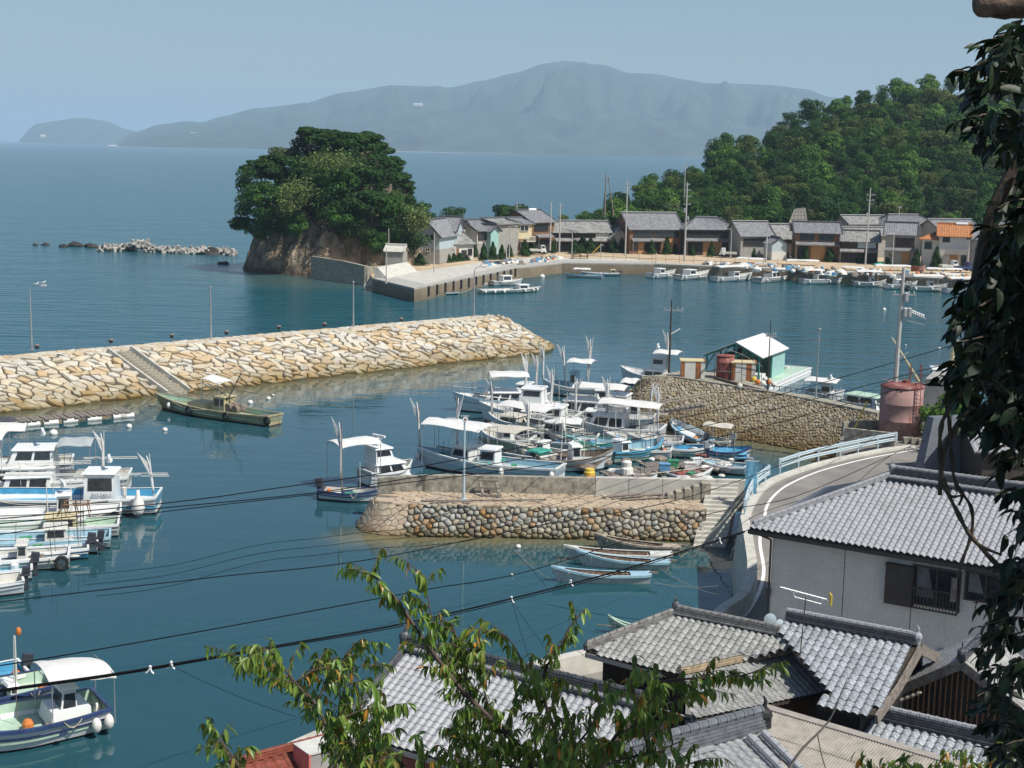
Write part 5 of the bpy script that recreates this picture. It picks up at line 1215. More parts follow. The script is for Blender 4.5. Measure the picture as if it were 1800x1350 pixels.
BT = lambda s_, loc, size=.3, right=False: (s_, loc, (PI/2, 0, 0 if right else PI), size, M_navy)
def F_(*a, **k): return fishing(*a, **k)
t = F_((-170,898),(279,897), 'long white boat, bright blue deck, lettered cabin and net bag at its stern', GL_, M_white, M_bblue, M_white, F=1.05, B=3.2, cab=(.16,.285,.60,1.85,.12), rad=(.19,2.72), poles=3, junk=2, bowrise=.5, seed=3, text=('EH3-24012', (-4.5, 1.0, .98), (PI/2,0,PI), .27, M_navy), msts=[(.015,3.3,True,.10,1)])
m = MB(); m.lathe([(.1,1.0),(.13,.7),(.34,.35),(.42,0),(.3,-.3),(.1,-.45)], 9, (-6.9, 1.75, .55)); part('net_bag', m, M_buoy, t, True)
m = MB(); m.lathe([(.13,0),(.15,.1),(.15,.5),(.05,.56)], 8, (-5.9,.9,1.0)); part('deck_light', m, M_white2, t)
t = F_((-150,868),(228,862), 'tall white cruiser with wide canopy, dark raked windows and a blue-grey aft awning', GL_, M_white, M_white2, M_white, F=1.1, B=3.4, cab=(.34,.78,.72,1.2,.8), cab2=(.34,.56,.6,.95,.5), cans=[(.57,.95,3.4,.8),], rad=(.40,3.35), junk=3, bowrise=.5, seed=4, msts=[(.12,3.7,True,-.02,1)], poles=2)
canopy(t, -4.6, -2.4, 2.6, 2.95, mat('grey_awning', (.46,.50,.50), .8, .08, 3, trans=.2), deckz=.6)
t = F_((-190,842),(128,832), 'rear white boat at the left edge with a long flat white canopy', GL_, M_white, M_white2, M_white, F=1.0, B=3.2, cab=(.4,.7,.7,1.3,.5), can=(.25,.85,3.0,.85), junk=3, seed=5, rad=None)
t = F_((-160,934),(213,917), 'plain white boat with an instrument mast and a black tyre at its stern', GL_, M_white, M_white, M_white, F=.85, B=2.5, cab=(.24,.31,.4,1.35,.08), rad=(.275,2.0), junk=2, tyres=[(.03,1)], bowrise=.5, seed=6, out=None, msts=[(.235,2.6,False)])
t = F_((-170,953),(209,938), 'slim boat with pale green inside and a cream framed wheelhouse', GL_, M_white2, M_lgreen, M_white, F=.75, B=2.3, cab=(.20,.34,.6,.78,.06), junk=1, bowrise=.5, seed=7, cabm=M_yell, text=('EH1-1277', (-3.75, .8, .6), (PI/2,0,PI), .22, M_alu))
m = MB()
for x_ in (-4.4,-3.7,-3.1): m.tube([(x_,-.5,1.05),(x_+.15,-.45,1.75),(x_+.15,.45,1.75),(x_,.5,1.05)], .03, 4)
for y_ in (-.45,.45): m.tube([(-4.4,y_,1.72),(-3.0,y_,1.75),(-2.5,y_,1.1)], .03, 4)
part('windscreen_frame', m, M_woodb, t)
t = F_((-160,975),(194,958), 'blue boat with a beige box cabin and cluttered stern deck', GL_, M_white2, M_lblue, M_lblue, F=.66, B=2.3, cab=(.22,.33,.55,.85,.05), cabm=M_white2, junk=6, bowrise=.5, seed=8, out=None)
t = F_((-170,997),(155,977), 'bright blue open boat with a black outboard tilted at its stern', GL_, M_bblue, M_lblue, M_white, F=.62, B=2.1, junk=3, out=(M_motor,1.15,1), bowrise=.5, seed=9)
t = F_((-190,1010),(122,993), 'grey-white boat with a small open console and coiled rope', GL_, M_white2, M_white2, M_white, F=.72, B=2.3, cab=(.24,.30,.5,.95,.1), junk=5, bowrise=.5, seed=10, tyres=[(.04,1)], cabm=M_white2)
t = F_((-200,1032),(56,1013), 'white boat with blue inside and a black outboard at the left edge', GL_, M_white, M_bblue, M_white, F=.66, B=2.1, junk=3, out=(M_motor,1.1), bowrise=.5, seed=11, cab=(.22,.32,.6,.6,.1))
t = F_((-210,1062),(40,1038), 'white open boat nearest in the left row, outboard half sunk', GL_, M_white, M_white2, M_white, F=.7, B=2.1, junk=2, out=(M_motor,1.0), bowrise=.5, seed=12)
t = F_((-150,884),(150,872), 'white boat squeezed between the cruiser and the blue-decked boat', GL_, M_white, M_white, M_white, F=.95, B=2.6, cab=(.2,.5,.6,1.0,.4), junk=4, seed=101, poles=3, rails=True)
t = F_((-180,944),(150,928), 'low white boat between the instrument-mast boat and the green inside boat', GL_, M_white, M_white2, M_white, F=.75, B=1.9, junk=4, seed=102, msts=[(.2,2.6,False)])
t = F_((-190,983),(172,968), 'white skiff with red-brown waterline between blue boats', GL_, M_white, M_lblue, M_white, F=.6, B=1.7, junk=4, seed=103, out=(M_motor,1.0))
# --- bottom left corner
t = F_((-120,1330),(178,1270), 'white boat with green deck, wheelhouse and large white awning, bottom left corner', GL_, M_white, M_lgreen, M_navy, F=.95, B=2.9, cab=(.17,.29,.42,1.3,.25), can=(-.04,.36,2.15,.82,.25), junk=3, bowrise=.3, fend=[(.02,1),(.10,1),(.02,0)], seed=13)
m = MB(); m.hexa([(-2.6,-.8,.42),(-1.0,-.8,.42),(-1.0,.8,.42),(-2.6,.8,.42)], [(-2.6,-.7,.95),(-1.1,-.7,.95),(-1.1,.7,.95),(-2.6,.7,.95)]); part('hatch', m, M_white, t)
m = MB()
for sx in (0,.13): m.hexa([(-1.3+sx,1.46,.40),(-1.2+sx,1.46,.40),(-1.2+sx,1.49,.40),(-1.3+sx,1.49,.40)], [(-1.45+sx,1.50,.66),(-1.35+sx,1.50,.66),(-1.35+sx,1.53,.66),(-1.45+sx,1.53,.66)])
part('hull_mark', m, M_navy, t)
t = F_((-140,1268),(95,1222), 'green-decked boat with white tarp and blue crates behind the corner boat', GL_, M_white2, M_lgreen, M_navy, F=.8, B=2.4, junk=7, bowrise=.4, seed=14, msts=[(.285,2.6,False,0,1),(.5,2.4,False)], cab=(.3,.36,.4,.5,.05))
m = MB(); m.ball((0,0,0), .12, 8, 6, 1.4); part('lamp', m, M_obuoy, t).location = (-1.3, 0, 2.66)
t = F_((-150,1235),(42,1200), 'small boat with bright blue box at the left edge of the corner', GL_, M_white2, M_bblue, M_white, F=.7, B=2.2, junk=4, seed=15, bowrise=.4, out=(M_motor, 1.0))
# --- olive boat under the breakwater
t = F_((272,715),(484,748), 'olive green wooden boat with high bow, white awning and winch gear, black tyres hung', None, M_olive, M_lgreen, M_olive, F=.95, B=3.0, cab=(.36,.46,.5,1.5,.1), can=(.38,.53,3.2,.62,.3), junk=7, bowrise=.8, fend=[(.80,1)], tyres=[(.60,1),(.30,1),(-.02,1)], cabm=M_olive, bott=M_bott, seed=16, tr=.62, msts=[(.60,3.2,False,-.03)], name='fishing_boat')
m = MB(); m.hexa([(.3,-.85,.4),(2.3,-.85,.4),(2.3,.85,.4),(.3,.85,.4)], [(.35,-.8,1.15),(2.2,-.8,1.15),(2.2,.8,1.15),(.35,.8,1.15)]); part('hold_cover', m, M_yell, t)
m = MB(); m.tube([(-4.6,0,.8),(.6,0,2.75)], .04, 5); m.tube([(-1.2,.2,.6),(-3.8,.5,4.2)], .05, 5); m.tube([(-.2,0,2.6),(-5,0.1,2.5)], .04, 5); part('derrick', m, M_woodg, t)
m = MB(); m.tube([(-2.2,-.6,1.0),(-2.2,.6,1.0)], .38, 10); m.tube([(-3.0,-.6,.95),(-3.0,.6,.95)], .34, 10); part('net_winch', m, M_net, t)
# raft left
rf = thing('mooring_raft', 'old plank raft on white floats under the breakwater, left', 'raft', P(95, 742, 0), math.atan2((P(218,726)-P(-30,748)).y, (P(218,726)-P(-30,748)).x))
for k in range(26):
    m = MB(); m.box((-6.2+k*.49,0,.45+rnd(-.02,.02)), (.40,1.9+rnd(-.3,.3),.07)); part('plank', m, M_woodg, rf)
m = MB()
for y_ in (-.7,0,.7): m.box((0,y_,.36), (12.6,.12,.10))
part('raft_beam', m, M_woodg, rf)
for k, x_ in enumerate((-5.6,-2.0,-.5,1.1,3.1,5.3,5.9,-6.3)):
    m = MB(); m.tube([(x_-.6,-.75,.12),(x_+.6,-.75,.12)], .24, 9); part('raft_float', m, M_buoy, rf)
m = MB(); m.ball((0,0,0),1,9,6); m.v = [(-4.0+v[0]*1.0,-.3+v[1]*.6,.4+v[2]*.45*(1+.5*fbm(v[0]*3,v[1]*3,1))) for v in m.v]; part('net_pile', m, M_netb, rf)
# --- middle: boat left of the pier
t = F_((724,842),(640,853), 'white cruiser with two-level cabin and radar, bow right, behind the pier tip', GM, M_white, M_white2, M_white, F=1.0, B=2.6, cab=(.12,.86,.74,.95,.7), cab2=(.12,.52,.62,.85,.35), can=(-.62,.20,2.75,.8), rad=(.30,2.65), seed=20)
t = F_((672,882),(566,875), 'pale skiff with outboard, clutter and a mast with furled sail, left of the pier', GM, M_hullp, M_white2, M_navy, F=.62, B=1.9, junk=6, out=(M_motor,1.15), msts=[(.33,5.2,True,.0,-1,M_woodg)], seed=21)
# front row behind the wall
t = F_((731,818),(985,844), 'long pale blue boat with white awning, nearest the concrete wall', GM, M_hullp, M_lblue, M_white, F=.95, B=2.7, can=(.52,.92,2.9,.80,.25), junk=8, bowrise=.8, fend=[(.98,1),(.02,1),(.35,1)], msts=[(.97,4.6,True,.03,1,M_woodg)], seed=22, cab=(.42,.55,.5,1.25,.3))
t = F_((768,812),(872,832), 'boat with bright green rail and a dark-windowed cabin beside the long pale blue boat', GM, M_white2, M_white2, M_green, F=.85, B=2.4, cab=(.35,.7,.6,1.1,.5), junk=5, msts=[(.66,5.0,True,.02,-1,M_woodg)], can=(.1,.85,2.85,.72), seed=23)
t = F_((838,795),(960,822), 'boat under a sloping cream awning, green tank at its stern', GM, M_white2, M_lgreen, M_white, F=.85, B=2.6, cans=[(.25,.95,2.0,1.0,-.3)], canm=M_canvc, junk=5, seed=24, cab=(.02,.16,.5,.7,.05), cabm=M_green)
t = F_((880,775),(1010,795), 'dark-decked boat with a wide white awning on thin posts', GM, M_white2, M_netb, M_white, F=.8, B=2.5, can=(.30,.95,2.7,.85,.1), junk=7, seed=25, msts=[(.12,2.8,False)])
t = F_((1000,762),(1165,775), 'large white boat, raked cabin and white awning at the right of the cluster', GM, M_white, M_white, M_white, F=1.05, B=3.0, cab=(.38,.80,.62,1.25,.7), can=(.02,.66,2.55,.78,.15), rad=(.70,2.6), junk=6, poles=2, msts=[(.60,4.6,True,-.05,1),(.06,4.2,True,-.04,1)], fend=[(.10,1)], seed=26)
t = F_((795,722),(955,722), 'big white cruiser with bow rails and canopy, bow pointing left, back row', GM, M_white, M_white, M_lblue, F=1.15, B=3.3, cab=(.25,.72,.7,1.15,.9), can=(.18,.60,2.9,.85), rails=True, junk=3, seed=27, bowrise=.7, msts=[(.2,4.9,True,-.04,1)])
t = F_((842,738),(985,748), 'white cruiser with a high purple-windowed cabin, bow left, second in the back', GM, M_white, M_white, M_white, F=1.15, B=3.1, cab=(.20,.62,.72,1.2,.5), cab2=(.20,.48,.6,1.0,.3), rails=True, junk=2, seed=28, msts=[(.12,4.6,True,-.06,1)])
t = F_((858,752),(965,766), 'boat with covered foredeck and black wrapped bow lamps', GM, M_hullp, M_white2, M_white, F=.95, B=2.7, cab=(.45,.8,.6,.8,.5), junk=8, seed=29, msts=[(.93,3.8,True,0,1,M_woodg)], cabm=M_canvc)
t = F_((955,735),(1098,745), 'white cruiser with raked glass and a long flat canopy, back right', GM, M_white, M_white, M_white, F=1.1, B=3.1, cab=(.30,.82,.7,1.25,.8), can=(-.02,.62,2.75,.8), junk=3, seed=30, poles=1)
t = F_((985,750),(1080,757), 'low white boat with green trim and small boxy wheelhouse', GM, M_white, M_lgreen, M_white, F=.8, B=2.4, cab=(.2,.55,.6,1.1,.2), junk=5, seed=31)
t = F_((920,757),(1010,775), 'dark-hulled boat carrying three round black lamps', GM, M_white2, M_netb, M_white2, F=.8, B=2.4, junk=8, seed=32, cab=(.3,.5,.55,.8,.2))
t = F_((955,690),(1056,698), 'white boat with pale blue wheelhouse and cream awning at the far back', GM, M_white, M_lblue, M_white, F=.95, B=2.9, cab=(.40,.52,.45,1.6,.1), can=(.12,.55,2.9,.72), junk=3, seed=33, msts=[(.24,5.4,True,-.10,1),(.62,4.4,True,.05,1),(1.0,4.4,True,0,1)], cabm=M_lblue)
t = F_((1008,796),(1050,812), 'short boat with aqua crates between two larger hulls', GM, M_green, M_lgreen, M_white, F=.7, B=2.2, junk=6, seed=34)
t = F_((1078,822),(945,826), 'grey-hulled boat with red-brown gunwale and ragged stern gear', GM, M_hullp, M_net, M_woodg, F=.95, B=2.7, junk=9, bowrise=.8, seed=35, fend=[(.1,-1)], msts=[(.3,3.4,False),(.6,2.6,False)], cab=(.42,.55,.5,1.2,.15))
t = F_((1165,800),(1068,812), 'pale green boat, blue trim, bow pointing right', GM, M_lgreen, M_lblue, M_bblue, F=.85, B=2.4, junk=6, bowrise=.9, seed=36, cab=(.16,.30,.5,1.0,.1))
t = F_((990,790),(1105,797), 'boat with aqua hull side and pale blue deck behind the grey hull', GM, M_hullp, M_lblue, M_green, F=.85, B=2.4, junk=6, bowrise=.6, seed=37, msts=[(.2,3.0,False),(.7,2.8,False)])
t = F_((1255,804),(1165,800), 'blue-decked skiff with white box and grey outboards', GM, M_lgreen, M_bblue, M_white, F=.7, B=2.0, junk=3, out=(M_motorg,1.3,1), seed=38)
t = F_((1320,808),(1245,806), 'boat closed with a bright blue canvas cover', GM, M_hullp, M_bblue, M_navy, F=.72, B=2.1, cab=(.10,.92,.85,.22,.3), cabm=M_bblue, seed=39, out=(M_motorg,1.1))
t = F_((1228,826),(1312,834), 'small white skiff with pale blue inside by the blue net', GM, M_white2, M_lblue, M_white, F=.62, B=1.7, junk=2, out=(M_motorg,1.1), seed=40, bowrise=.6)
t = F_((1180,752),(1240,785), 'pale blue skiff lying askew beside the masonry pier', GM, M_hullp, M_white, M_lblue, F=.55, B=1.8, junk=2, out=(M_motor,1.0), seed=41)
t = F_((1222,778),(1285,785), 'low skiff under a pale curved awning', GM, M_white2, M_white2, M_white2, F=.45, B=1.6, can=(-.05,.75,1.4,.8), seed=42, canm=M_canvc, out=(M_motorg,1.0))
t = F_((1252,836),(1180,846), 'small white boat with red-brown net inside, close to the wall', GM, M_white, M_rust, M_white, F=.45, B=1.5, junk=1, seed=43, stripe=False)
t = F_((1155,848),(1115,847), 'upturned-looking white dinghy showing over the wall', GM, M_white, M_white2, M_white, F=.40, B=1.3, seed=44, stripe=False)
t = F_((1090,672),(1185,680), 'grey-white boat at the tip of the masonry pier, bow left, awning behind', GM, M_hullp, M_white, M_white, F=1.15, B=3.0, cab=(.15,.60,.7,1.0,.5), cab2=(.15,.42,.6,1.0,.3), can=(-.1,.35,3.0,.8), rad=(.32,3.3), bowrise=.7, seed=45, msts=[(.12,5.2,True,.0,1)])
m = None
# more craft filling the row between the awnings
t = F_((1060,778),(1150,786), 'white-hulled boat with open deck between the large white boat and the green bow', GM, M_white2, M_white2, M_white, F=.7, B=2.1, junk=5, seed=46, msts=[(.3,2.6,False)])
t = F_((905,800),(985,812), 'white open boat with pipe frame, mid cluster', GM, M_white, M_white2, M_white, F=.7, B=2.1, junk=6, seed=47, cab=(.3,.45,.5,.9,.1), msts=[(.7,3.0,False)])
F_((1045,725),(1120,731), 'white cabin boat tucked behind the long flat canopy', GM, M_white, M_white, M_white, F=1.0, B=2.8, cab=(.2,.7,.7,1.2,.6), can=(0,.35,2.7,.8), junk=3, seed=111)
F_((1060,745),(1150,750), 'white boat with short wheelhouse behind the large white boat', GM, M_white, M_white2, M_white, F=.9, B=2.6, cab=(.3,.5,.6,1.4,.2), junk=6, seed=112, msts=[(.1,3.6,True,-.03,-1)])
F_((905,768),(1000,778), 'white boat with green fish boxes and low canopy, centre of the cluster', GM, M_white, M_lgreen, M_white, F=.85, B=2.5, can=(.4,.85,2.3,.9), junk=8, seed=113, cab=(.12,.26,.5,1.1,.1))
F_((845,782),(935,790), 'pale boat between the first two white awnings', GM, M_white, M_white2, M_white, F=.85, B=2.5, junk=7, seed=114, cab=(.35,.55,.6,1.1,.3), msts=[(.08,3.8,True,-.03,1)])
F_((1075,800),(1180,806), 'white open boat with nets behind the pale green one', GM, M_white, M_white2, M_white, F=.75, B=2.4, junk=9, seed=115)
F_((925,745),(1015,752), 'white cruiser showing only its raked roof in mid cluster', GM, M_white, M_white, M_white, F=1.05, B=2.8, cab=(.25,.8,.72,1.1,.8), seed=116, junk=2, msts=[(.05,4.0,True,.03,-1)])
F_((1100,785),(1200,790), 'long grey-white work boat with heaped brown nets', GM, M_white2, M_white2, M_white, F=.8, B=2.4, junk=10, seed=117, msts=[(.5,2.4,False)])
F_((870,705),(960,712), 'white boat half hidden behind the big cruiser in the back row', GM, M_white, M_white2, M_white, F=.9, B=2.6, cab=(.3,.55,.6,1.3,.2), junk=4, seed=118, msts=[(.2,4.4,True,-.05,1)])
F_((1000,715),(1095,718), 'white boat by the dark floating dock', GM, M_white, M_white2, M_white, F=.85, B=2.5, cab=(.3,.6,.65,1.2,.5), junk=4, seed=119)
F_((880,745),(960,752), 'low white boat packed between the high-cabin cruiser and lamp boat', GM, M_white, M_white, M_white, F=.85, B=2.4, cab=(.3,.6,.65,.9,.6), junk=4, seed=120, rails=True)
F_((1030,765),(1120,771), 'white boat with grey tarp under the long white awnings', GM, M_white, M_motorg, M_white, F=.85, B=2.4, junk=7, seed=121)
F_((960,780),(1050,785), 'white boat with pale hoops in the middle of the cluster', GM, M_white, M_white2, M_white, F=.8, B=2.3, can=(.3,.8,1.7,.9), junk=6, seed=122)
# rafts and floating docks
def raft(a, b, w_, label, n=14, z=.35, mt=M_woodg, floats=True):
    a = P(*a); b = P(*b); c_ = (a+b)/2; L_ = (b-a).length; t = thing('floating_dock', label, 'dock', c_, math.atan2(b.y-a.y, b.x-a.x), 'floating docks')
    for k in range(n): m = MB(); m.box((-L_/2+L_*(k+.5)/n,0,z), (L_/n*.88,w_*rnd(.92,1.05),.07)); part('plank', m, mt, t)
    m = MB()
    for y_ in (-w_*.4, w_*.4): m.box((0,y_,z-.1), (L_,.14,.12))
    part('dock_beam', m, mt, t)
    for k in range(max(2, int(L_/2.2))): m = MB(); x_ = -L_/2+L_*(k+.5)/max(2, int(L_/2.2)); m.tube([(x_,-w_*.4,.08),(x_,w_*.4,.08)], .24, 8); part('dock_float', m, M_buoy, t)
    return t
raft((1020,709),(1100,704), 2.2, 'dark floating dock at the foot of the masonry pier tip', mt=M_wood); raft((1085,695),(1150,692), 1.6, 'narrow dark dock behind the first one by the pier tip', mt=M_wood)
raft((1062,842),(1190,832), 2.0, 'cluttered low plank raft just behind the pier wall', 16)
raft((1130,826),(1270,818), 1.6, 'second plank raft with crates and dark tarp', 16)
raft((1165,771),(1060,792), .9, 'narrow plank walkway between the moored boats', 10)
def small(nm, m, mt, x, y, z, label, cat, grp=None, rz=0): o = solo(nm, m, mt, label, cat, grp); o.location = P(x, y, z); o.rotation_euler = (0,0,rz); return o
m = MB(); m.lathe([(.40,0),(.48,.12),(.46,.5),(.34,.62),(.36,.95),(.22,1.05)], 12); small('buoy', m, M_buoy, 1101, 835, .4, 'large pale stacked buoy on the raft behind the wall', 'buoy')
m = MB(); m.lathe([(.36,0),(.4,.1),(.4,.5),(.33,.6),(.3,.75)], 12); small('tub', m, M_yel, 1036, 842, .35, 'yellow-orange tub behind the pier wall', 'tub')
m = MB(); m.lathe([(.3,0),(.33,.1),(.32,.35)], 12); small('tub', m, M_obuoy, 1038, 845, .3, 'red-orange basin under the yellow tub', 'tub')
for k, (x, y, mt, lb) in enumerate([(1168,828,M_bbox,'pale blue crate on the raft behind the wall'),(1224,818,M_white,'white-blue crate at the top of the second raft'),(1183,822,M_gbox,'green crate beside the pale blue crate'),(1212,826,M_buoy,'cream bucket box on the raft right of the green crate'),(1232,812,M_rust,'dark red basket on the second raft')]):
    m = MB(); m.box((0,0,.28), (.75,.5,.5)); m.box((0,0,.54), (.82,.56,.06)); small('crate', m, mt, x, y, .4, lb, 'crate', 'crates on the rafts', rnd(-.4,.4))
for k, (a, b, lb) in enumerate([((1120,836),(1200,826),'thin pole lying across the first raft'),((1190,822),(1262,808),'upper pole lying on the second raft'),((1200,826),(1272,812),'lower pole lying on the second raft'),((1075,838),(1130,845),'bent pole end over the wall')]):
    m = MB(); p0 = P(*a, .5); m.tube([p0, P(*b, .6)], .05, 5); solo('bamboo_pole', m, M_rope, lb, 'pole', 'poles on the rafts', loc=p0)
random.seed(77)
for k in range(40):
    x = rnd(1010, 1290); y = rnd(806, 846); m = MB(); c_ = random.choice([M_net, M_netb, M_net, M_woodg, M_white2, M_buoy])
    s = rnd(.25,.6); m.ball((0,0,.0), s, 8, 5, .5); m.v = [(v[0]*(1+.4*fbm(v[0]*3,v[1]*3,k)), v[1]*(1+.3*fbm(v[1]*3,v[0],k)), max(-.05, v[2])) for v in m.v]
    small('net_pile', m, c_, x, y, .40, 'small pile of net or float on the rafts behind the wall', 'net pile', 'net piles on the rafts')
# gangway to the masonry pier
m = MB(); a = P(1160,724,1.6); b = P(1240,712,2.4)
ga = thing('gangway', 'narrow wooden gangway with pole rails leaning from boats to the masonry pier', 'gangway', a)
for o_ in (-.35,.35): m.beam(a+Vector((0,o_,0)), b+Vector((0,o_,0)), .14, .14)
part('beam', m, M_woodg, ga, world=True); m = MB()
for o_ in (-.5, .5): m.tube([a+Vector((0,o_,.8)), b+Vector((0,o_,.9))], .05, 5)
part('rail', m, M_rope, ga, world=True)
for k in range(9): m = MB(); q = a.lerp(b, (k+.5)/9); m.box((q.x,q.y,q.z+.09), (.42,.9,.05)); part('plank', m, M_woodg, ga, world=True)
# --- rowing boats in the front basin
def rowboat(bow, stern, label, hullm, deckm, trimm, junk=2, seed=1, blue=True):
    t, L = boat_at(bow, stern, 'rowing_boat', label, 'wooden rowing boats in the small basin', 'rowing boat'); B = L*.19
    sec, wl = boat_hull(t, L, B, .46, hullm, deckm, trimm, hullm, .9, .72, 1.9, .12, False, .10)
    for s in (.22,.40,.58,.76): x, b, z = sec(s); m = MB(); m.box((x,0,z-.08), (.16,2*b-.1,.05)); part('thwart', m, deckm, t)
    x0, b0, z0 = sec(0); x1, b1, z1 = sec(.2); m = MB(); m.hexa([(x0-.05,-b0,z0),(x1,-b1+.02,z1),(x1,b1-.02,z1),(x0-.05,b0,z0)], [(x0-.05,-b0,z0+.04),(x1,-b1+.02,z1+.04),(x1,b1-.02,z1+.04),(x0-.05,b0,z0+.04)]); part('stern_deck', m, trimm, t)
    x2, b2, z2 = sec(.86); x3, b3, z3 = sec(.99); m = MB(); m.hexa([(x2,-b2,z2),(x3,-b3,z3),(x3,b3,z3),(x2,b2,z2)], [(x2,-b2,z2+.05),(x3,-b3,z3+.05),(x3,b3,z3+.05),(x2,b2,z2+.05)]); part('bow_deck', m, trimm, t)
    m = MB(); m.tube([(L*.33,-B*.55,z1+.1),(L*.33,B*.55,z1+.1)], .03, 5); m.box((x0-.2,0,z0+.05),(.5,.10,.1)); part('rowlock_beam', m, M_woodg, t)
    random.seed(seed)
    for k in range(junk): m = MB(); y = rnd(-.3,.3); x = rnd(-L*.2,L*.1); m.tube([(x,y,.4),(x+rnd(.8,1.8),y+rnd(-.2,.2),.42)], .035, 5); part('oar', m, M_woodg, t)
    return t
M_wwood = mat('bleached_wood', (.42,.36,.28), .9, .3, 5, dirt=((.20,.12,.07), 3, .55)); M_inw = mat('boat_inside_wood', (.20,.13,.09), .9, .4, 5); M_rwhite = mat('worn_white_paint', (.60,.60,.55), .7, .1, 3, dirt=((.30,.22,.15), 4, .58))
rowboat((968,1022),(1142,1024), 'pale blue rowing boat, nearest of the four in the small basin', M_rwhite, M_inw, M_lblue, 2, 1)
rowboat((1012,993),(1176,1002), 'white rowing boat with blue rail, second from the front', M_rwhite, M_inw, M_lblue, 3, 2)
rowboat((990,984),(1180,988), 'white rowing boat heaped with junk, behind the blue-railed one', M_rwhite, M_inw, M_rwhite, 4, 3)
rowboat((1044,962),(1195,975), 'bleached bare-wood rowing boat, closest to the cobbles', M_wwood, M_inw, M_wwood, 3, 4)
rowboat((1068,1112),(1150,1122), 'pale green rowing boat mostly hidden by the near roof ridge', M_lgreen, M_lgreen, M_lgreen, 1, 5)
# --- far boats
vb = [((1187,487),(1142,489),'white boat with boxy cabin, first from the left in the wharf row'),((1246,488),(1190,492),'white boat with dark-windowed cabin, second in the wharf row'),((1322,492),(1254,495),'white boat with flat awning on posts, third in the wharf row'),((1398,490),(1330,497),'white boat with upswept bow, middle of the wharf row'),((1494,498),(1408,499),'long white boat with framed cabin, right of the middle one'),((1560,504),(1500,503),'white boat with long flat awning before the twin house'),((1612,508),(1556,508),'white boat with dark side and mast near the pole'),((1668,512),(1598,511),'white boat with awning, second from the right in the wharf row'),((1740,516),(1660,516),'white boat behind the dark leaves at the end of the wharf row')]
random.seed(61)
for k, (b_, s_, lb) in enumerate(vb):
    big = k in (2, 5, 7, 8)
    F_(b_, s_, lb, GV, [M_white, M_white2][k % 2], M_white2, M_white, F=1.0, B=3.0, cab=(.28,.5,.65,1.35,.2) if not big else (.45,.6,.6,1.3,.2), can=(.05,.80,2.7,.95) if big else ((.05,.4,2.5,.9) if k == 4 else None), junk=7, fend=[(.08,1),(.25,1),(.1,-1),(.5,-1)], seed=60+k, msts=[(.7,2.8,False)] if k % 2 else [], bowrise=1.0, bott=M_navy, rad=None)
vb3 = [((1205,480),(1255,483),'low white boat between the first and third wharf boats',0),((1318,484),(1368,487),'white boat wedged left of the upswept bow boat',1),((1395,487),(1450,490),'white boat with blue sheet beside the long framed-cabin boat',0),((1470,491),(1522,494),'small white boat left of the long flat awning',1),((1575,498),(1625,501),'white boat between the mast boat and the right awnings',0),((1640,503),(1690,507),'white boat just left of the dark leaves',1),((1120,478),(1150,480),'tiny white tender left of the wharf row',0)]
for k, (b_, s_, lb, aw) in enumerate(vb3): F_(b_, s_, lb, GV, M_white, M_white2 if k != 2 else M_lblue, M_white, F=.85, B=2.4, cab=(.3,.55,.6,1.2,.2), can=(.05,.8,2.4,1.0) if aw else None, junk=6, seed=130+k, bott=M_navy, msts=[(.5,3.0,False)], fend=[(.1,-1),(.4,-1)])
vb2 = [((1165,474),(1228,477),'white boat close against the wharf behind the first boat',0),((1290,478),(1345,481),'awning boat tight to the wharf behind the third boat',1),((1375,482),(1440,484),'awning boat tight to the wharf behind the middle boats',1),((1450,486),(1500,488),'small white boat against the wharf left of the twin awnings',0),((1530,492),(1600,494),'awning boat against the wharf under the utility pole',1),((1620,498),(1690,500),'awning boat against the wharf at the right',1)]
for k, (b_, s_, lb, aw) in enumerate(vb2): F_(b_, s_, lb, GV, M_white, M_white2, M_white, F=.9, B=2.6, cab=(.3,.5,.6,1.3,.2), can=(.02,.9,2.8,1.0) if aw else None, junk=5, seed=80+k, bott=M_navy)
F_((992,487),(1058,489), 'grey open boat in the small group at the quay corner', GV, M_white2, M_lblue, M_lblue, F=.6, B=2.0, can=(.3,.75,1.6,1.0), junk=6, seed=90, out=(M_motorg,1.0)); F_((1020,484),(1088,485), 'pale boat with yellow console at the quay corner', GV, M_lblue, M_white2, M_white, F=.6, B=2.0, junk=7, seed=91, cab=(.1,.22,.5,.9,.1), cabm=M_yell, out=(M_motor,1.0))
F_((918,500),(864,502), 'white boat with two-window wheelhouse along the left quay', GV, M_white2, M_white2, M_white, F=.85, B=2.3, cab=(.3,.6,.7,1.3,.1), junk=3, seed=92)
F_((950,513),(843,516), 'long pale boat hung with many white floats off the left quay', GV, M_lgreen, M_white2, M_white, F=.7, B=2.4, cab=(.62,.78,.6,1.0,.1), junk=9, fend=[(.05,-1),(.2,-1),(.35,-1),(.7,-1),(.85,-1),(.93,-1)], seed=93)
F_((824,500),(852,503), 'little grey dinghy between quay and the float-hung boat', GV, M_lblue, M_white2, M_white, F=.45, B=1.5, seed=94, stripe=False)
F_((770,518),(803,517), 'tiny blue punt tied off the quay corner', GV, M_bblue, M_woodb, M_lblue, F=.35, B=1.5, seed=95, bowrise=.2, stripe=False, tr=.9, full=5)
t = thing('beached_boat', 'red-brown boat hull standing on the yard before the orange roof', 'boat', P(1614,475,ZG), 0); sec, wl = boat_hull(t, 2.6, 1.1, .7, M_rust, M_woodb, M_rust, M_rust, .5); 
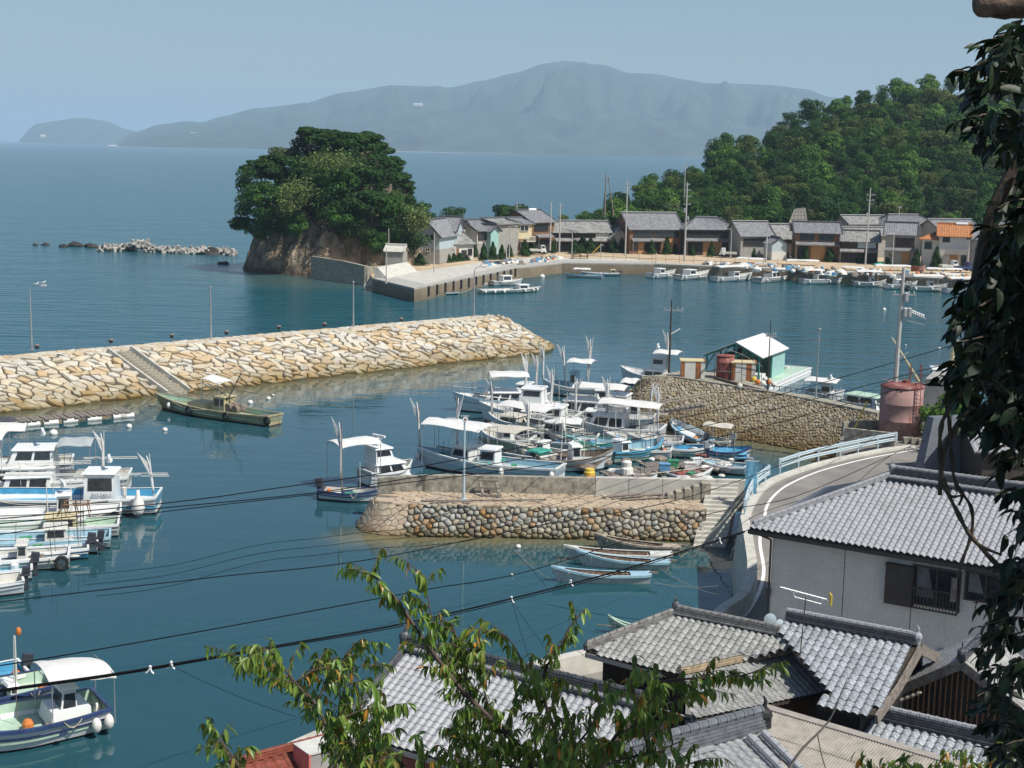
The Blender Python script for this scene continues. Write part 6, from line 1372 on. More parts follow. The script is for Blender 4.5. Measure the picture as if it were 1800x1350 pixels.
# ropes at the quay
for k, (a, b, lb) in enumerate([((737,498,2.3),(772,513,.5),'mooring rope from the quay corner to the blue punt'),((803,515,.5),(838,500,.6),'mooring rope right of the blue punt'),((795,478+12,2.2),(772,512,.5),'thin upper mooring rope of the blue punt')]):
    wire([P(*a), P(*b)], .035, .4, lb, 'mooring ropes', 8, M_rope, 'mooring_rope', 'rope')
for k, (a, b, lb) in enumerate([((1160,1000,.5),(1262,1046,1.2),'mooring rope from the second rowing boat to the curved seawall'),((1150,1024,.5),(1262,1030,1.4),'mooring rope from the nearest rowing boat to the seawall'),((1196,980,.4),(1285,900,2.6),'mooring rope from the bleached rowing boat to the stairs'),((968,1018,.4),(905,967,.1),'bow rope of the nearest rowing boat with a small float'),((1240,958,.3),(1300,880,3.0),'thin pipe handrail along the harbour stairs')]):
    wire([P(*a), P(*b)], .016 if k < 4 else .04, .15 if k < 4 else 0, lb, 'ropes in the small basin', 8, M_rope, 'rope', 'rope')
# buoys on the water
GB = 'white mooring buoys on the water'
for k, (x, y, r_, lb) in enumerate([(227,751,.24,'white buoy nearest the end of the raft'),(290,757,.22,'white buoy under the bow of the olive boat'),(472,702,.22,'white buoy right of the olive boat awning'),(440,709,.26,'flat white buoy behind the olive boat gear'),(480,696,.12,'tiny buoy at the breakwater toe right of the olive boat'),(911,963,.16,'small float by the cobbles'),(900,1013,.08,'tiny float below the cobbles, left of the rowing boats'),(94,763,.34,'white float by the left cruiser radar'),(925,487,.5,'white round buoy against the left quay'),(953,487,.5,'white buoy hanging on the quay right of the first'),(948,480,.4,'white buoy above the second one on the quay'),(1554,545,.3,'white buoy in open harbour left of the transformer pole'),(1651,613,.15,'tiny float right of the transformer pole'),(1592,608,.12,'tiny float left of the dark leaves')]):
    m = MB(); m.ball((0,0,.08), r_, 12, 8, .85); m.tube([(0,0,r_*.8),(0,0,r_*1.25)], r_*.18, 6); small('buoy', m, M_buoy, x, y, 0, lb, 'buoy', GB)
# --- beyond the masonry pier
t = F_((1484,706),(1418,700), 'boat with white awning and radar behind the masonry pier', 'boats behind the masonry pier', M_white, M_white2, M_white, F=.9, B=2.6, can=(-.02,.85,1.9,1.0), rad=(.62,2.05), cab=(.4,.7,.6,1.2,.2), seed=96)
t = F_((1562,728),(1484,716), 'boat with grey-green cabin roof next to the red tank', 'boats behind the masonry pier', M_white2, M_white2, M_white, F=.9, B=2.8, cab=(.12,.86,.8,1.1,.25), roofm=M_lgreen, seed=97)
t = F_((1550,700),(1690,706), 'larger work ship with white wheelhouse, yellow masts and red frames', 'boats behind the masonry pier', M_white, M_rust, M_white, F=1.5, B=4.2, cab=(.05,.42,.6,2.6,.2), seed=98, bowrise=.6)
m = MB(); m.tube([(-.2,0,1),(3.2,.6,6.0)], [.13,.07], 7); m.tube([(-2.6,0,3),(-2.6,0,6.2)], [.22,.16], 8); m.box((-2.6,0,5.8), (1.2,.2,.18)); part('derrick', m, M_yell, t)
m = MB()
for x_ in (.2,1.2): m.tube([(x_,-.6,1.4),(x_,-.6,3.4),(x_,.6,3.4),(x_,.6,1.4)], .05, 5)
part('red_frame', m, M_rust, t)
t = F_((1760,745),(1640,735), 'white boat behind the dark leaves by the right pier', 'boats behind the masonry pier', M_white, M_white2, M_white, F=1.0, B=3.0, cab=(.3,.6,.6,1.6,.2), rad=(.5,3.0), seed=99)
# ------------------------------------------------------------------ near shore: ground, road, seawall, rails
ZD = 2.45; ZK = 2.6; ZS = 3.3
def smooth(pts, n=6):
    pts = [Vector(p) for p in pts]; out = []
    for i in range(len(pts)-1):
        p0 = pts[max(0, i-1)]; p1 = pts[i]; p2 = pts[i+1]; p3 = pts[min(len(pts)-1, i+2)]
        for k in range(n):
            t = k/n; out.append(.5*((2*p1)+(p2-p0)*t+(2*p0-5*p1+4*p2-p3)*t*t+(3*p1-p0-3*p2+p3)*t**3))
    out.append(pts[-1]); return out
SWp = [Vector((-12,38,ZS)), Vector((-7,46,ZS)), Vector((-3.5,50,ZS)), Vector((-.5,52.6,ZS)), Vector((2.8,55.2,ZS)), P(1190,1116,ZS), P(1235,1093,ZS), P(1265,1065,ZS), P(1300,1040,ZS), P(1315,1000,ZS), P(1312,960,ZS), P(1303,907,ZS)]
SW = smooth(SWp, 5)
kerb = smooth([P(1303,908,ZK), P(1311,885,ZK), P(1330,858,ZK), P(1352,842,ZK), P(1390,827,ZK), P(1450,809,ZK), P(1540,790,ZK), P(1600,782,ZK)], 5)
edge = SW+kerb[1:]
landp = [(p.x, p.y) for p in edge]+[(p.x, p.y) for p in (P(1470,793,ZK), P(1478,765,ZK), P(1545,735,ZK), P(1548,722,ZR), P(1620,738,ZK))]+[(60,118),(120,130),(120,-20),(-12,-20)]
mb = MB(); mb.prism(landp, -1.2, ZD); structure('near_shore_ground', mb, M_asph)
mb = MB(); rows = []
for i, p in enumerate(SW):
    d_ = (SW[min(i+1, len(SW)-1)]-SW[max(0, i-1)]).normalized(); o = Vector((-d_.y, d_.x, 0))     # towards the water
    rows.append([p+o*.55-Vector((0,0,ZS+1)), p+o*.45-Vector((0,0,ZS)), p+o*.05, p-o*.42, p-o*.47-Vector((0,0,ZS-ZD+.3))])
mb.grid(rows); wall = solo('seawall', mb, M_conc, 'curving concrete seawall with a broad pale parapet beside the road and the small basin', 'wall', loc=SW[20])
for i in range(10, len(SW)-1, 5):
    p = SW[i]; d_ = (SW[i+1]-SW[i-1]).normalized(); m = MB(); m.box((0,0,0), (.025,.56,.02), math.atan2(d_.y, d_.x)); o = part('joint', m, M_conc_d, wall); o.matrix_basis = rel(wall, Matrix.Translation(p-Vector((-d_.y,d_.x,0))*.19+Vector((0,0,.003))))
mb = MB(); rows = []
for i, p in enumerate(kerb):
    d_ = (kerb[min(i+1, len(kerb)-1)]-kerb[max(0, i-1)]).normalized(); o = Vector((-d_.y, d_.x, 0))
    rows.append([p+o*.1-Vector((0,0,4)), p+o*.05, p-o*.5, p-o*.52-Vector((0,0,.3))])
mb.grid(rows); structure('road_kerb', mb, M_conc)
def stripe(pts, w_, z, name='road_line'):
    pts = smooth(pts, 6); m = MB(); rows = []
    for i, p in enumerate(pts):
        d_ = (pts[min(i+1, len(pts)-1)]-pts[max(0, i-1)]).normalized(); o = Vector((-d_.y, d_.x, 0))*w_/2; rows.append([(p.x+o.x, p.y+o.y, z), (p.x-o.x, p.y-o.y, z)])
    m.grid(rows); return structure(name, m, M_paint)
stripe([(5,57,0),(9,60.3,0),(10.9,63.2,0),(12.6,69,0),(13.5,75.5,0),P(1344,908,ZD),P(1348,890,ZD),P(1360,872,ZD),P(1384,853,ZD),P(1430,832,ZD),P(1480,817,ZD),P(1540,803,ZD),P(1620,789,ZD)], .17, ZD+.006)
stripe([P(1440,925,ZD),P(1462,895,ZD),P(1490,865,ZD),P(1520,848,ZD),P(1560,833,ZD)], .17, ZD+.006)
# guard rails
def guardrail(pts, label, step=2.1):
    pts = [Vector(p) for p in pts]; t = thing('guard_rail', label, 'guard rail', pts[0], 0, 'pale blue guard rails along the road')
    for hz_ in (.78, .42):
        m = MB(); prof = [(-.03,-.12),(.05,-.10),(.05,-.04),(-.01,0),(.05,.04),(.05,.10),(-.03,.12),(-.05,0)]; rows = []
        for i, p in enumerate(pts):
            d_ = (pts[min(i+1, len(pts)-1)]-pts[max(0, i-1)]).normalized(); o = Vector((-d_.y, d_.x, 0)); rows.append([p-o*a+Vector((0,0,hz_+b_)) for a, b_ in prof])
        m.grid(rows, True); part('rail_beam', m, M_guard, t, True, world=True)
    acc = 0; last = None
    for i, p in enumerate(pts):
        if last is not None: acc += (p-last).length
        if last is None or acc >= step:
            acc = 0; m = MB(); m.tube([(0,0,-.15),(0,0,.95)], .065, 7); o = part('rail_post', m, M_guard, t); o.matrix_basis = rel(t, Matrix.Translation(p+Vector((.02,.02,0))))
        last = p
    m = MB()
    for p in (pts[0], pts[-1]): m.box(tuple(p+Vector((0,0,.6))), (.16,.3,.62))
    part('end_plate', m, M_guard, t, world=True)
g1 = smooth([P(1374,832,ZK), P(1420,817,ZK), P(1480,803,ZK), P(1540,790,ZK), P(1578,783,ZK)], 8)
guardrail([p+Vector((-.1,.25,0)) for p in g1], 'long pale blue double guard rail along the bend of the road')
g2 = smooth([P(1312,905,ZK), P(1317,885,ZK), P(1330,862,ZK), P(1354,843,ZK)], 6)
guardrail([p+Vector((-.1,.1,0)) for p in g2], 'short pale blue guard rail above the harbour stairs', 1.3)
# blue net bag on the rail
t = thing('net_bag', 'bright blue net sheet hanging on the rail post above the stairs', 'net', P(1319,868,ZK)); m = MB(); rows = []
for j in range(9):
    rows.append([((i-3)*.12+.03*math.sin(j*2+i), .06*math.sin(i*1.7+j), 2.0-j*.28) for i in range(7)])
m.grid(rows); part('sheet', m, M_tarpb, t, True); m = MB(); m.tube([(-.1,.1,-.2),(-.1,.1,2.1)], .04, 5); m.tube([(-.45,.05,2.02),(.45,.05,2.02)], .025, 5); part('post', m, M_guard, t)
# pink tank and walls
c = P(1581, 766, ZD+.1); tk = thing('oil_tank', 'large faded pink-red cylindrical tank with a ladder, beside the utility pole', 'tank', c)
rad = 1.55; th = 3.75; m = MB(); m.lathe([(rad,0),(rad,th*.33),(rad+.02,th*.335),(rad,th*.34),(rad,th*.66),(rad+.02,th*.665),(rad,th*.67),(rad,th)], 32); part('shell', m, M_rustp, tk, True)
m = MB(); m.lathe([(rad+.05,th-.03),(rad+.05,th+.05),(rad*.5,th+.17),(.05,th+.22)], 32); part('lid', m, M_rust, tk, True); m = MB(); m.lathe([(.28,th+.1),(.28,th+.42)], 10, (.3,.2,0)); part('hatch', m, M_rust, tk)
m = MB(); 
for sx in (-.2,.2): m.tube([(.75+sx,-1.5,0),(.75+sx,-1.5,th+.9)], .03, 5)
for k in range(14): m.tube([(.55,-1.5,.3+k*.3),(.95,-1.5,.3+k*.3)], .018, 4)
part('ladder', m, M_rust, tk)
def boxwall(a, b, z0, z1, th_, mt, label, cat='wall', nm='concrete_wall'):
    a = Vector((a.x, a.y, 0)); b = Vector((b.x, b.y, 0)); d_ = (b-a).normalized(); n_ = Vector((-d_.y, d_.x, 0))*th_; m = MB(); m.hexa([a+Vector((0,0,z0)), b+Vector((0,0,z0)), b+n_+Vector((0,0,z0)), a+n_+Vector((0,0,z0))], [a+Vector((0,0,z1)), b+Vector((0,0,z1)), b+n_+Vector((0,0,z1)), a+n_+Vector((0,0,z1))]); return solo(nm, m, mt, label, cat, loc=a)
boxwall(P(1483,776,ZD), P(1572,786,ZD), -.6, ZD+1.0, .3, M_conc_d, 'grey concrete wall in front of the pink tank'); boxwall(P(1467,791,ZD-.5), P(1590,793,ZD-.3), -.6, ZD-.1, .5, M_conc_d, 'lower concrete ledge wall above the water by the road bend')
boxwall(P(1483,750,ZR), P(1545,760,ZD), -.4, ZD+.9, .25, M_conc_d, 'short concrete wall behind, where the masonry pier meets the road')
for k in range(4): m = MB(); m.box((0,0,.22), (.8,.5,.42)); small('kerb_block', m, M_conc_d, 1597+k*13, 779+k*1.4, ZD, 'concrete block %s in the row at the foot of the pink tank' % ['farthest left','second','third','farthest right'][k], 'block', 'blocks at the tank foot')
m = MB(); a = P(1503,752,ZR); b = P(1524,706,ZR); m.tube([a, PY(1524,706,a.y)], .06, 5); solo('yellow_pole', m, M_yel, 'yellow striped pole leaning left of the pink tank', 'pole', loc=a)
boxwall(P(1622,735,ZD), P(1700,742,ZD), ZD, ZD+3.2, 4.5, M_plasg, 'grey block building right of the pink tank', 'building', 'pump_house')
# ground far right of frame, behind the leaves
for k, (x, y, s, lb) in enumerate([(1665,745,1.0,'yellow-green shrub beside the grey block building'),(1690,770,.9,'yellow-green shrub at the corner of the road'),(1760,600,1.6,'green tree half hidden behind the dark leaves, upper'),(1740,690,1.3,'green tree half hidden behind the dark leaves, lower')]):
    q = P(x, y+30, ZD); tree(q, CR[2 if k < 2 else 3], lb, 'trees by the road end', s*.75, 1, 1.0+k*.4)

# ------------------------------------------------------------------ on the masonry pier
def striped_shed(px, py, rz, label, mirror=False):
    t = thing('storage_shed', label, 'shed', P(px, py, ZR), rz, 'striped sheds on the pier'); W_, D_, H_ = 2.1, 1.5, 1.55
    m = MB(); m.box((0,D_/2,H_/2), (W_-.06,D_-.06,H_)); part('body', m, M_yell, t)
    seg = [(0,.16,M_brown),(.16,.62,M_white2),(.62,.84,M_brown),(.84,1,M_white2)]
    for (a, b, mt) in seg: m = MB(); m.box((-W_/2+W_*(a+b)/2,0,H_/2), (W_*(b-a)-.02,.06,H_-.04)); part('panel', m, mt, t)
    for (a, b, mt) in ((0,.4,M_white2),(.4,1,M_brown)): m = MB(); m.box((W_/2,D_*(a+b)/2,H_/2), (.06,D_*(b-a)-.02,H_-.04)); part('panel', m, mt, t)
    m = MB(); m.box((0,D_/2,H_+.05), (W_+.16,D_+.16,.10)); part('roof', m, M_yell, t); m = MB(); m.box((W_/2+.04,D_/2,H_+.06), (.12,D_+.2,.14)); m.box((W_*.3,D_+.02,H_+.06), (W_*.5,.14,.14)); part('roof_trim', m, M_brown, t)
    return t
striped_shed(1217, 666, -.05, 'cream and brown striped shed, left one at the pier tip'); striped_shed(1306, 669, -.12, 'cream and brown striped shed, right one under the white roof')
tk = thing('rusty_tank', 'dark red rusty standing tank between the two striped sheds', 'tank', P(1274, 665, ZR)); m = MB(); m.lathe([(.80,0),(.82,.05),(.80,.7),(.82,.72),(.80,.75),(.80,1.45),(.82,1.48),(.80,1.5),(.80,2.05)], 20); part('shell', m, M_rust, tk, True); m = MB(); m.lathe([(.84,2.04),(.84,2.1),(.1,2.14)], 20); part('lid', m, M_rust, tk)
m = MB(); b0 = P(1274, 668, ZR)
for (a, b) in (((-2.6,0,0),(-1.0,0,2.4)),((1.4,0,2.4),(3.2,0,1.4)),((-1.0,0,2.4),(-.2,0,2.9)),((-.2,0,2.9),(1.4,0,2.4)),((-1.0,0,0),(-1.0,0,2.4)),((1.4,0,0),(1.4,0,2.4)),((-2.6,0,.9),(1.4,0,.8)),((3.2,0,0),(3.2,0,1.5)),((1.4,0,.6),(3.2,0,.5)),((-2.6,0,0),(-2.6,0,1.2))): m.tube([a, b], .03, 5)
solo('scaffold_frame', m, M_alu, 'thin dark pipe frame around the rusty tank', 'frame').location = b0-Vector((0,.5,0))
upole(1176, 655, 527, 'dark wooden mast pole with a crosspiece at the tip of the masonry pier', [(.86,1.9)], zb=ZR, r_=.11, material=M_wood, group='poles on the masonry pier')
m = MB(); m.tube([(0,0,0),(.9,0,.55)], .06, 6); solo('tube_lamp', m, M_white, 'white tube lamp fixed to the dark mast pole', 'lamp').location = PY(1178, 588, P(1176,655,ZR).y)
upole(1349, 686, 563, 'thin dark pole with small crossarm before the floating house', [(.78,.9)], zb=ZR, r_=.06, material=M_wood, group='poles on the masonry pier')
lamp_px(1434, 700, 580, ZR, 'thin grey pole with a round lamp on the masonry pier edge', None, None, thick=.06)
random.seed(8)
for k, (x, y, mt, lb) in enumerate([(1332,676,M_obuoy,'orange float in the gear pile by the pier edge'),(1341,678,M_buoy,'cream float next to the orange one'),(1351,676,M_obuoy,'second orange float nearer the floating house'),(1360,680,M_buoy,'pale float at the right of the gear pile'),(1325,671,M_yel,'yellow float at the left of the gear pile'),(1345,671,M_buoy,'white float behind the orange ones'),(1300,683,M_white2,'white bundle on the pier edge under the right shed')]):
    m = MB(); m.ball((0,0,.22), .26, 9, 6); small('float', m, mt, x, y, ZR, lb, 'float', 'floats on the masonry pier')
m = MB(); m.beam(P(1258,664,ZR+.1), P(1345,688,ZR+.1), .5, .12); solo('walk_board', m, M_wood, 'dark board walkway lying along the pier top', 'board', loc=P(1258,664,ZR))
# floating house
fo = P(1352, 688, .2); e1 = Vector((.465,.888,0)); rzF = math.atan2(.888,.465)
fl = thing('floating_house', 'floating deck with a white-roofed aqua shelter behind the masonry pier', 'houseboat', (fo.x, fo.y, 0), rzF)
# local x along e1, local y to the left (e2)
m = MB(); m.box((7.1,4.1,.25), (14.2,8.2,.9)); part('pontoon', m, M_white, fl); m = MB(); m.box((7.1,4.1,.73), (14.0,8.0,.07)); part('deck', m, M_lgreen, fl)
m = MB()
for y_ in (.05, 8.15): m.box((7.1,y_,.72), (14.4,.16,.2)); m.box((7.1,y_,.35), (14.4,.2,.08))
for x_ in (.0, 14.2): m.box((x_,4.1,.72), (.16,8.4,.2))
part('deck_edge', m, M_white, fl)
m = MB(); m.slab([(.6,1.0,3.35),(9.2,1.0,3.35),(9.2,3.8,4.7),(.6,3.8,4.7)], .09); m.slab([(.6,3.8,4.7),(9.2,3.8,4.7),(9.2,7.2,3.2),(.6,7.2,3.2)], .09); part('roof', m, M_canv, fl)
m = MB()
for x_ in (.8,4.8,9.0):
    for y_ in (1.4,3.8,6.8): m.box((x_,y_,2.1), (.16,.16,2.7 if y_ != 3.8 else 4.8))
    m.beam((x_,1.05,3.22), (x_,3.8,4.55), .14); m.beam((x_,3.8,4.55), (x_,7.15,3.05), .14); m.beam((x_,1.4,2.2), (x_,2.2,3.6), .1); m.beam((x_,6.8,2.2), (x_,6.0,3.4), .1)
for y_ in (1.4,3.8,6.8): m.box((4.9,y_,3.2), (8.4,.14,.16))
part('frame', m, mat('faded_teal_paint', (.08,.27,.23), .6, .15, 3), fl)
m = MB(); m.box((6.9,1.35,2.0), (4.1,.07,2.5)); m.box((8.95,4.0,2.1), (.07,5.3,2.7)); part('wall', m, M_aqua, fl); m = MB(); m.box((5.5,5.9,1.9), (6.4,.08,2.3)); m.box((3.0,4.3,1.8),(.08,2.6,2.1)); part('inner_wall', m, M_wood, fl)
m = MB(); m.box((2.2,1.9,1.1), (1.6,1.0,.75)); part('freezer', m, M_white, fl); m = MB(); m.box((12.3,2.2,.85), (.9,.6,.2)); part('hatch', m, M_white2, fl)

# ------------------------------------------------------------------ tall utility pole by the tank
t, h = upole(1567, 765, 470, 'tall concrete utility pole with transformers in front of the pink tank', [(.95,1.3),(.90,1.0),(.84,1.7)], zb=ZD, r_=.2, group=None, lean=.012)
for k, (x_, z_) in enumerate(((.28,.71),(.62,.71),(.30,.80))):
    m = MB(); m.lathe([(.18,0),(.2,.05),(.2,.62),(.1,.7)], 10, (x_+.1,-.1,h*z_)); part('transformer', m, M_steel, t)
random.seed(3)
for k in range(9): m = MB(); x_ = .5+.16*k; m.lathe([(.03,0),(.08,.05),(.05,.12),(.09,.2),(.03,.26)], 7, (x_,-.1,h*.745-.06*k)); part('insulator', m, M_white, t)
m = MB(); m.beam((.1,-.1,h*.76), (2.0,-.1,h*.70), .07); m.beam((.1,-.1,h*.70), (1.9,-.1,h*.665), .07); m.tube([(.1,0,h*.46),(.9,0,h*.50)], .05, 5); part('bracket', m, M_steel, t); m = MB(); m.box((-.12,-.22,h*.21), (.2,.1,.6)); part('meter_box', m, M_alu, t)
# ------------------------------------------------------------------ near roofs, tile by tile
Uv = Vector((.849,-.529,0)); Nv = Vector((.529,.849,0))
def tile_mesh(name, tw, te, amp, mt):
    m = MB(); n = 6; prof = [(tw*(i/n)*1.04, amp*(math.cos(2*PI*(i/n)-1.9)*1.0+.22*math.cos(4*PI*(i/n)-.6))) for i in range(n+1)]
    a = [(x, -.035, z+.024) for x, z in prof]; b = [(x, te+.03, z+.002) for x, z in prof]; c_ = [(x, -.035, z+.004) for x, z in prof]
    m.grid([c_, a]); m.grid([a, b]); return m
def inpoly(u, v, pl):
    r = False; n = len(pl)
    for i in range(n):
        x1, y1 = pl[i]; x2, y2 = pl[(i+1) % n]
        if (y1 > v) != (y2 > v) and u < (x2-x1)*(v-y1)/(y2-y1)+x1: r = not r
    return r
def tiled(roof, corners, mt, tw=.265, te=.25, amp=.03, udir=None, cap=300, jit=.004, under=M_tile_b, th=.16, soff=.16):
    """roof plane: the first two corners are the eave; tiles run up from it"""
    C_ = [Vector(c) for c in corners]; n = (C_[1]-C_[0]).cross(C_[2]-C_[0]).normalized()
    if n.z < 0: n = -n
    U = (udir or (C_[1]-C_[0])); U = (U-n*U.dot(n)).normalized(); V = n.cross(U)
    O = C_[0]; pl = [((c-O).dot(U), (c-O).dot(V)) for c in C_]
    u0 = min(p[0] for p in pl); u1 = max(p[0] for p in pl); v0 = min(p[1] for p in pl); v1 = max(p[1] for p in pl)
    B_ = Matrix((U, V, n)).transposed(); L = []
    j = 0; v = v0
    while v < v1-.05:
        u = u0
        while u < u1-.05:
            if inpoly(u+tw/2, v+te*.5, pl):
                p = O+U*u+V*v+n*(.05+rnd(-jit, jit)); Mx = (B_ @ Matrix.Rotation(rnd(-.02,.02), 3, 'Z')).to_4x4(); Mx.translation = p
                vis = in_frame(p, 20); L.append(((p-CP).length if vis else 1e6, Mx))
            u += tw
        v += te; j += 1
    L.sort(key=lambda t: t[0]); tm_ = tile_mesh('tile', tw, te, amp, mt); me = tm_.mesh('tile', mt, False); inv = rel(roof, Matrix.Identity(4)); rest = MB()
    for k, (d, Mx) in enumerate(L):
        if k < cap and d < 1e5: o = D.objects.new('tile', me); COL.objects.link(o); o.parent = roof; o.matrix_basis = inv @ Mx
        else: rest.merge(tm_, inv @ Mx)
    if rest.v: part('small_tiles', rest, mt, roof, kind='stuff')
    return O, U, V, n
def roof_part(t, corners, mt, name='roof', th=.14, **k):
    C_ = [Vector(c) for c in corners]; m = MB(); nn = len(C_); m.add(C_+[c-Vector((0,0,th)) for c in C_], [tuple(range(nn)), tuple(range(nn, 2*nn))[::-1]]+[(i, nn+i, nn+(i+1) % nn, (i+1) % nn) for i in range(nn)])
    r = part(name, m, M_wood, t, world=True); tiled(r, corners, mt, **k); return r
def ridge_tiles(t, a, b, mt, r_=.085, lay=2, w_=.26, step=.27, lh=.06, name='ridge', capmt=None, round_=True, up0=.0):
    """stacked ridge: flat courses with a row of round tiles on top"""
    a = Vector(a); b = Vector(b); m = MB()
    for k in range(lay):
        m.beam(a+Vector((0,0,up0+lh*(k+.5))), b+Vector((0,0,up0+lh*(k+.5))), w_*(1-.10*k)+(.05 if k == 0 else 0), lh*.82)
    rg = part(name, m, mt, t, world=True)
    L_ = (b-a).length; n = max(1, int(L_/step)); cm = MB(); cm.tube([(-step*.48,0,0),(step*.36,0,0)], [r_, r_*.96], 8); cm.tube([(step*.30,0,0),(step*.48,0,0)], [r_*1.16, r_*1.16], 8); me = cm.mesh('ridge_tile', capmt or mt)
    d_ = (b-a).normalized(); q = d_.to_track_quat('X', 'Z').to_matrix().to_4x4(); inv = rel(rg, Matrix.Identity(4))
    for k in range(n):
        o = D.objects.new('ridge_tile', me); COL.objects.link(o); o.parent = rg; o.matrix_basis = inv @ (Matrix.Translation(a+(b-a)*((k+.5)/n)+Vector((0,0,up0+lh*lay+r_*.5))) @ q)
    return rg
def ornament(t, p, d_, mt, s=.3):
    m = MB(); m.ball((0,0,s*.6), s*.55, 8, 6); m.box((0,0,s*.1), (s*.5,s*.9,s*.6)); m.tube([(0,0,s),(s*.1,0,s*1.5),(-s*.1,0,s*1.9)], [s*.16,s*.12,s*.04], 6)
    o = part('ridge_end', m, mt, t); o.matrix_basis = rel(t, Matrix.Translation(Vector(p)) @ Matrix.Rotation(math.atan2(d_.y, d_.x), 4, 'Z')); return o
def eave_gutter(t, a, b, mt=M_alu, r_=.07, drop=.12): m = MB(); m.beam(Vector(a)-Vector((0,0,drop)), Vector(b)-Vector((0,0,drop)), .13, .16); return part('gutter', m, mt, t, world=True)
# siding material with fine courses
m_ = mat('tile_siding', (.72,.71,.65), .8, .05, 2, dirt=((.52,.51,.46), .7, .60, (1,1,.25)))
_nt = m_.node_tree; _b = _nt.nodes['Principled BSDF']; _src = _b.inputs['Base Color'].links[0].from_socket
_g = _nt.nodes.new('ShaderNodeTexCoord'); _mp = _nt.nodes.new('ShaderNodeMapping'); _nt.links.new(_g.outputs['Object'], _mp.inputs[0]); _mp.inputs['Rotation'].default_value = (PI/2, 0, 0)
_br = _nt.nodes.new('ShaderNodeTexBrick'); _br.inputs['Scale'].default_value = 1; _br.inputs['Brick Width'].default_value = .42; _br.inputs['Row Height'].default_value = .11; _br.inputs['Mortar Size'].default_value = .010
_br.inputs['Color1'].default_value = (1,1,1,1); _br.inputs['Color2'].default_value = (.93,.95,.95,1); _br.inputs['Mortar'].default_value = (.78,.78,.78,1)
_nt.links.new(_mp.outputs[0], _br.inputs['Vector']); _mx = _nt.nodes.new('ShaderNodeMix'); _mx.data_type = 'RGBA'; _mx.blend_type = 'MULTIPLY'; _mx.inputs['Factor'].default_value = 1
_nt.links.new(_src, _mx.inputs[6]); _nt.links.new(_br.outputs['Color'], _mx.inputs[7]); _nt.links.new(_mx.outputs[2], _b.inputs['Base Color'])
M_siding = m_
# --- the white house
E0 = P(1318, 928, 7.5); wW = 4.5; sp_ = .44
wh = thing('white_house', 'two-storey house with silver-grey tiled hip roof and pale tile siding, above the road', 'house', (E0+Uv*5+Nv*4-Vector((0,0,7.5-ZD))), math.atan2(Uv.y, Uv.x))
up = lambda w_: Vector((0,0,w_*sp_)); LE = 21
apx = E0+Uv*wW+Nv*wW+up(wW); apx2 = E0+Uv*(LE-wW)+Nv*wW+up(wW)
random.seed(2)
roof_part(wh, [E0, E0+Uv*LE, apx2, apx], M_tile_w, te=.255, amp=.046)
m = MB(); bkL = E0+Nv*2*wW; bkR = E0+Uv*LE+Nv*2*wW
ribbed(m, bkL, E0, apx, apx, n=34, amp=.06); ribbed(m, bkR, bkL, apx, apx2, amp=.06, pitch=.27); part('rear_roof', m, M_tile_w, wh, world=True)
ridge_tiles(wh, E0+Vector((.15,.1,.08)), apx+Vector((0,0,.05)), M_tile_d, lay=2, name='hip_ridge', r_=.08, capmt=M_tile_w)
ridge_tiles(wh, apx+Vector((0,0,.08)), apx2+Vector((0,0,.08)), M_tile_b, lay=4, w_=.34, lh=.085, name='ridge', capmt=M_tile_d)
ridge_tiles(wh, apx-Nv*.32+Vector((0,0,-.02)), apx2-Nv*.32+Vector((0,0,-.02)), M_tile_b, lay=1, w_=.2, name='lower_ridge', capmt=M_tile_d)
ornament(wh, apx+Vector((0,0,.25)), Uv, M_tile_d, .3); eave_gutter(wh, E0-Vector((0,0,.05)), E0+Uv*LE-Vector((0,0,.05))); eave_gutter(wh, E0+Vector((-.02,0,-.05)), bkL-Vector((0,0,.05)))
# walls in local axes: local origin at the thing, x = Uv, y = Nv
def loc(t, p): return rel(t, Matrix.Translation(p)).translation
w0 = loc(wh, E0+(Uv+Nv)*.75); w1 = loc(wh, E0+Uv*(LE-.75)+Nv*(2*wW-.75))
m = MB(); zt_ = 7.4-ZD; m.prism([(w0.x,w0.y),(w1.x,w0.y),(w1.x,w1.y),(w0.x,w1.y)], 0, zt_+.02); part('wall', m, M_siding, wh)
m = MB(); m.box(((w0.x+w1.x)/2, w0.y-.02, .25), (w1.x-w0.x, .06, .5)); part('foundation', m, M_conc_d, wh)
m = MB(); m.slab([E0+(Uv+Nv)*.02-Vector((0,0,.17)), E0+Uv*LE+Nv*.02-Vector((0,0,.17)), E0+Uv*LE+Nv*.8-Vector((0,0,.10)), E0+(Uv+Nv)*.8-Vector((0,0,.10))], .04); part('soffit', m, M_wood, wh, world=True)
wp = E0+(Uv+Nv)*.75
def wl(px, py): q = loc(wh, hit(px, py, wp, -Nv)); return q.x, q.z
def wrect(px0, py0, px1, py1):
    ym_ = (py0+py1)/2; x0 = wl(px0, ym_)[0]; x1 = wl(px1, ym_)[0]; xm_ = (px0+px1)/2; return x0, x1, wl(xm_, py1)[1], wl(xm_, py0)[1]
for px_ in (1482, 1603, 1745):
    m = MB(); x_ = wl(px_, 1040)[0]; m.box((x_, w0.y-.004, zt_/2), (.02,.012,zt_)); part('panel_joint', m, M_dark, wh)
x0, x1, z0, z1 = wrect(1558, 993, 1607, 1062); m = MB(); m.box(((x0+x1)/2, w0.y-.12, (z0+z1)/2), (x1-x0,.22,z1-z0)); m.box(((x0+x1)/2, w0.y-.14, z1+.02), (x1-x0+.06,.3,.06)); part('shutter_box', m, M_alu, wh)
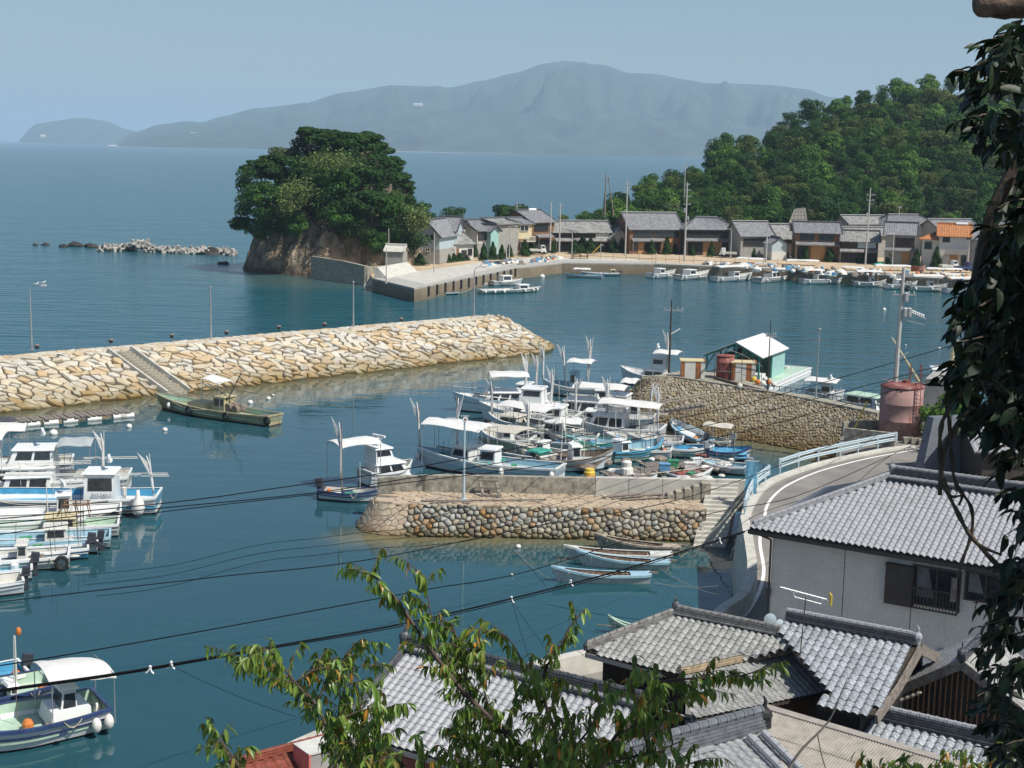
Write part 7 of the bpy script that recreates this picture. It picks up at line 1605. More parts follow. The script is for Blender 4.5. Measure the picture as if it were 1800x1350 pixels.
def window(x0, x1, z0, z1, n, rail):
    m = MB(); m.box(((x0+x1)/2, w0.y+.0, (z0+z1)/2), (x1-x0,.10,z1-z0)); g = part('window', m, M_glass, wh); m = MB()
    for k in range(n+1): m.box((x0+(x1-x0)*k/n, w0.y-.07, (z0+z1)/2), (.07,.08,z1-z0+.06))
    for zz in (z0, z1): m.box(((x0+x1)/2, w0.y-.075, zz), (x1-x0+.1,.1,.07))
    part('frame', m, M_alu, g)
    m = MB(); m.hexa([(x0+.1,w0.y-.055,z0+.3),(x0+(x1-x0)*.45,w0.y-.055,z0+.3),(x0+(x1-x0)*.45,w0.y-.052,z0+.3),(x0+.1,w0.y-.052,z0+.3)], [(x0+.1,w0.y-.055,z1-.05),(x0+(x1-x0)*.3,w0.y-.055,z1-.05),(x0+(x1-x0)*.3,w0.y-.052,z1-.05),(x0+.1,w0.y-.052,z1-.05)]); part('curtain', m, mat('curtain_grey', (.16,.17,.17), .9, .2, 3), g)
    if rail:
        m = MB(); hh_ = (z1-z0)*.48
        for k in range(15): m.box((x0+(x1-x0)*k/14, w0.y-.42, z0+hh_/2-.05), (.03,.03,hh_+.1))
        for zz in (z0-.08, z0+hh_): m.box(((x0+x1)/2, w0.y-.42, zz), (x1-x0+.1,.05,.06)); 
        for xx in (x0, x1): m.box((xx, w0.y-.22, z0+hh_), (.05,.42,.05)); m.box((xx, w0.y-.22, z0-.08), (.05,.42,.05))
        part('window_rail', m, M_alu, g)
x0, x1, z0, z1 = wrect(1607, 999, 1688, 1066); window(x0, x1, z0, z1, 2, True)
x0, x1, z0, z1 = wrect(1698, 1009, 1770, 1058); window(x0, x1, z0, z1, 2, False)
x0, x1, z0, z1 = wrect(1676, 1010, 1690, 1052); m = MB(); m.tube([(x0+.15,w0.y-.5,z0),(x0+.15,w0.y-.5,z1)], .12, 8); part('hanging_laundry_net', m, M_woodg, wh)
m = MB(); q = loc(wh, wp); m.tube([(q.x-.05,q.y-.06,zt_-.45),(q.x-.05,q.y-.06,0)], .045, 6); m.tube([(q.x-.05,q.y-.06,zt_-.45),(q.x-.55,q.y-.55,zt_-.15)], .045, 6); m.box((q.x-.05,q.y-.12,zt_*.45),(.18,.12,.3)); part('downpipe', m, M_alu, wh)
m = MB(); x_, z_ = wl(1654, 1145); m.lathe([(.14,0),(.12,.1),(.02,.14)], 10, (0,0,0)); o = part('vent_cap', m, M_steel, wh); o.location = (x_, w0.y-.08, z_)
# --- pixel based roofs
def plane3(a, b, c): n = (b-a).cross(c-a).normalized(); return a, (n if n.z > 0 else -n)
def Hs(pts, pl): return [hit(x, y, pl[0], pl[1]) for x, y in pts]
def wallbox(t, pts, z0, mt, name='wall', inset=0):   # vertical curtain under 3D points
    m = MB(); P_ = [Vector(p) for p in pts]; m.grid([[Vector((p.x,p.y,z0)) for p in P_], P_]); P2 = [p+Nv*.12 for p in P_]; m.grid([[Vector((p.x,p.y,z0)) for p in P2], P2]); return part(name, m, mt, t, world=True)
random.seed(9)
# left bottom house
a = P(711, 1137, 7.0); b = a+Uv*8.6; w_ = 3.5; s_ = .46; dz_ = Vector((0,0,-w_*s_))
h1 = thing('tiled_house', 'house with pale silver tiled roof behind the cherry branches, bottom centre-left', 'house', (a.x, a.y-2, ZD))
fl_ = a-Nv*w_+dz_; fr_ = b-Nv*w_+dz_; roof_part(h1, [fl_, fr_, b, a], M_tile_w, te=.25, amp=.034)
m = MB(); ribbed(m, b+Nv*w_+dz_, a+Nv*w_+dz_, a, b, amp=.05, pitch=.27); part('rear_roof', m, M_tile_d, h1, world=True)
ridge_tiles(h1, a+Vector((0,0,.1)), b+Vector((0,0,.1)), M_tile_b, lay=3, w_=.32, lh=.07, capmt=M_tile_b); ridge_tiles(h1, a-Nv*.25+Vector((0,0,.0)), b-Nv*.25, M_tile_b, lay=1, w_=.16, r_=.07, name='lower_ridge', capmt=M_tile_d)
ornament(h1, a+Vector((0,0,.15)), Uv, M_tile_b, .34); eave_gutter(h1, fl_, fr_, M_steel)
ridge_tiles(h1, fl_+Uv*.1+Vector((0,0,.05)), a+Uv*.1+Vector((0,0,.02)), M_tile_b, lay=1, w_=.22, r_=.075, name='verge_ridge', capmt=M_tile_b)
i1 = fl_+(Uv+Nv)*.5; i2 = fr_+(-Uv+Nv)*.5; m = MB(); zb_ = ZD; q0 = Vector((i1.x,i1.y,0)); q1 = Vector((i2.x,i2.y,0)); m.hexa([q0+Vector((0,0,zb_)), q1+Vector((0,0,zb_)), q1+Nv*6+Vector((0,0,zb_)), q0+Nv*6+Vector((0,0,zb_))], [q0+Vector((0,0,fl_.z)), q1+Vector((0,0,fl_.z)), q1+Nv*6+Vector((0,0,fl_.z)), q0+Nv*6+Vector((0,0,fl_.z))]); part('wall', m, M_rust, h1, world=True)
m = MB(); g0 = a-Nv*3+Uv*.5+dz_*.86; m.add([a+Uv*.5-Vector((0,0,.1)), a-Nv*3.1+Uv*.5+dz_, a+Nv*3.1+Uv*.5+dz_], [(0,1,2)]); part('gable', m, M_wood, h1, world=True)
# white van-like canopy on the quay behind
m = MB(); q = P(868, 1150, ZS+.4); 
# middle roofs
A_, B_ = P(1187,1080,7.0), P(1372,1118,7.0); pl = plane3(A_, B_, P(1030,1143,6.0))
h2 = thing('old_tiled_house', 'old house with weathered mottled hip roof at the water, dark plank wall', 'house', (A_.x, A_.y-2, ZD))
cs = Hs([(1030,1143),(1165,1179),(1196,1184),(1408,1138)], pl)
roof_part(h2, cs+[B_, A_], M_tile_o, te=.22, tw=.25, amp=.03, udir=(B_-A_), jit=.008)
ridge_tiles(h2, A_+Vector((0,0,.06)), B_+Vector((0,0,.06)), M_ridge_l, lay=4, w_=.3, lh=.055, r_=.07, capmt=M_ridge_l); ridge_tiles(h2, cs[0]+Vector((0,0,.05)), A_, M_ridge_l, lay=3, w_=.26, name='hip_ridge', r_=.07, capmt=M_ridge_l)
ornament(h2, A_+Vector((0,0,.2)), Uv, M_tile_b, .26); ornament(h2, cs[0]+Vector((0,0,.05)), Uv, M_tile_b, .2)
m = MB(); bk_ = A_+Nv*2.2-Vector((0,0,1)); m.slab([cs[0], A_, bk_, cs[0]+Nv*2.0], .1); m.slab([A_, B_, B_+Nv*2.4-Vector((0,0,1)), bk_], .1); part('rear_roof', m, M_tile_o, h2, world=True)
ins = [cs[0]+(Uv*.45+Nv*.45)-Vector((0,0,.1)), cs[1]+(-Uv*.1+Nv*.45)-Vector((0,0,.1)), cs[2]+Nv*.4-Vector((0,0,.1))]
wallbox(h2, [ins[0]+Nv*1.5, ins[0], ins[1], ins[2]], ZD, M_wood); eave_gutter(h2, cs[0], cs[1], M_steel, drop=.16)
m = MB()
for k in range(26): q = ins[0].lerp(ins[1], k/25); m.box((q.x, q.y-.03, (q.z+ZD)/2), (.03,.03,q.z-ZD))
part('wall_batten', m, M_wood, h2, world=True)
R0_, R1_ = P(1194,1186,6.35), P(1410,1139,6.35); pl3 = plane3(R0_, R1_, P(1225,1263,5.65))
h3 = thing('cross_wing_roof', 'lower cross wing with small grey tiles and a pale orange ridge, right of the plank wall', 'house', (R0_.x, R0_.y-1, ZD))
cs3 = Hs([(1222,1263),(1462,1214)], pl3); roof_part(h3, cs3+[R1_, R0_], M_tile_o, te=.2, tw=.22, amp=.02, jit=.006)
ridge_tiles(h3, R0_+Vector((0,0,.05)), R1_+Vector((0,0,.05)), mat('pale_orange_ridge', (.40,.31,.20), .7, .3, 5, rand=.2), lay=3, w_=.34, lh=.06, r_=.075, capmt=M_ridge_l)
wallbox(h3, [cs3[0]+Vector((.1,.5,-.1)), cs3[1]+Vector((.1,.5,-.1))], ZD, M_woodb)
# right mottled roof with white barge board
R0_, R1_ = P(1383,1090,7.4), P(1612,1134,7.4); pl4 = plane3(R0_, R1_, P(1536,1258,6.1))
h4 = thing('mottled_roof_house', 'house with bluish-white mottled tile roof and pale curved bargeboard', 'house', (R0_.x, R0_.y-1, ZD))
cs4 = Hs([(1440,1241),(1534,1257),(1605,1140)], pl4); ex = Hs([(1372,1106),(1400,1150),(1462,1214)], pl4)
M_tile_m = mat('mottled_blue_tile', (.31,.335,.355), .45, .3, 9, rand=.22, dirt=((.20,.20,.19), 1.2, .6, (1,1,1)))
roof_part(h4, [cs4[0], cs4[1], R1_, R0_]+ex, M_tile_m, te=.25, tw=.27, amp=.034, udir=(R1_-R0_), jit=.010)
ridge_tiles(h4, R0_+Vector((0,0,.08)), R1_+Vector((0,0,.08)), M_tile_b, lay=3, w_=.34, lh=.08, capmt=M_tile_w); ornament(h4, R1_+Vector((0,0,.1)), Uv, M_tile_w, .3)
m = MB(); br0 = R1_+Uv*.12; br1 = cs4[1]+Uv*.12; mid = (br0+br1)/2-Vector((0,0,.16)); rb = br0+Nv*2.2-Vector((0,0,.95))
for p_, q_ in ((br0, mid), (mid, br1), (br0, rb)): m.beam(p_-Vector((0,0,.12)), q_-Vector((0,0,.12)), .1, .34)
part('bargeboard', m, M_woodg, h4, world=True)
m = MB(); m.slab([R0_, R1_, R1_+Nv*2.3-Vector((0,0,1.0)), R0_+Nv*2.3-Vector((0,0,1.0))], .1); part('rear_roof', m, M_tile_d, h4, world=True)
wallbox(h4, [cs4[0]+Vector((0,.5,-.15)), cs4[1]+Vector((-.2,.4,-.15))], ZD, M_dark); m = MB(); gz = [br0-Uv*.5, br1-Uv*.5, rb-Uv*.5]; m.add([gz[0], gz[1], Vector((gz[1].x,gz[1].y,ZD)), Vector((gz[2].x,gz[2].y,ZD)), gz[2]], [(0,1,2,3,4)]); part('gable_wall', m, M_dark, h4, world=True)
# dark gabled house
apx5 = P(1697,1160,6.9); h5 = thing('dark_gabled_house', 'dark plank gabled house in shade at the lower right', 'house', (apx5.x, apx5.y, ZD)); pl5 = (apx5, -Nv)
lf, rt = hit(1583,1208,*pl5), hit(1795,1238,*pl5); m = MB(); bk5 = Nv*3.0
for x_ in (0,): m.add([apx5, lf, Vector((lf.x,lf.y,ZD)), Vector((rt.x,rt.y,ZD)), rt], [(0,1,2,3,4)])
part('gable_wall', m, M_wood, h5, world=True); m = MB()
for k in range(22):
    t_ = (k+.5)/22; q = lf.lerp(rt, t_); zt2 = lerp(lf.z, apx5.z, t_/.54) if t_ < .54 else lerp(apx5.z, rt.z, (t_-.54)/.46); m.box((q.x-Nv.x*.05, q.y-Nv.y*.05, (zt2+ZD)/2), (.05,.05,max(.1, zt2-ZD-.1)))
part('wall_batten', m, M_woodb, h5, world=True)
e5 = -Nv*.5; roof_part(h5, [rt+e5+Uv*.3-Vector((0,0,.1)), rt+bk5+Uv*.3-Vector((0,0,.1)), apx5+bk5+Vector((0,0,.1)), apx5+e5+Vector((0,0,.1))], M_tile_o, te=.24, cap=120); roof_part(h5, [lf+bk5-Uv*.3-Vector((0,0,.1)), lf+e5-Uv*.3-Vector((0,0,.1)), apx5+e5+Vector((0,0,.1)), apx5+bk5+Vector((0,0,.1))], M_tile_d, te=.24, cap=120, name='left_roof')
m = MB(); m.beam(lf+e5, apx5+e5, .1, .3); m.beam(apx5+e5, rt+e5, .1, .3); part('bargeboard', m, M_woodg, h5, world=True); ridge_tiles(h5, apx5+e5+Vector((0,0,.15)), apx5+bk5+Vector((0,0,.15)), M_tile_b, lay=2); ornament(h5, apx5+e5+Vector((0,0,.2)), Nv, M_tile_b, .3)
m = MB(); a = hit(1560,1240,apx5-Nv*.8,-Nv); b = hit(1619,1217,apx5-Nv*.8,-Nv); m.tube([a.lerp(b, k/12) for k in range(13)], [.04+.025*(k%2) for k in range(13)], 6); part('bamboo_eave', m, M_rope, h5, world=True)
# long low ridge in front
R0_, R1_ = P(1538,1262,5.6), P(1830,1330,5.6); pl6 = plane3(R0_, R1_, P(1520,1290,5.3)); h6 = thing('low_roof_house', 'long low tiled roof with thick dark ridge at the lower right', 'house', (R0_.x, R0_.y-1, ZD))
cs6 = Hs([(1505,1312),(1790,1392)], pl6); roof_part(h6, cs6+[R1_, R0_], M_tile_m, te=.25, tw=.27, amp=.036, jit=.008); ridge_tiles(h6, R0_+Vector((0,0,.05)), R1_+Vector((0,0,.05)), M_tile_b, lay=4, w_=.34, lh=.08, r_=.09, capmt=M_tile_w); ornament(h6, R0_+Vector((0,0,.15)), Uv, M_tile_b, .3)
wallbox(h6, [cs6[0]+Nv*.4, cs6[1]+Nv*.4], ZD, M_wood)
# corrugated roof
T0, T1 = P(1342,1244,5.9), P(1720,1356,5.9); pl7 = plane3(T0, T1, P(1385,1400,5.1)); h7 = thing('corrugated_roof_shed', 'shed with a weathered beige corrugated sheet roof, bottom right', 'shed', (T0.x, T0.y-2, ZD))
c7 = Hs([(1300,1420),(1560,1500)], pl7); dU = (T1-T0).normalized(); n7 = pl7[1]; vd = n7.cross(dU); 
if vd.dot(c7[0]-T0) > 0: vd = -vd
for sidx in range(4):
    m = MB(); r0 = []; r1 = []; n_ = 300; a0 = T0-vd*(sidx*1.25)+n7*(.02*(4-sidx)); 
    for k in range(n_+1):
        q = a0+dU*(T1-T0).length*k/n_+n7*(.022*math.sin(k*PI/2+PI/4)); r0.append(q); r1.append(q-vd*1.34+n7*.0)
    m.grid([r0, r1]); part('roof_sheet', m, M_corr, h7, world=True, label=None)
m = MB(); m.beam(T0+n7*.05, T1+n7*.05, .36, .07); part('ridge_cap', m, mat('flat_capping', (.33,.30,.26), .8, .15, 3), h7, world=True)
wallbox(h7, [T0-Vector((0,0,.15)), T1-Vector((0,0,.15))], ZD, M_woodb); m = MB(); q = T0-vd*5; m.add([T0-Vector((0,0,.1)), q-Vector((0,0,.1)), Vector((q.x,q.y,ZD)), Vector((T0.x,T0.y,ZD))], [(0,1,2,3)]); part('side_wall', m, M_wood, h7, world=True)
# nearest roof with big stacked ridge
R0_, R1_ = P(1040,1362,7.9), P(1337,1280,7.9); pl8 = plane3(R0_, R1_, P(1400,1400,7.1)); h8 = thing('near_roof_house', 'nearest house at the bottom, big shiny dark stacked ridge and wide grey tiles', 'house', (R0_.x, R0_.y, ZD))
c8 = Hs([(1400,1420),(1150,1490)], pl8); roof_part(h8, [c8[1], c8[0], R1_, R0_], M_tile_d, te=.26, tw=.28, amp=.03, cap=200)
M_rt = mat('shiny_dark_ridge', (.15,.16,.175), .32, .25, 5, rand=.2); ridge_tiles(h8, R0_+Vector((0,0,.02)), R1_+Vector((0,0,.02)), M_rt, lay=5, w_=.42, lh=.09, r_=.12, step=.30, capmt=M_rt)
n8 = pl8[1]; d8 = (R1_-R0_).normalized(); v8 = n8.cross(d8)
if v8.dot(c8[0]-R0_) < 0: v8 = -v8
q0 = R1_-d8*.75+v8*.35+n8*.08; ridge_tiles(h8, q0, q0+v8*2.4, M_tile_w, lay=1, w_=.2, r_=.1, step=.3, name='descending_ridge', capmt=M_tile_w); q0 = R1_-d8*.25+v8*.35+n8*.08; ridge_tiles(h8, q0, q0+v8*2.4, M_tile_w, lay=1, w_=.2, r_=.1, step=.3, name='verge_ridge', capmt=M_tile_w)
m = MB(); m.beam(R1_+v8*.25+n8*.1-d8*1.9, R0_+v8*.25+n8*.1, .26, .07); part('ridge_skirt', m, M_tile_w, h8, world=True); ornament(h8, R1_+d8*.1+Vector((0,0,.1)), d8, M_dark, .42)
m = MB(); m.beam(R1_+v8*.1+d8*.1-Vector((0,0,.2)), R1_+v8*2.4+d8*.1-Vector((0,0,.2)), .08, .3); part('bargeboard', m, M_wood, h8, world=True); wallbox(h8, [R0_-Vector((0,0,.3)), R1_-Vector((0,0,.3))], ZD, M_rust)
# red roof with two box units
R0_, R1_ = P(405,1347,6.4), P(660,1280,6.4); pl9 = plane3(R0_, R1_, P(560,1400,5.7)); h9 = thing('red_roof_house', 'red-brown tiled roof with two pink-edged boxes at the bottom left', 'house', (R0_.x, R0_.y, ZD))
c9 = Hs([(480,1450),(735,1385)], pl9); roof_part(h9, [c9[0], c9[1], R1_, R0_], M_red, te=.3, tw=.3, amp=.025, cap=150); ridge_tiles(h9, R0_+Vector((0,0,.03)), R1_+Vector((0,0,.03)), M_red, lay=2, w_=.25, r_=.06, capmt=M_red)
M_pink = mat('pink_trim', (.55,.16,.14), .6, .15, 3)
for k, (x, y) in enumerate(((558,1352),(622,1328))):
    q = hit(x, y, *pl9); t = part('box_unit', MB(), M_plas, h9); t.matrix_basis = rel(h9, Matrix.Translation(q) @ Matrix.Rotation(math.atan2((R1_-R0_).y, (R1_-R0_).x), 4, 'Z'))
    m = MB(); m.box((0,0,.3), (.95,.8,.75)); t.data = m.mesh('box_unit', M_plasg); m = MB(); m.box((0,0,.69), (1.02,.88,.05)); part('lid', m, M_white2, t)
    m = MB()
    for sx in (-.48,.48):
        for sy in (-.41,.41): m.box((sx,sy,.3), (.06,.06,.78))
    m.box((-.48,0,.66), (.07,.9,.07)); m.box((.48,0,.66), (.07,.9,.07)); m.box((-.485,0,.3), (.03,.75,.7)); part('trim', m, M_pink, t)
# antenna, dishes
a0 = P(1406,1150,7.0); t = thing('tv_antenna', 'white television aerial on a thin dark mast before the white house wall', 'antenna', a0)
hA = (1150-1046)/FPX*(a0-CP).dot(_f); m = MB(); m.tube([(0,0,-.2),(.1,0,hA)], .02, 5); part('mast', m, M_alu, t); m = MB(); L0 = Vector((-.75,0,hA+.33)); L1 = Vector((.95,0,hA-.1)); m.tube([L0, L1], .022, 5); m.tube([L0.lerp(L1,.25)-Vector((0,0,.02)), L0.lerp(L1,.28)-Vector((0,0,.2)), L0.lerp(L1,.8)-Vector((0,0,.2)), L0.lerp(L1,.82)], .012, 4); part('boom', m, M_white, t)
for k in range(9): m = MB(); q = L0.lerp(L1, .1+.1*k); m.tube([q-Vector((0,.16,0)), q+Vector((0,.16,0))], .008, 4); part('element', m, M_white, t)
m = MB(); m.box((L1.x-.05,0,L1.z+.05), (.04,.3,.35)); part('reflector', m, M_yel, t)
for k, (x, y, r_, lb) in enumerate(((1354,1090,.22,'upper white satellite dish near the white house corner'),(1371,1099,.19,'lower satellite dish beside the first dish'))):
    q = P(x, y, 6.9); t = thing('satellite_dish', lb, 'dish', q, .4*k, 'satellite dishes'); m = MB(); rows = []
    for i in range(5): rr_ = r_*(i+.01)/4; rows.append([(rr_*math.cos(a), -.035*(1-(i/4)**2)+.03, rr_*math.sin(a)*1.05) for a in [2*PI*j/16 for j in range(17)]])
    m.grid(rows); m.grid([[(p[0],p[1]+.02,p[2]) for p in r] for r in rows]); part('dish', m, M_guard, t); m = MB(); m.tube([(0,.05,0),(0,.2,-.3),(0,.2,-1.2)], .025, 5); m.tube([(0,0,-r_),(0,-.3,-.05)], .012, 4); part('mount', m, M_alu, t)  # blue-grey paint puts shade into the colour of the white dishes
# roof behind the white house and dark block
dk = thing('dark_house', 'dark shaded house with blue-grey roof behind the big silver roof', 'house', P(1700, 860, ZD)+Vector((3.5,0,-1.3))); q = P(1640, 850, 5.5)
a5 = P(1668,790,5.2); 
m = MB(); m.box((2.0,3.0,2.0), (9,5,4.0)); part('wall', m, M_wood, dk); m = MB(); ribbed(m, (-3.2,0,3.7), (7.5,0,3.7), (7.5,3,5.0), (-3.2,3,5.0)); ribbed(m, (7.5,6,3.7), (-3.2,6,3.7), (-3.2,3,5.0), (7.5,3,5.0)); part('roof', m, M_tile_d, dk)
t = thing('van', 'grey vehicle or screen slab standing in shade at the road end', 'slab', P(1650, 830, ZD)) if False else None
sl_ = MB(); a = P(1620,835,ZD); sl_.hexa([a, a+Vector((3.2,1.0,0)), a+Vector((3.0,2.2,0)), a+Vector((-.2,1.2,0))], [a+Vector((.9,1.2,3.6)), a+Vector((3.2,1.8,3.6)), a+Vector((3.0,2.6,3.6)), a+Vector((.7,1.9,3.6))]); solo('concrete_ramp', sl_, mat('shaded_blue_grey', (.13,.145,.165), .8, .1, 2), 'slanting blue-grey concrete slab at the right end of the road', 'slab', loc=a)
# ------------------------------------------------------------------ overhead cables
def cable(pts, r_, label, sag=0.0, group='overhead cables across the harbour'):
    P_ = [PY(p[0], p[1], min(p[2], P(max(0, p[0]), p[1], 4.0).y*.97)) for p in pts]; return wire(smooth(P_, 5), r_, 0, label, group, 1, M_cable, 'cable', 'cable')
c1_ = cable([(-200,1244,36),(0,1213,38),(185,1187,40),(300,1168,41),(500,1133,44),(700,1098,48),(900,1052,51),(1100,1000,55),(1309,934,59.9)], .034, 'thickest black cable, rising from lower left to the corner of the silver roof')
cable([(-200,1246,36),(0,1216,38),(185,1190,40),(300,1171,41),(500,1136,44),(700,1102,48),(900,1056,51),(1100,1004,55),(1309,936,59.9)], .018, 'thin cable strapped under the thickest cable')
cable([(-200,1195,38),(0,1170,41),(250,1128,45),(500,1083,50),(750,1036,55),(940,1001,60),(1240,905,72),(1400,872,84),(1567,800,104)], .021, 'second thick cable, passing above the cobble pier stairs')
cable([(-200,1082,60),(0,1058,64),(180,1037,70),(400,1012,78),(640,985,85),(940,925,92),(1240,865,98),(1567,740,104)], .022, 'thin cable crossing left of the cobble pier at mid height')
cable([(-200,930,80),(285,885,85),(500,856,90),(700,827,95),(1000,770,100),(1300,712,104),(1700,600,108)], .028, 'upper cable of the pair running past the white cruiser')
cable([(-200,940,80),(285,893,85),(500,872,90),(650,852,95),(1000,792,100),(1300,735,104),(1700,630,108)], .028, 'lower cable of the pair running past the white cruiser')
cable([(-200,968,80),(260,903,85),(560,868,90),(700,850,95),(1000,812,100),(1300,760,104),(1700,650,108)], .024, 'lowest of the three cables above the left boats')
for k, (y0, y1) in enumerate(((1020,960),(1036,975),(1056,990))): cable([(130+k*20,y0-8,70),(300,y0-26,74),(460,y1-3,78),(620,y1-22,84),(1000,y1-80,92),(1567,y1-290,104)], .012, ['faintest high','faintest middle','faintest low'][k]+' wire over the calm water left of the cobble pier')
cable([(1309,934,59.9),(1400,900,66),(1480,868,74),(1567,800,90),(1660,760,100)], .02, 'cable from the silver roof corner across the road bend')
cable([(1262,958,60),(1330,905,64),(1470,860,70),(1640,800,80)], .014, 'thin cable across the road below the roof corner cable')
for k, (x, y, Y, lb) in enumerate([(264,1176,40.6,'cable clamp at the far left of the thick cable'),(301,1168,41,'cable clamp right beside the first one'),(899,1053,51,'cable clamp left of the basin rowing boats'),(1003,1024,53,'cable clamp over the nearest rowing boat'),(1265,950,58.8,'cable clamp near the silver roof corner')]):
    m = MB(); m.tube([(0,0,.05),(.04,0,-.08),(.10,0,-.14)], .03, 5); m.tube([(0,0,.05),(-.06,0,-.06),(-.13,0,-.12)], .03, 5); m.ball((0,0,.07), .05, 6, 4)
    o = solo('cable_clamp', m, M_white, lb, 'clamp', 'clamps on the thick cable'); o.location = PY(x, y, Y)
for k, (a, b, lb) in enumerate([((899,1055,51),(1000,1190,47),'thin stay wire falling right from the third clamp'),((899,1055,51),(960,1250,46),'thin stay wire falling steeply from the third clamp'),((301,1170,41),(520,1260,38),'thin stay wire from the second clamp down to the cherry'),((960,1062,53),(1190,1095,50),'thin stay wire to the curled roof ornament')]):
    wire([PY(*a), PY(*b)], .008, .1, lb, 'thin stay wires', 6)

# ------------------------------------------------------------------ cherry branches in the foreground
GR_ = [(0.116,0.209,0.031),(0.178,0.296,0.040),(0.093,0.171,0.031),(0.233,0.333,0.049),(0.147,0.248,0.037),(0.109,0.202,0.031),(0.202,0.310,0.047),(0.124,0.233,0.034),(0.163,0.271,0.040),(0.248,0.327,0.062),(0.109,0.194,0.031),(0.171,0.279,0.040),(0.139,0.240,0.037),(0.186,0.287,0.047),(0.217,0.296,0.054),(0.132,0.233,0.034),(0.310,0.248,0.047),(0.652,0.233,0.031)]
M_cher = mat('cherry_leaf', (1,1,1), .38, .12, 20, randcols=GR_, trans=.28)
M_twig = mat('cherry_bark', (.09,.06,.045), .8, .3, 20)
def leaf_mesh(name, L_, W_, droop, fold, mt, n=4):
    m = MB(); rows = []
    for i in range(n+1):
        u = i/n; w_ = W_*.5*math.sin(PI*min(1, u*.92+.08))**.8*(1-.15*u)+(.0005); a = -droop*u; x = L_*(u-.12*droop*u*u); z = -L_*droop*.5*u*u
        rows.append([(x, -w_, z+fold*w_), (x, 0, z), (x, w_, z+fold*w_)])
    m.grid(rows); return m
LV = [leaf_mesh('leaf', .105, .031, d_, f_, None) for d_, f_ in ((.5,.5),(.9,.35),(.3,.65),(1.1,.5))]
def leafy(t, nodes, mbs, mt, cap, smooth_=True):
    """nodes: matrices with a leaf template index; the nearest ones are parts"""
    ms = [m.mesh('leaf', mt, smooth_) for m in mbs]; nodes = sorted(nodes, key=lambda q: (q[1].translation-CP).length if in_frame(q[1].translation, 5) else 1e5)
    inv = rel(t, Matrix.Identity(4)); rest = MB()
    random.shuffle(nodes) if False else None
    for k, (i, Mx) in enumerate(nodes):
        if k < cap: o = D.objects.new('leaf', ms[i]); COL.objects.link(o); o.parent = t; o.matrix_basis = inv @ Mx
        else: rest.merge(mbs[i], inv @ Mx)
    if rest.v: part('small_leaves', rest, mt, t, smooth_, kind='stuff')
def leaf_at(p, az, pitch, roll, s):
    return Matrix.Translation(p) @ Matrix.Rotation(az, 4, 'Z') @ Matrix.Rotation(pitch, 4, 'Y') @ Matrix.Rotation(roll, 4, 'X') @ Matrix.Scale(s, 4)
random.seed(12); YC = 10.0
BR = [([(945,1480),(935,1350),(885,1285),(820,1222),(772,1162),(735,1110),(700,1058),(668,1022),(650,1008)], .034, 1.0),
      ([(1000,1480),(985,1350),(975,1285),(957,1230),(958,1180),(985,1135),(1003,1100),(1030,1070)], .028, .8),
      ([(957,1215),(920,1165),(900,1130),(875,1108)], .010, .9), ([(800,1200),(780,1150),(762,1100),(752,1050),(746,1012)], .009, .7), ([(830,1230),(815,1170),(805,1125),(790,1095)], .010, 1.0),
      ([(870,1270),(850,1210),(848,1160),(836,1130)], .010, .9),
      ([(640,1480),(600,1350),(578,1290),(556,1240),(520,1200),(478,1178),(430,1160),(402,1150)], .022, 1.0), ([(540,1225),(500,1175),(478,1145),(440,1138)], .009, .9),
      ([(585,1295),(600,1235),(610,1190),(640,1170),(690,1172)], .010, 1.0), ([(590,1270),(640,1248),(700,1250)], .009, .9), ([(600,1200),(608,1150),(640,1125)], .007, .8), ([(556,1240),(575,1190),(590,1170)], .008, .8), ([(520,1200),(560,1175),(600,1180)],.007,.7),
      ([(470,1480),(420,1350),(398,1315),(382,1290),(368,1262)], .010, .9), ([(400,1340),(430,1315)], .006, .9),
      ([(1020,1480),(1050,1350),(1085,1290),(1125,1235),(1160,1200),(1230,1192),(1300,1188),(1340,1176)], .022, 1.0), ([(1125,1235),(1110,1200),(1140,1178)], .008, .9), ([(1085,1290),(1140,1270),(1190,1230),(1240,1215)], .010, 1.0),
      ([(985,1340),(1030,1290),(1060,1240),(1080,1225)], .012, 1.0), ([(935,1350),(900,1330),(850,1310),(800,1290),(785,1280)], .010, .8), ([(1050,1350),(1110,1330),(1160,1320),(1200,1300)], .010, 1.0), ([(985,1400),(960,1340),(990,1290),(1020,1250)], .010, 1.0),
      ([(700,1480),(640,1380),(625,1330),(612,1300)], .010, 1.0), ([(760,1480),(720,1360),(690,1335),(660,1330)], .010, .9), ([(880,1480),(830,1380),(800,1330),(770,1310)], .010, .9), ([(1100,1480),(1150,1390),(1190,1350),(1230,1340)], .010, .9), ([(590,1400),(650,1345),(700,1325)], .008, .8),
      ([(885,1285),(905,1235),(920,1200),(960,1195),(990,1200)], .010, .9), ([(930,1350),(880,1345),(840,1340)],.008,.9), ([(1070,1320),(1040,1330),(1010,1345)],.008,.9),([(945,1350),(1000,1320),(1050,1300),(1080,1310)],.01,1.0)]
ch = thing('cherry_tree', 'cherry tree whose drooping green branches rise at the bottom centre, few orange leaves', 'tree', PY(945, 1480, YC)); nodes = []
for k in range(11):
    x = rnd(580, 1180); y = rnd(1225, 1345); dx = rnd(-60, 60); BR.append(([(x+dx*.5, y+110), (x+dx*.2, y+50), (x, y), (x-dx*.4, y-30)], .008, .9))
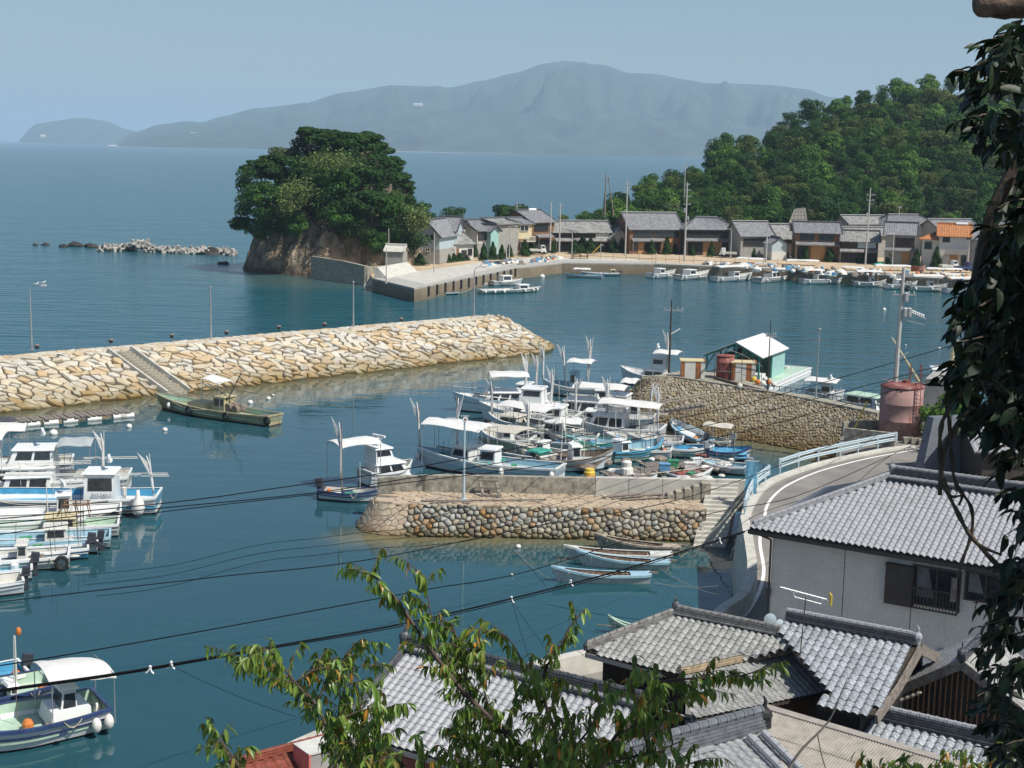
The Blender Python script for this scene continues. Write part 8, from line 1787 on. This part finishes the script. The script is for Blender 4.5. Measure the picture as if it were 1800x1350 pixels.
for bi, (pl, r_, dens) in enumerate(BR):
    Yb = YC+rnd(-.7,.7) if bi > 1 else YC+(.0 if bi == 0 else .5); pts = smooth([PY(x, y, Yb+(i*.03)) for i, (x, y) in enumerate(pl)], 4); m = MB(); n = len(pts)
    m.tube(pts, [r_*.68*(1-.85*i/(n-1))+.002 for i in range(n)], 6); part('branch', m, M_twig, ch, True, world=True)
    tw = MB(); Ls = 0
    for i in range(n-1):
        a, b = pts[i], pts[i+1]; q = pix(b); start = .0
        if q is None or q[1] > 1390: continue
        L_ = (b-a).length; k = max(1, int(L_/.023*dens)); d_ = (b-a).normalized()
        for j in range(k):
            p = a.lerp(b, rnd(0,1)); u = i/(n-1)
            if rnd(0,1) < (.62 if u < .8 else .3) and r_ > .0055:
                az = rnd(0, 6.28); e = Vector((math.cos(az), math.sin(az), rnd(-.1,.7))).normalized()*.7+d_*.5; e.normalize(); TL = rnd(.10,.30); p2 = p+e*TL*.6; p3 = p+e*TL-Vector((0,0,TL*.12)); tw.tube([p, p2, p3], [.004,.003,.0015], 4, False)
                for z_ in range(int(TL/.021)):
                    w_ = (z_+.6)/(TL/.021); c_ = p.lerp(p2, w_*1.6) if w_ < .6 else p2.lerp(p3, (w_-.6)/.4); nodes.append((random.randrange(4), leaf_at(c_, math.atan2(e.y, e.x)+rnd(-1.4,1.4), rnd(.5,1.5), rnd(-.6,.6), rnd(.6,1.15))))
                for z_ in range(3): nodes.append((random.randrange(4), leaf_at(p3, math.atan2(e.y, e.x)+rnd(-1,1), rnd(.1,1.2), rnd(-.5,.5), rnd(.7,1.1))))
            else:
                nodes.append((random.randrange(4), leaf_at(p, rnd(0,6.28), rnd(.3,1.4), rnd(-.6,.6), rnd(.7,1.15))))
    for z_ in range(5): nodes.append((random.randrange(4), leaf_at(pts[-1], rnd(0,6.28), rnd(-.4,1.1), rnd(-.5,.5), rnd(.6,1.0))))
    if tw.v: part('twig', tw, M_twig, ch, world=True, kind='stuff')
leafy(ch, nodes, LV, M_cher, 300)
# second young cherry at the bottom right edge
c2t = thing('cherry_sapling', 'cherry twigs with small green leaves over the corrugated roof, bottom right', 'tree', PY(1560, 1480, 10.5)); nodes = []
for pl in ([(1560,1480),(1580,1380),(1600,1330)],[(1600,1480),(1640,1370),(1660,1330),(1700,1325)],[(1640,1480),(1690,1380),(1750,1330),(1760,1312)],[(1520,1480),(1530,1360),(1520,1335)],[(1660,1400),(1610,1350),(1560,1345)],[(1700,1400),(1730,1350),(1790,1330)]):
    pts = smooth([PY(x, y, 10.5+rnd(-.3,.3)) for x, y in pl], 4); m = MB(); m.tube(pts, [.008*(1-.8*i/len(pts)) for i in range(len(pts))], 5); part('branch', m, M_twig, c2t, world=True)
    for i in range(4, len(pts)):
        for z_ in range(7): nodes.append((random.randrange(4), leaf_at(pts[i]+Vector((rnd(-.06,.06), rnd(-.1,.1), rnd(-.04,.04))), rnd(0,6.28), rnd(.3,1.3), rnd(-.6,.6), rnd(.7,1.15))))
leafy(c2t, nodes, LV, M_cher, 200)
# bare twigs crossing the corrugated roof
m = MB(); m.tube(smooth([PY(1350,1420,14), PY(1400,1330,14), PY(1455,1270,14), PY(1480,1215,14), PY(1490,1190,14)], 5), [.02-.0009*i for i in range(21)], 5); m.tube(smooth([PY(1437,1290,14), PY(1445,1330,14), PY(1455,1360,14)], 4), .007, 4); solo('bare_twig', m, M_woodg, 'long bare grey twig slanting over the corrugated roof', 'twig', loc=PY(1350,1420,14))

# ------------------------------------------------------------------ dark tree on the right
M_dleaf = mat('glossy_dark_leaf', (.012,.026,.009), .5, .3, 12, rand=.5, trans=.08, spec=.3)
LD = [leaf_mesh('leaf', .095, .042, d_, f_, None) for d_, f_ in ((.4,.3),(.8,.25),(.2,.45),(1.0,.3))]
dt = thing('evergreen_tree', 'dark evergreen with glossy leaves and hanging vines down the right edge', 'tree', Vector((4.6, 6.4, 14))); nodes = []; random.seed(23)
XL = [(25,1790),(40,1745),(70,1705),(100,1715),(115,1668),(150,1668),(190,1690),(215,1672),(250,1700),(300,1748),(360,1742),(400,1725),(430,1715),(470,1708),(500,1660),(540,1652),(580,1680),(620,1660),(660,1638),(700,1650),(740,1685),(790,1720),(830,1712),(870,1745),(910,1760),(960,1745),(1000,1735),(1050,1705),(1100,1712),(1130,1700),(1170,1715),(1220,1700),(1260,1695),(1300,1740),(1350,1720)]
def xl(y):
    for (a, b), (c, d) in zip(XL, XL[1:]):
        if y <= c: return lerp(b, d, (y-a)/(c-a))
    return XL[-1][1]
for _ in range(9500):
    y = rnd(20, 1370); l = xl(max(26, y)); dens = .95 if 330 < y < 760 else .62
    x = l+(28 if 400 < y < 760 else 48)+(1860-l)*(rnd(0,1)**(.8)); c_n = mn.noise(Vector((x*.016, y*.016, 3)))
    if c_n < (-.20 if 330 < y < 760 else .03) and not (360 < y < 740 and x > 1735): continue
    
    if rnd(0,1) > dens: continue
    if 770 < y < 980 and rnd(0,1) < .35: continue
    Y = rnd(5.2, 7.8); nodes.append((random.randrange(4), leaf_at(PY(x, y, Y), rnd(0,6.28), rnd(-.1,1.3), rnd(-.8,.8), rnd(.75,1.15))))
for i in range(len(XL)-1):
    for k in range(4):
        y = lerp(XL[i][0], XL[i+1][0], rnd(0,1)); nodes.append((random.randrange(4), leaf_at(PY(xl(max(26, y))+rnd(34,60), y, rnd(5.4,6.4)), rnd(2.2,4.1), rnd(.1,1.2), rnd(-.6,.6), rnd(.8,1.2))))
tw = MB()
for k in range(60):
    y = rnd(60, 1340); l = xl(max(26, y)); Y = rnd(5.3, 6.6); a = PY(l+rnd(70,120), y-rnd(0,30), Y); b = PY(l+rnd(2,30), y+rnd(-10,25), Y-.1); md = (a+b)/2+Vector((0,0,rnd(.0,.04))); tw.tube([a, md, b], [.005,.004,.002], 4)
    for z_ in range(11):
        u = rnd(.15, 1); c_ = a.lerp(md, u*2) if u < .5 else md.lerp(b, u*2-1); nodes.append((random.randrange(4), leaf_at(c_, rnd(1.6,4.7), rnd(-.2,1.2), rnd(-.8,.8), rnd(.5,1.0))))
part('twig', tw, M_bark, dt, world=True, kind='stuff')
leafy(dt, nodes, LD, M_dleaf, 300)
for k, (pl, r_) in enumerate([([(1860,180),(1800,270),(1750,360),(1725,440),(1705,560),(1700,640)], .035), ([(1860,520),(1790,560),(1740,640),(1700,720),(1660,790),(1652,870)], .022), ([(1850,660),(1790,700),(1745,730)], .015), ([(1860,60),(1800,120),(1750,150),(1700,160)], .012), ([(1860,420),(1790,450),(1740,500),(1690,520)], .012), ([(1850,1000),(1790,1040),(1740,1070)], .012), ([(1850,1180),(1780,1210),(1720,1230)], .012), ([(1860,840),(1800,800),(1760,700),(1750,600)], .02)]):
    pts = smooth([PY(x, y, 6.0+.15*k % .8) for x, y in pl], 4); m = MB(); m.tube(pts, [r_*(1-.6*i/len(pts)) for i in range(len(pts))], 6); part('branch', m, M_bark, dt, world=True)
for k, (pl, r_) in enumerate([([(1752,560),(1700,660),(1668,720),(1655,745),(1652,790),(1660,850),(1685,905),(1705,940),(1745,985),(1790,1030)], .010), ([(1668,730),(1672,800),(1680,850),(1706,890),(1708,935),(1690,990),(1683,1015)], .008), ([(1660,850),(1672,872),(1690,872),(1686,888)], .006), ([(1705,940),(1725,960),(1760,975)], .007)]):
    pts = smooth([PY(x, y, 5.9) for x, y in pl], 5); m = MB(); m.tube(pts, [r_*(1+.25*math.sin(i*1.3)) for i in range(len(pts))], 5); part('vine', m, M_bark, dt, world=True)
# unseen crown, right and above outside the picture, added to shade these leaves
random.seed(91); mb = MB()
for _ in range(5200):
    d_ = Vector((random.gauss(0,1), random.gauss(0,1), random.gauss(0,1))).normalized()*rnd(.2,1)**.5; p = Vector((5.4, 5.6, 24.2))+Vector((d_.x*2.6, d_.y*3.4, d_.z*2.4)); s = rnd(.16,.3)
    if in_frame(p, 60): continue
    n = Vector((rnd(-1,1), rnd(-1,1), rnd(.2,1))).normalized(); a = n.cross(Vector((rnd(-1,1),rnd(-1,1),rnd(-1,1)))).normalized(); b = n.cross(a); mb.add([p-a*s*.5, p-b*s*.3, p+a*s*.5, p+b*s*.3], [(0,1,2,3)])
part('crown', mb, M_dleaf, dt, world=True, kind='stuff'); m = MB(); m.tube([(5.2,6.2,9),(5.0,6.0,17),(4.9,5.9,21),(5.3,5.7,24)], [.35,.28,.22,.1], 10); part('trunk', m, M_bark, dt, world=True)
# broken branch stub at the upper right corner
st = thing('branch_stub', 'thick sawn-off brown branch poking in at the top right corner', 'branch', PY(1860, -10, 6)); pts = smooth([PY(1960,-40,6.1), PY(1860,-6,6), PY(1790,4,6), PY(1740,7,6), PY(1712,14,6)], 5); m = MB(); rr_ = [.075,.074,.072,.07,.068,.066,.066,.066,.066,.064,.064,.062,.062,.06,.06,.058,.055,.05,.045,.038,.02]
m.tube(pts, rr_[:len(pts)], 12); m.v = [(v[0]+.006*fbm(v[0]*30, v[1]*30, v[2]*30), v[1], v[2]+.010*fbm(v[0]*22, v[1]*22, v[2]*30)) for v in m.v]; part('bark', m, mat('sawn_branch', (.22,.14,.10), .95, .45, 14, .006, 60, dirt=((.10,.12,.05), 16, .6, (1,1,1))), st, True, world=True)
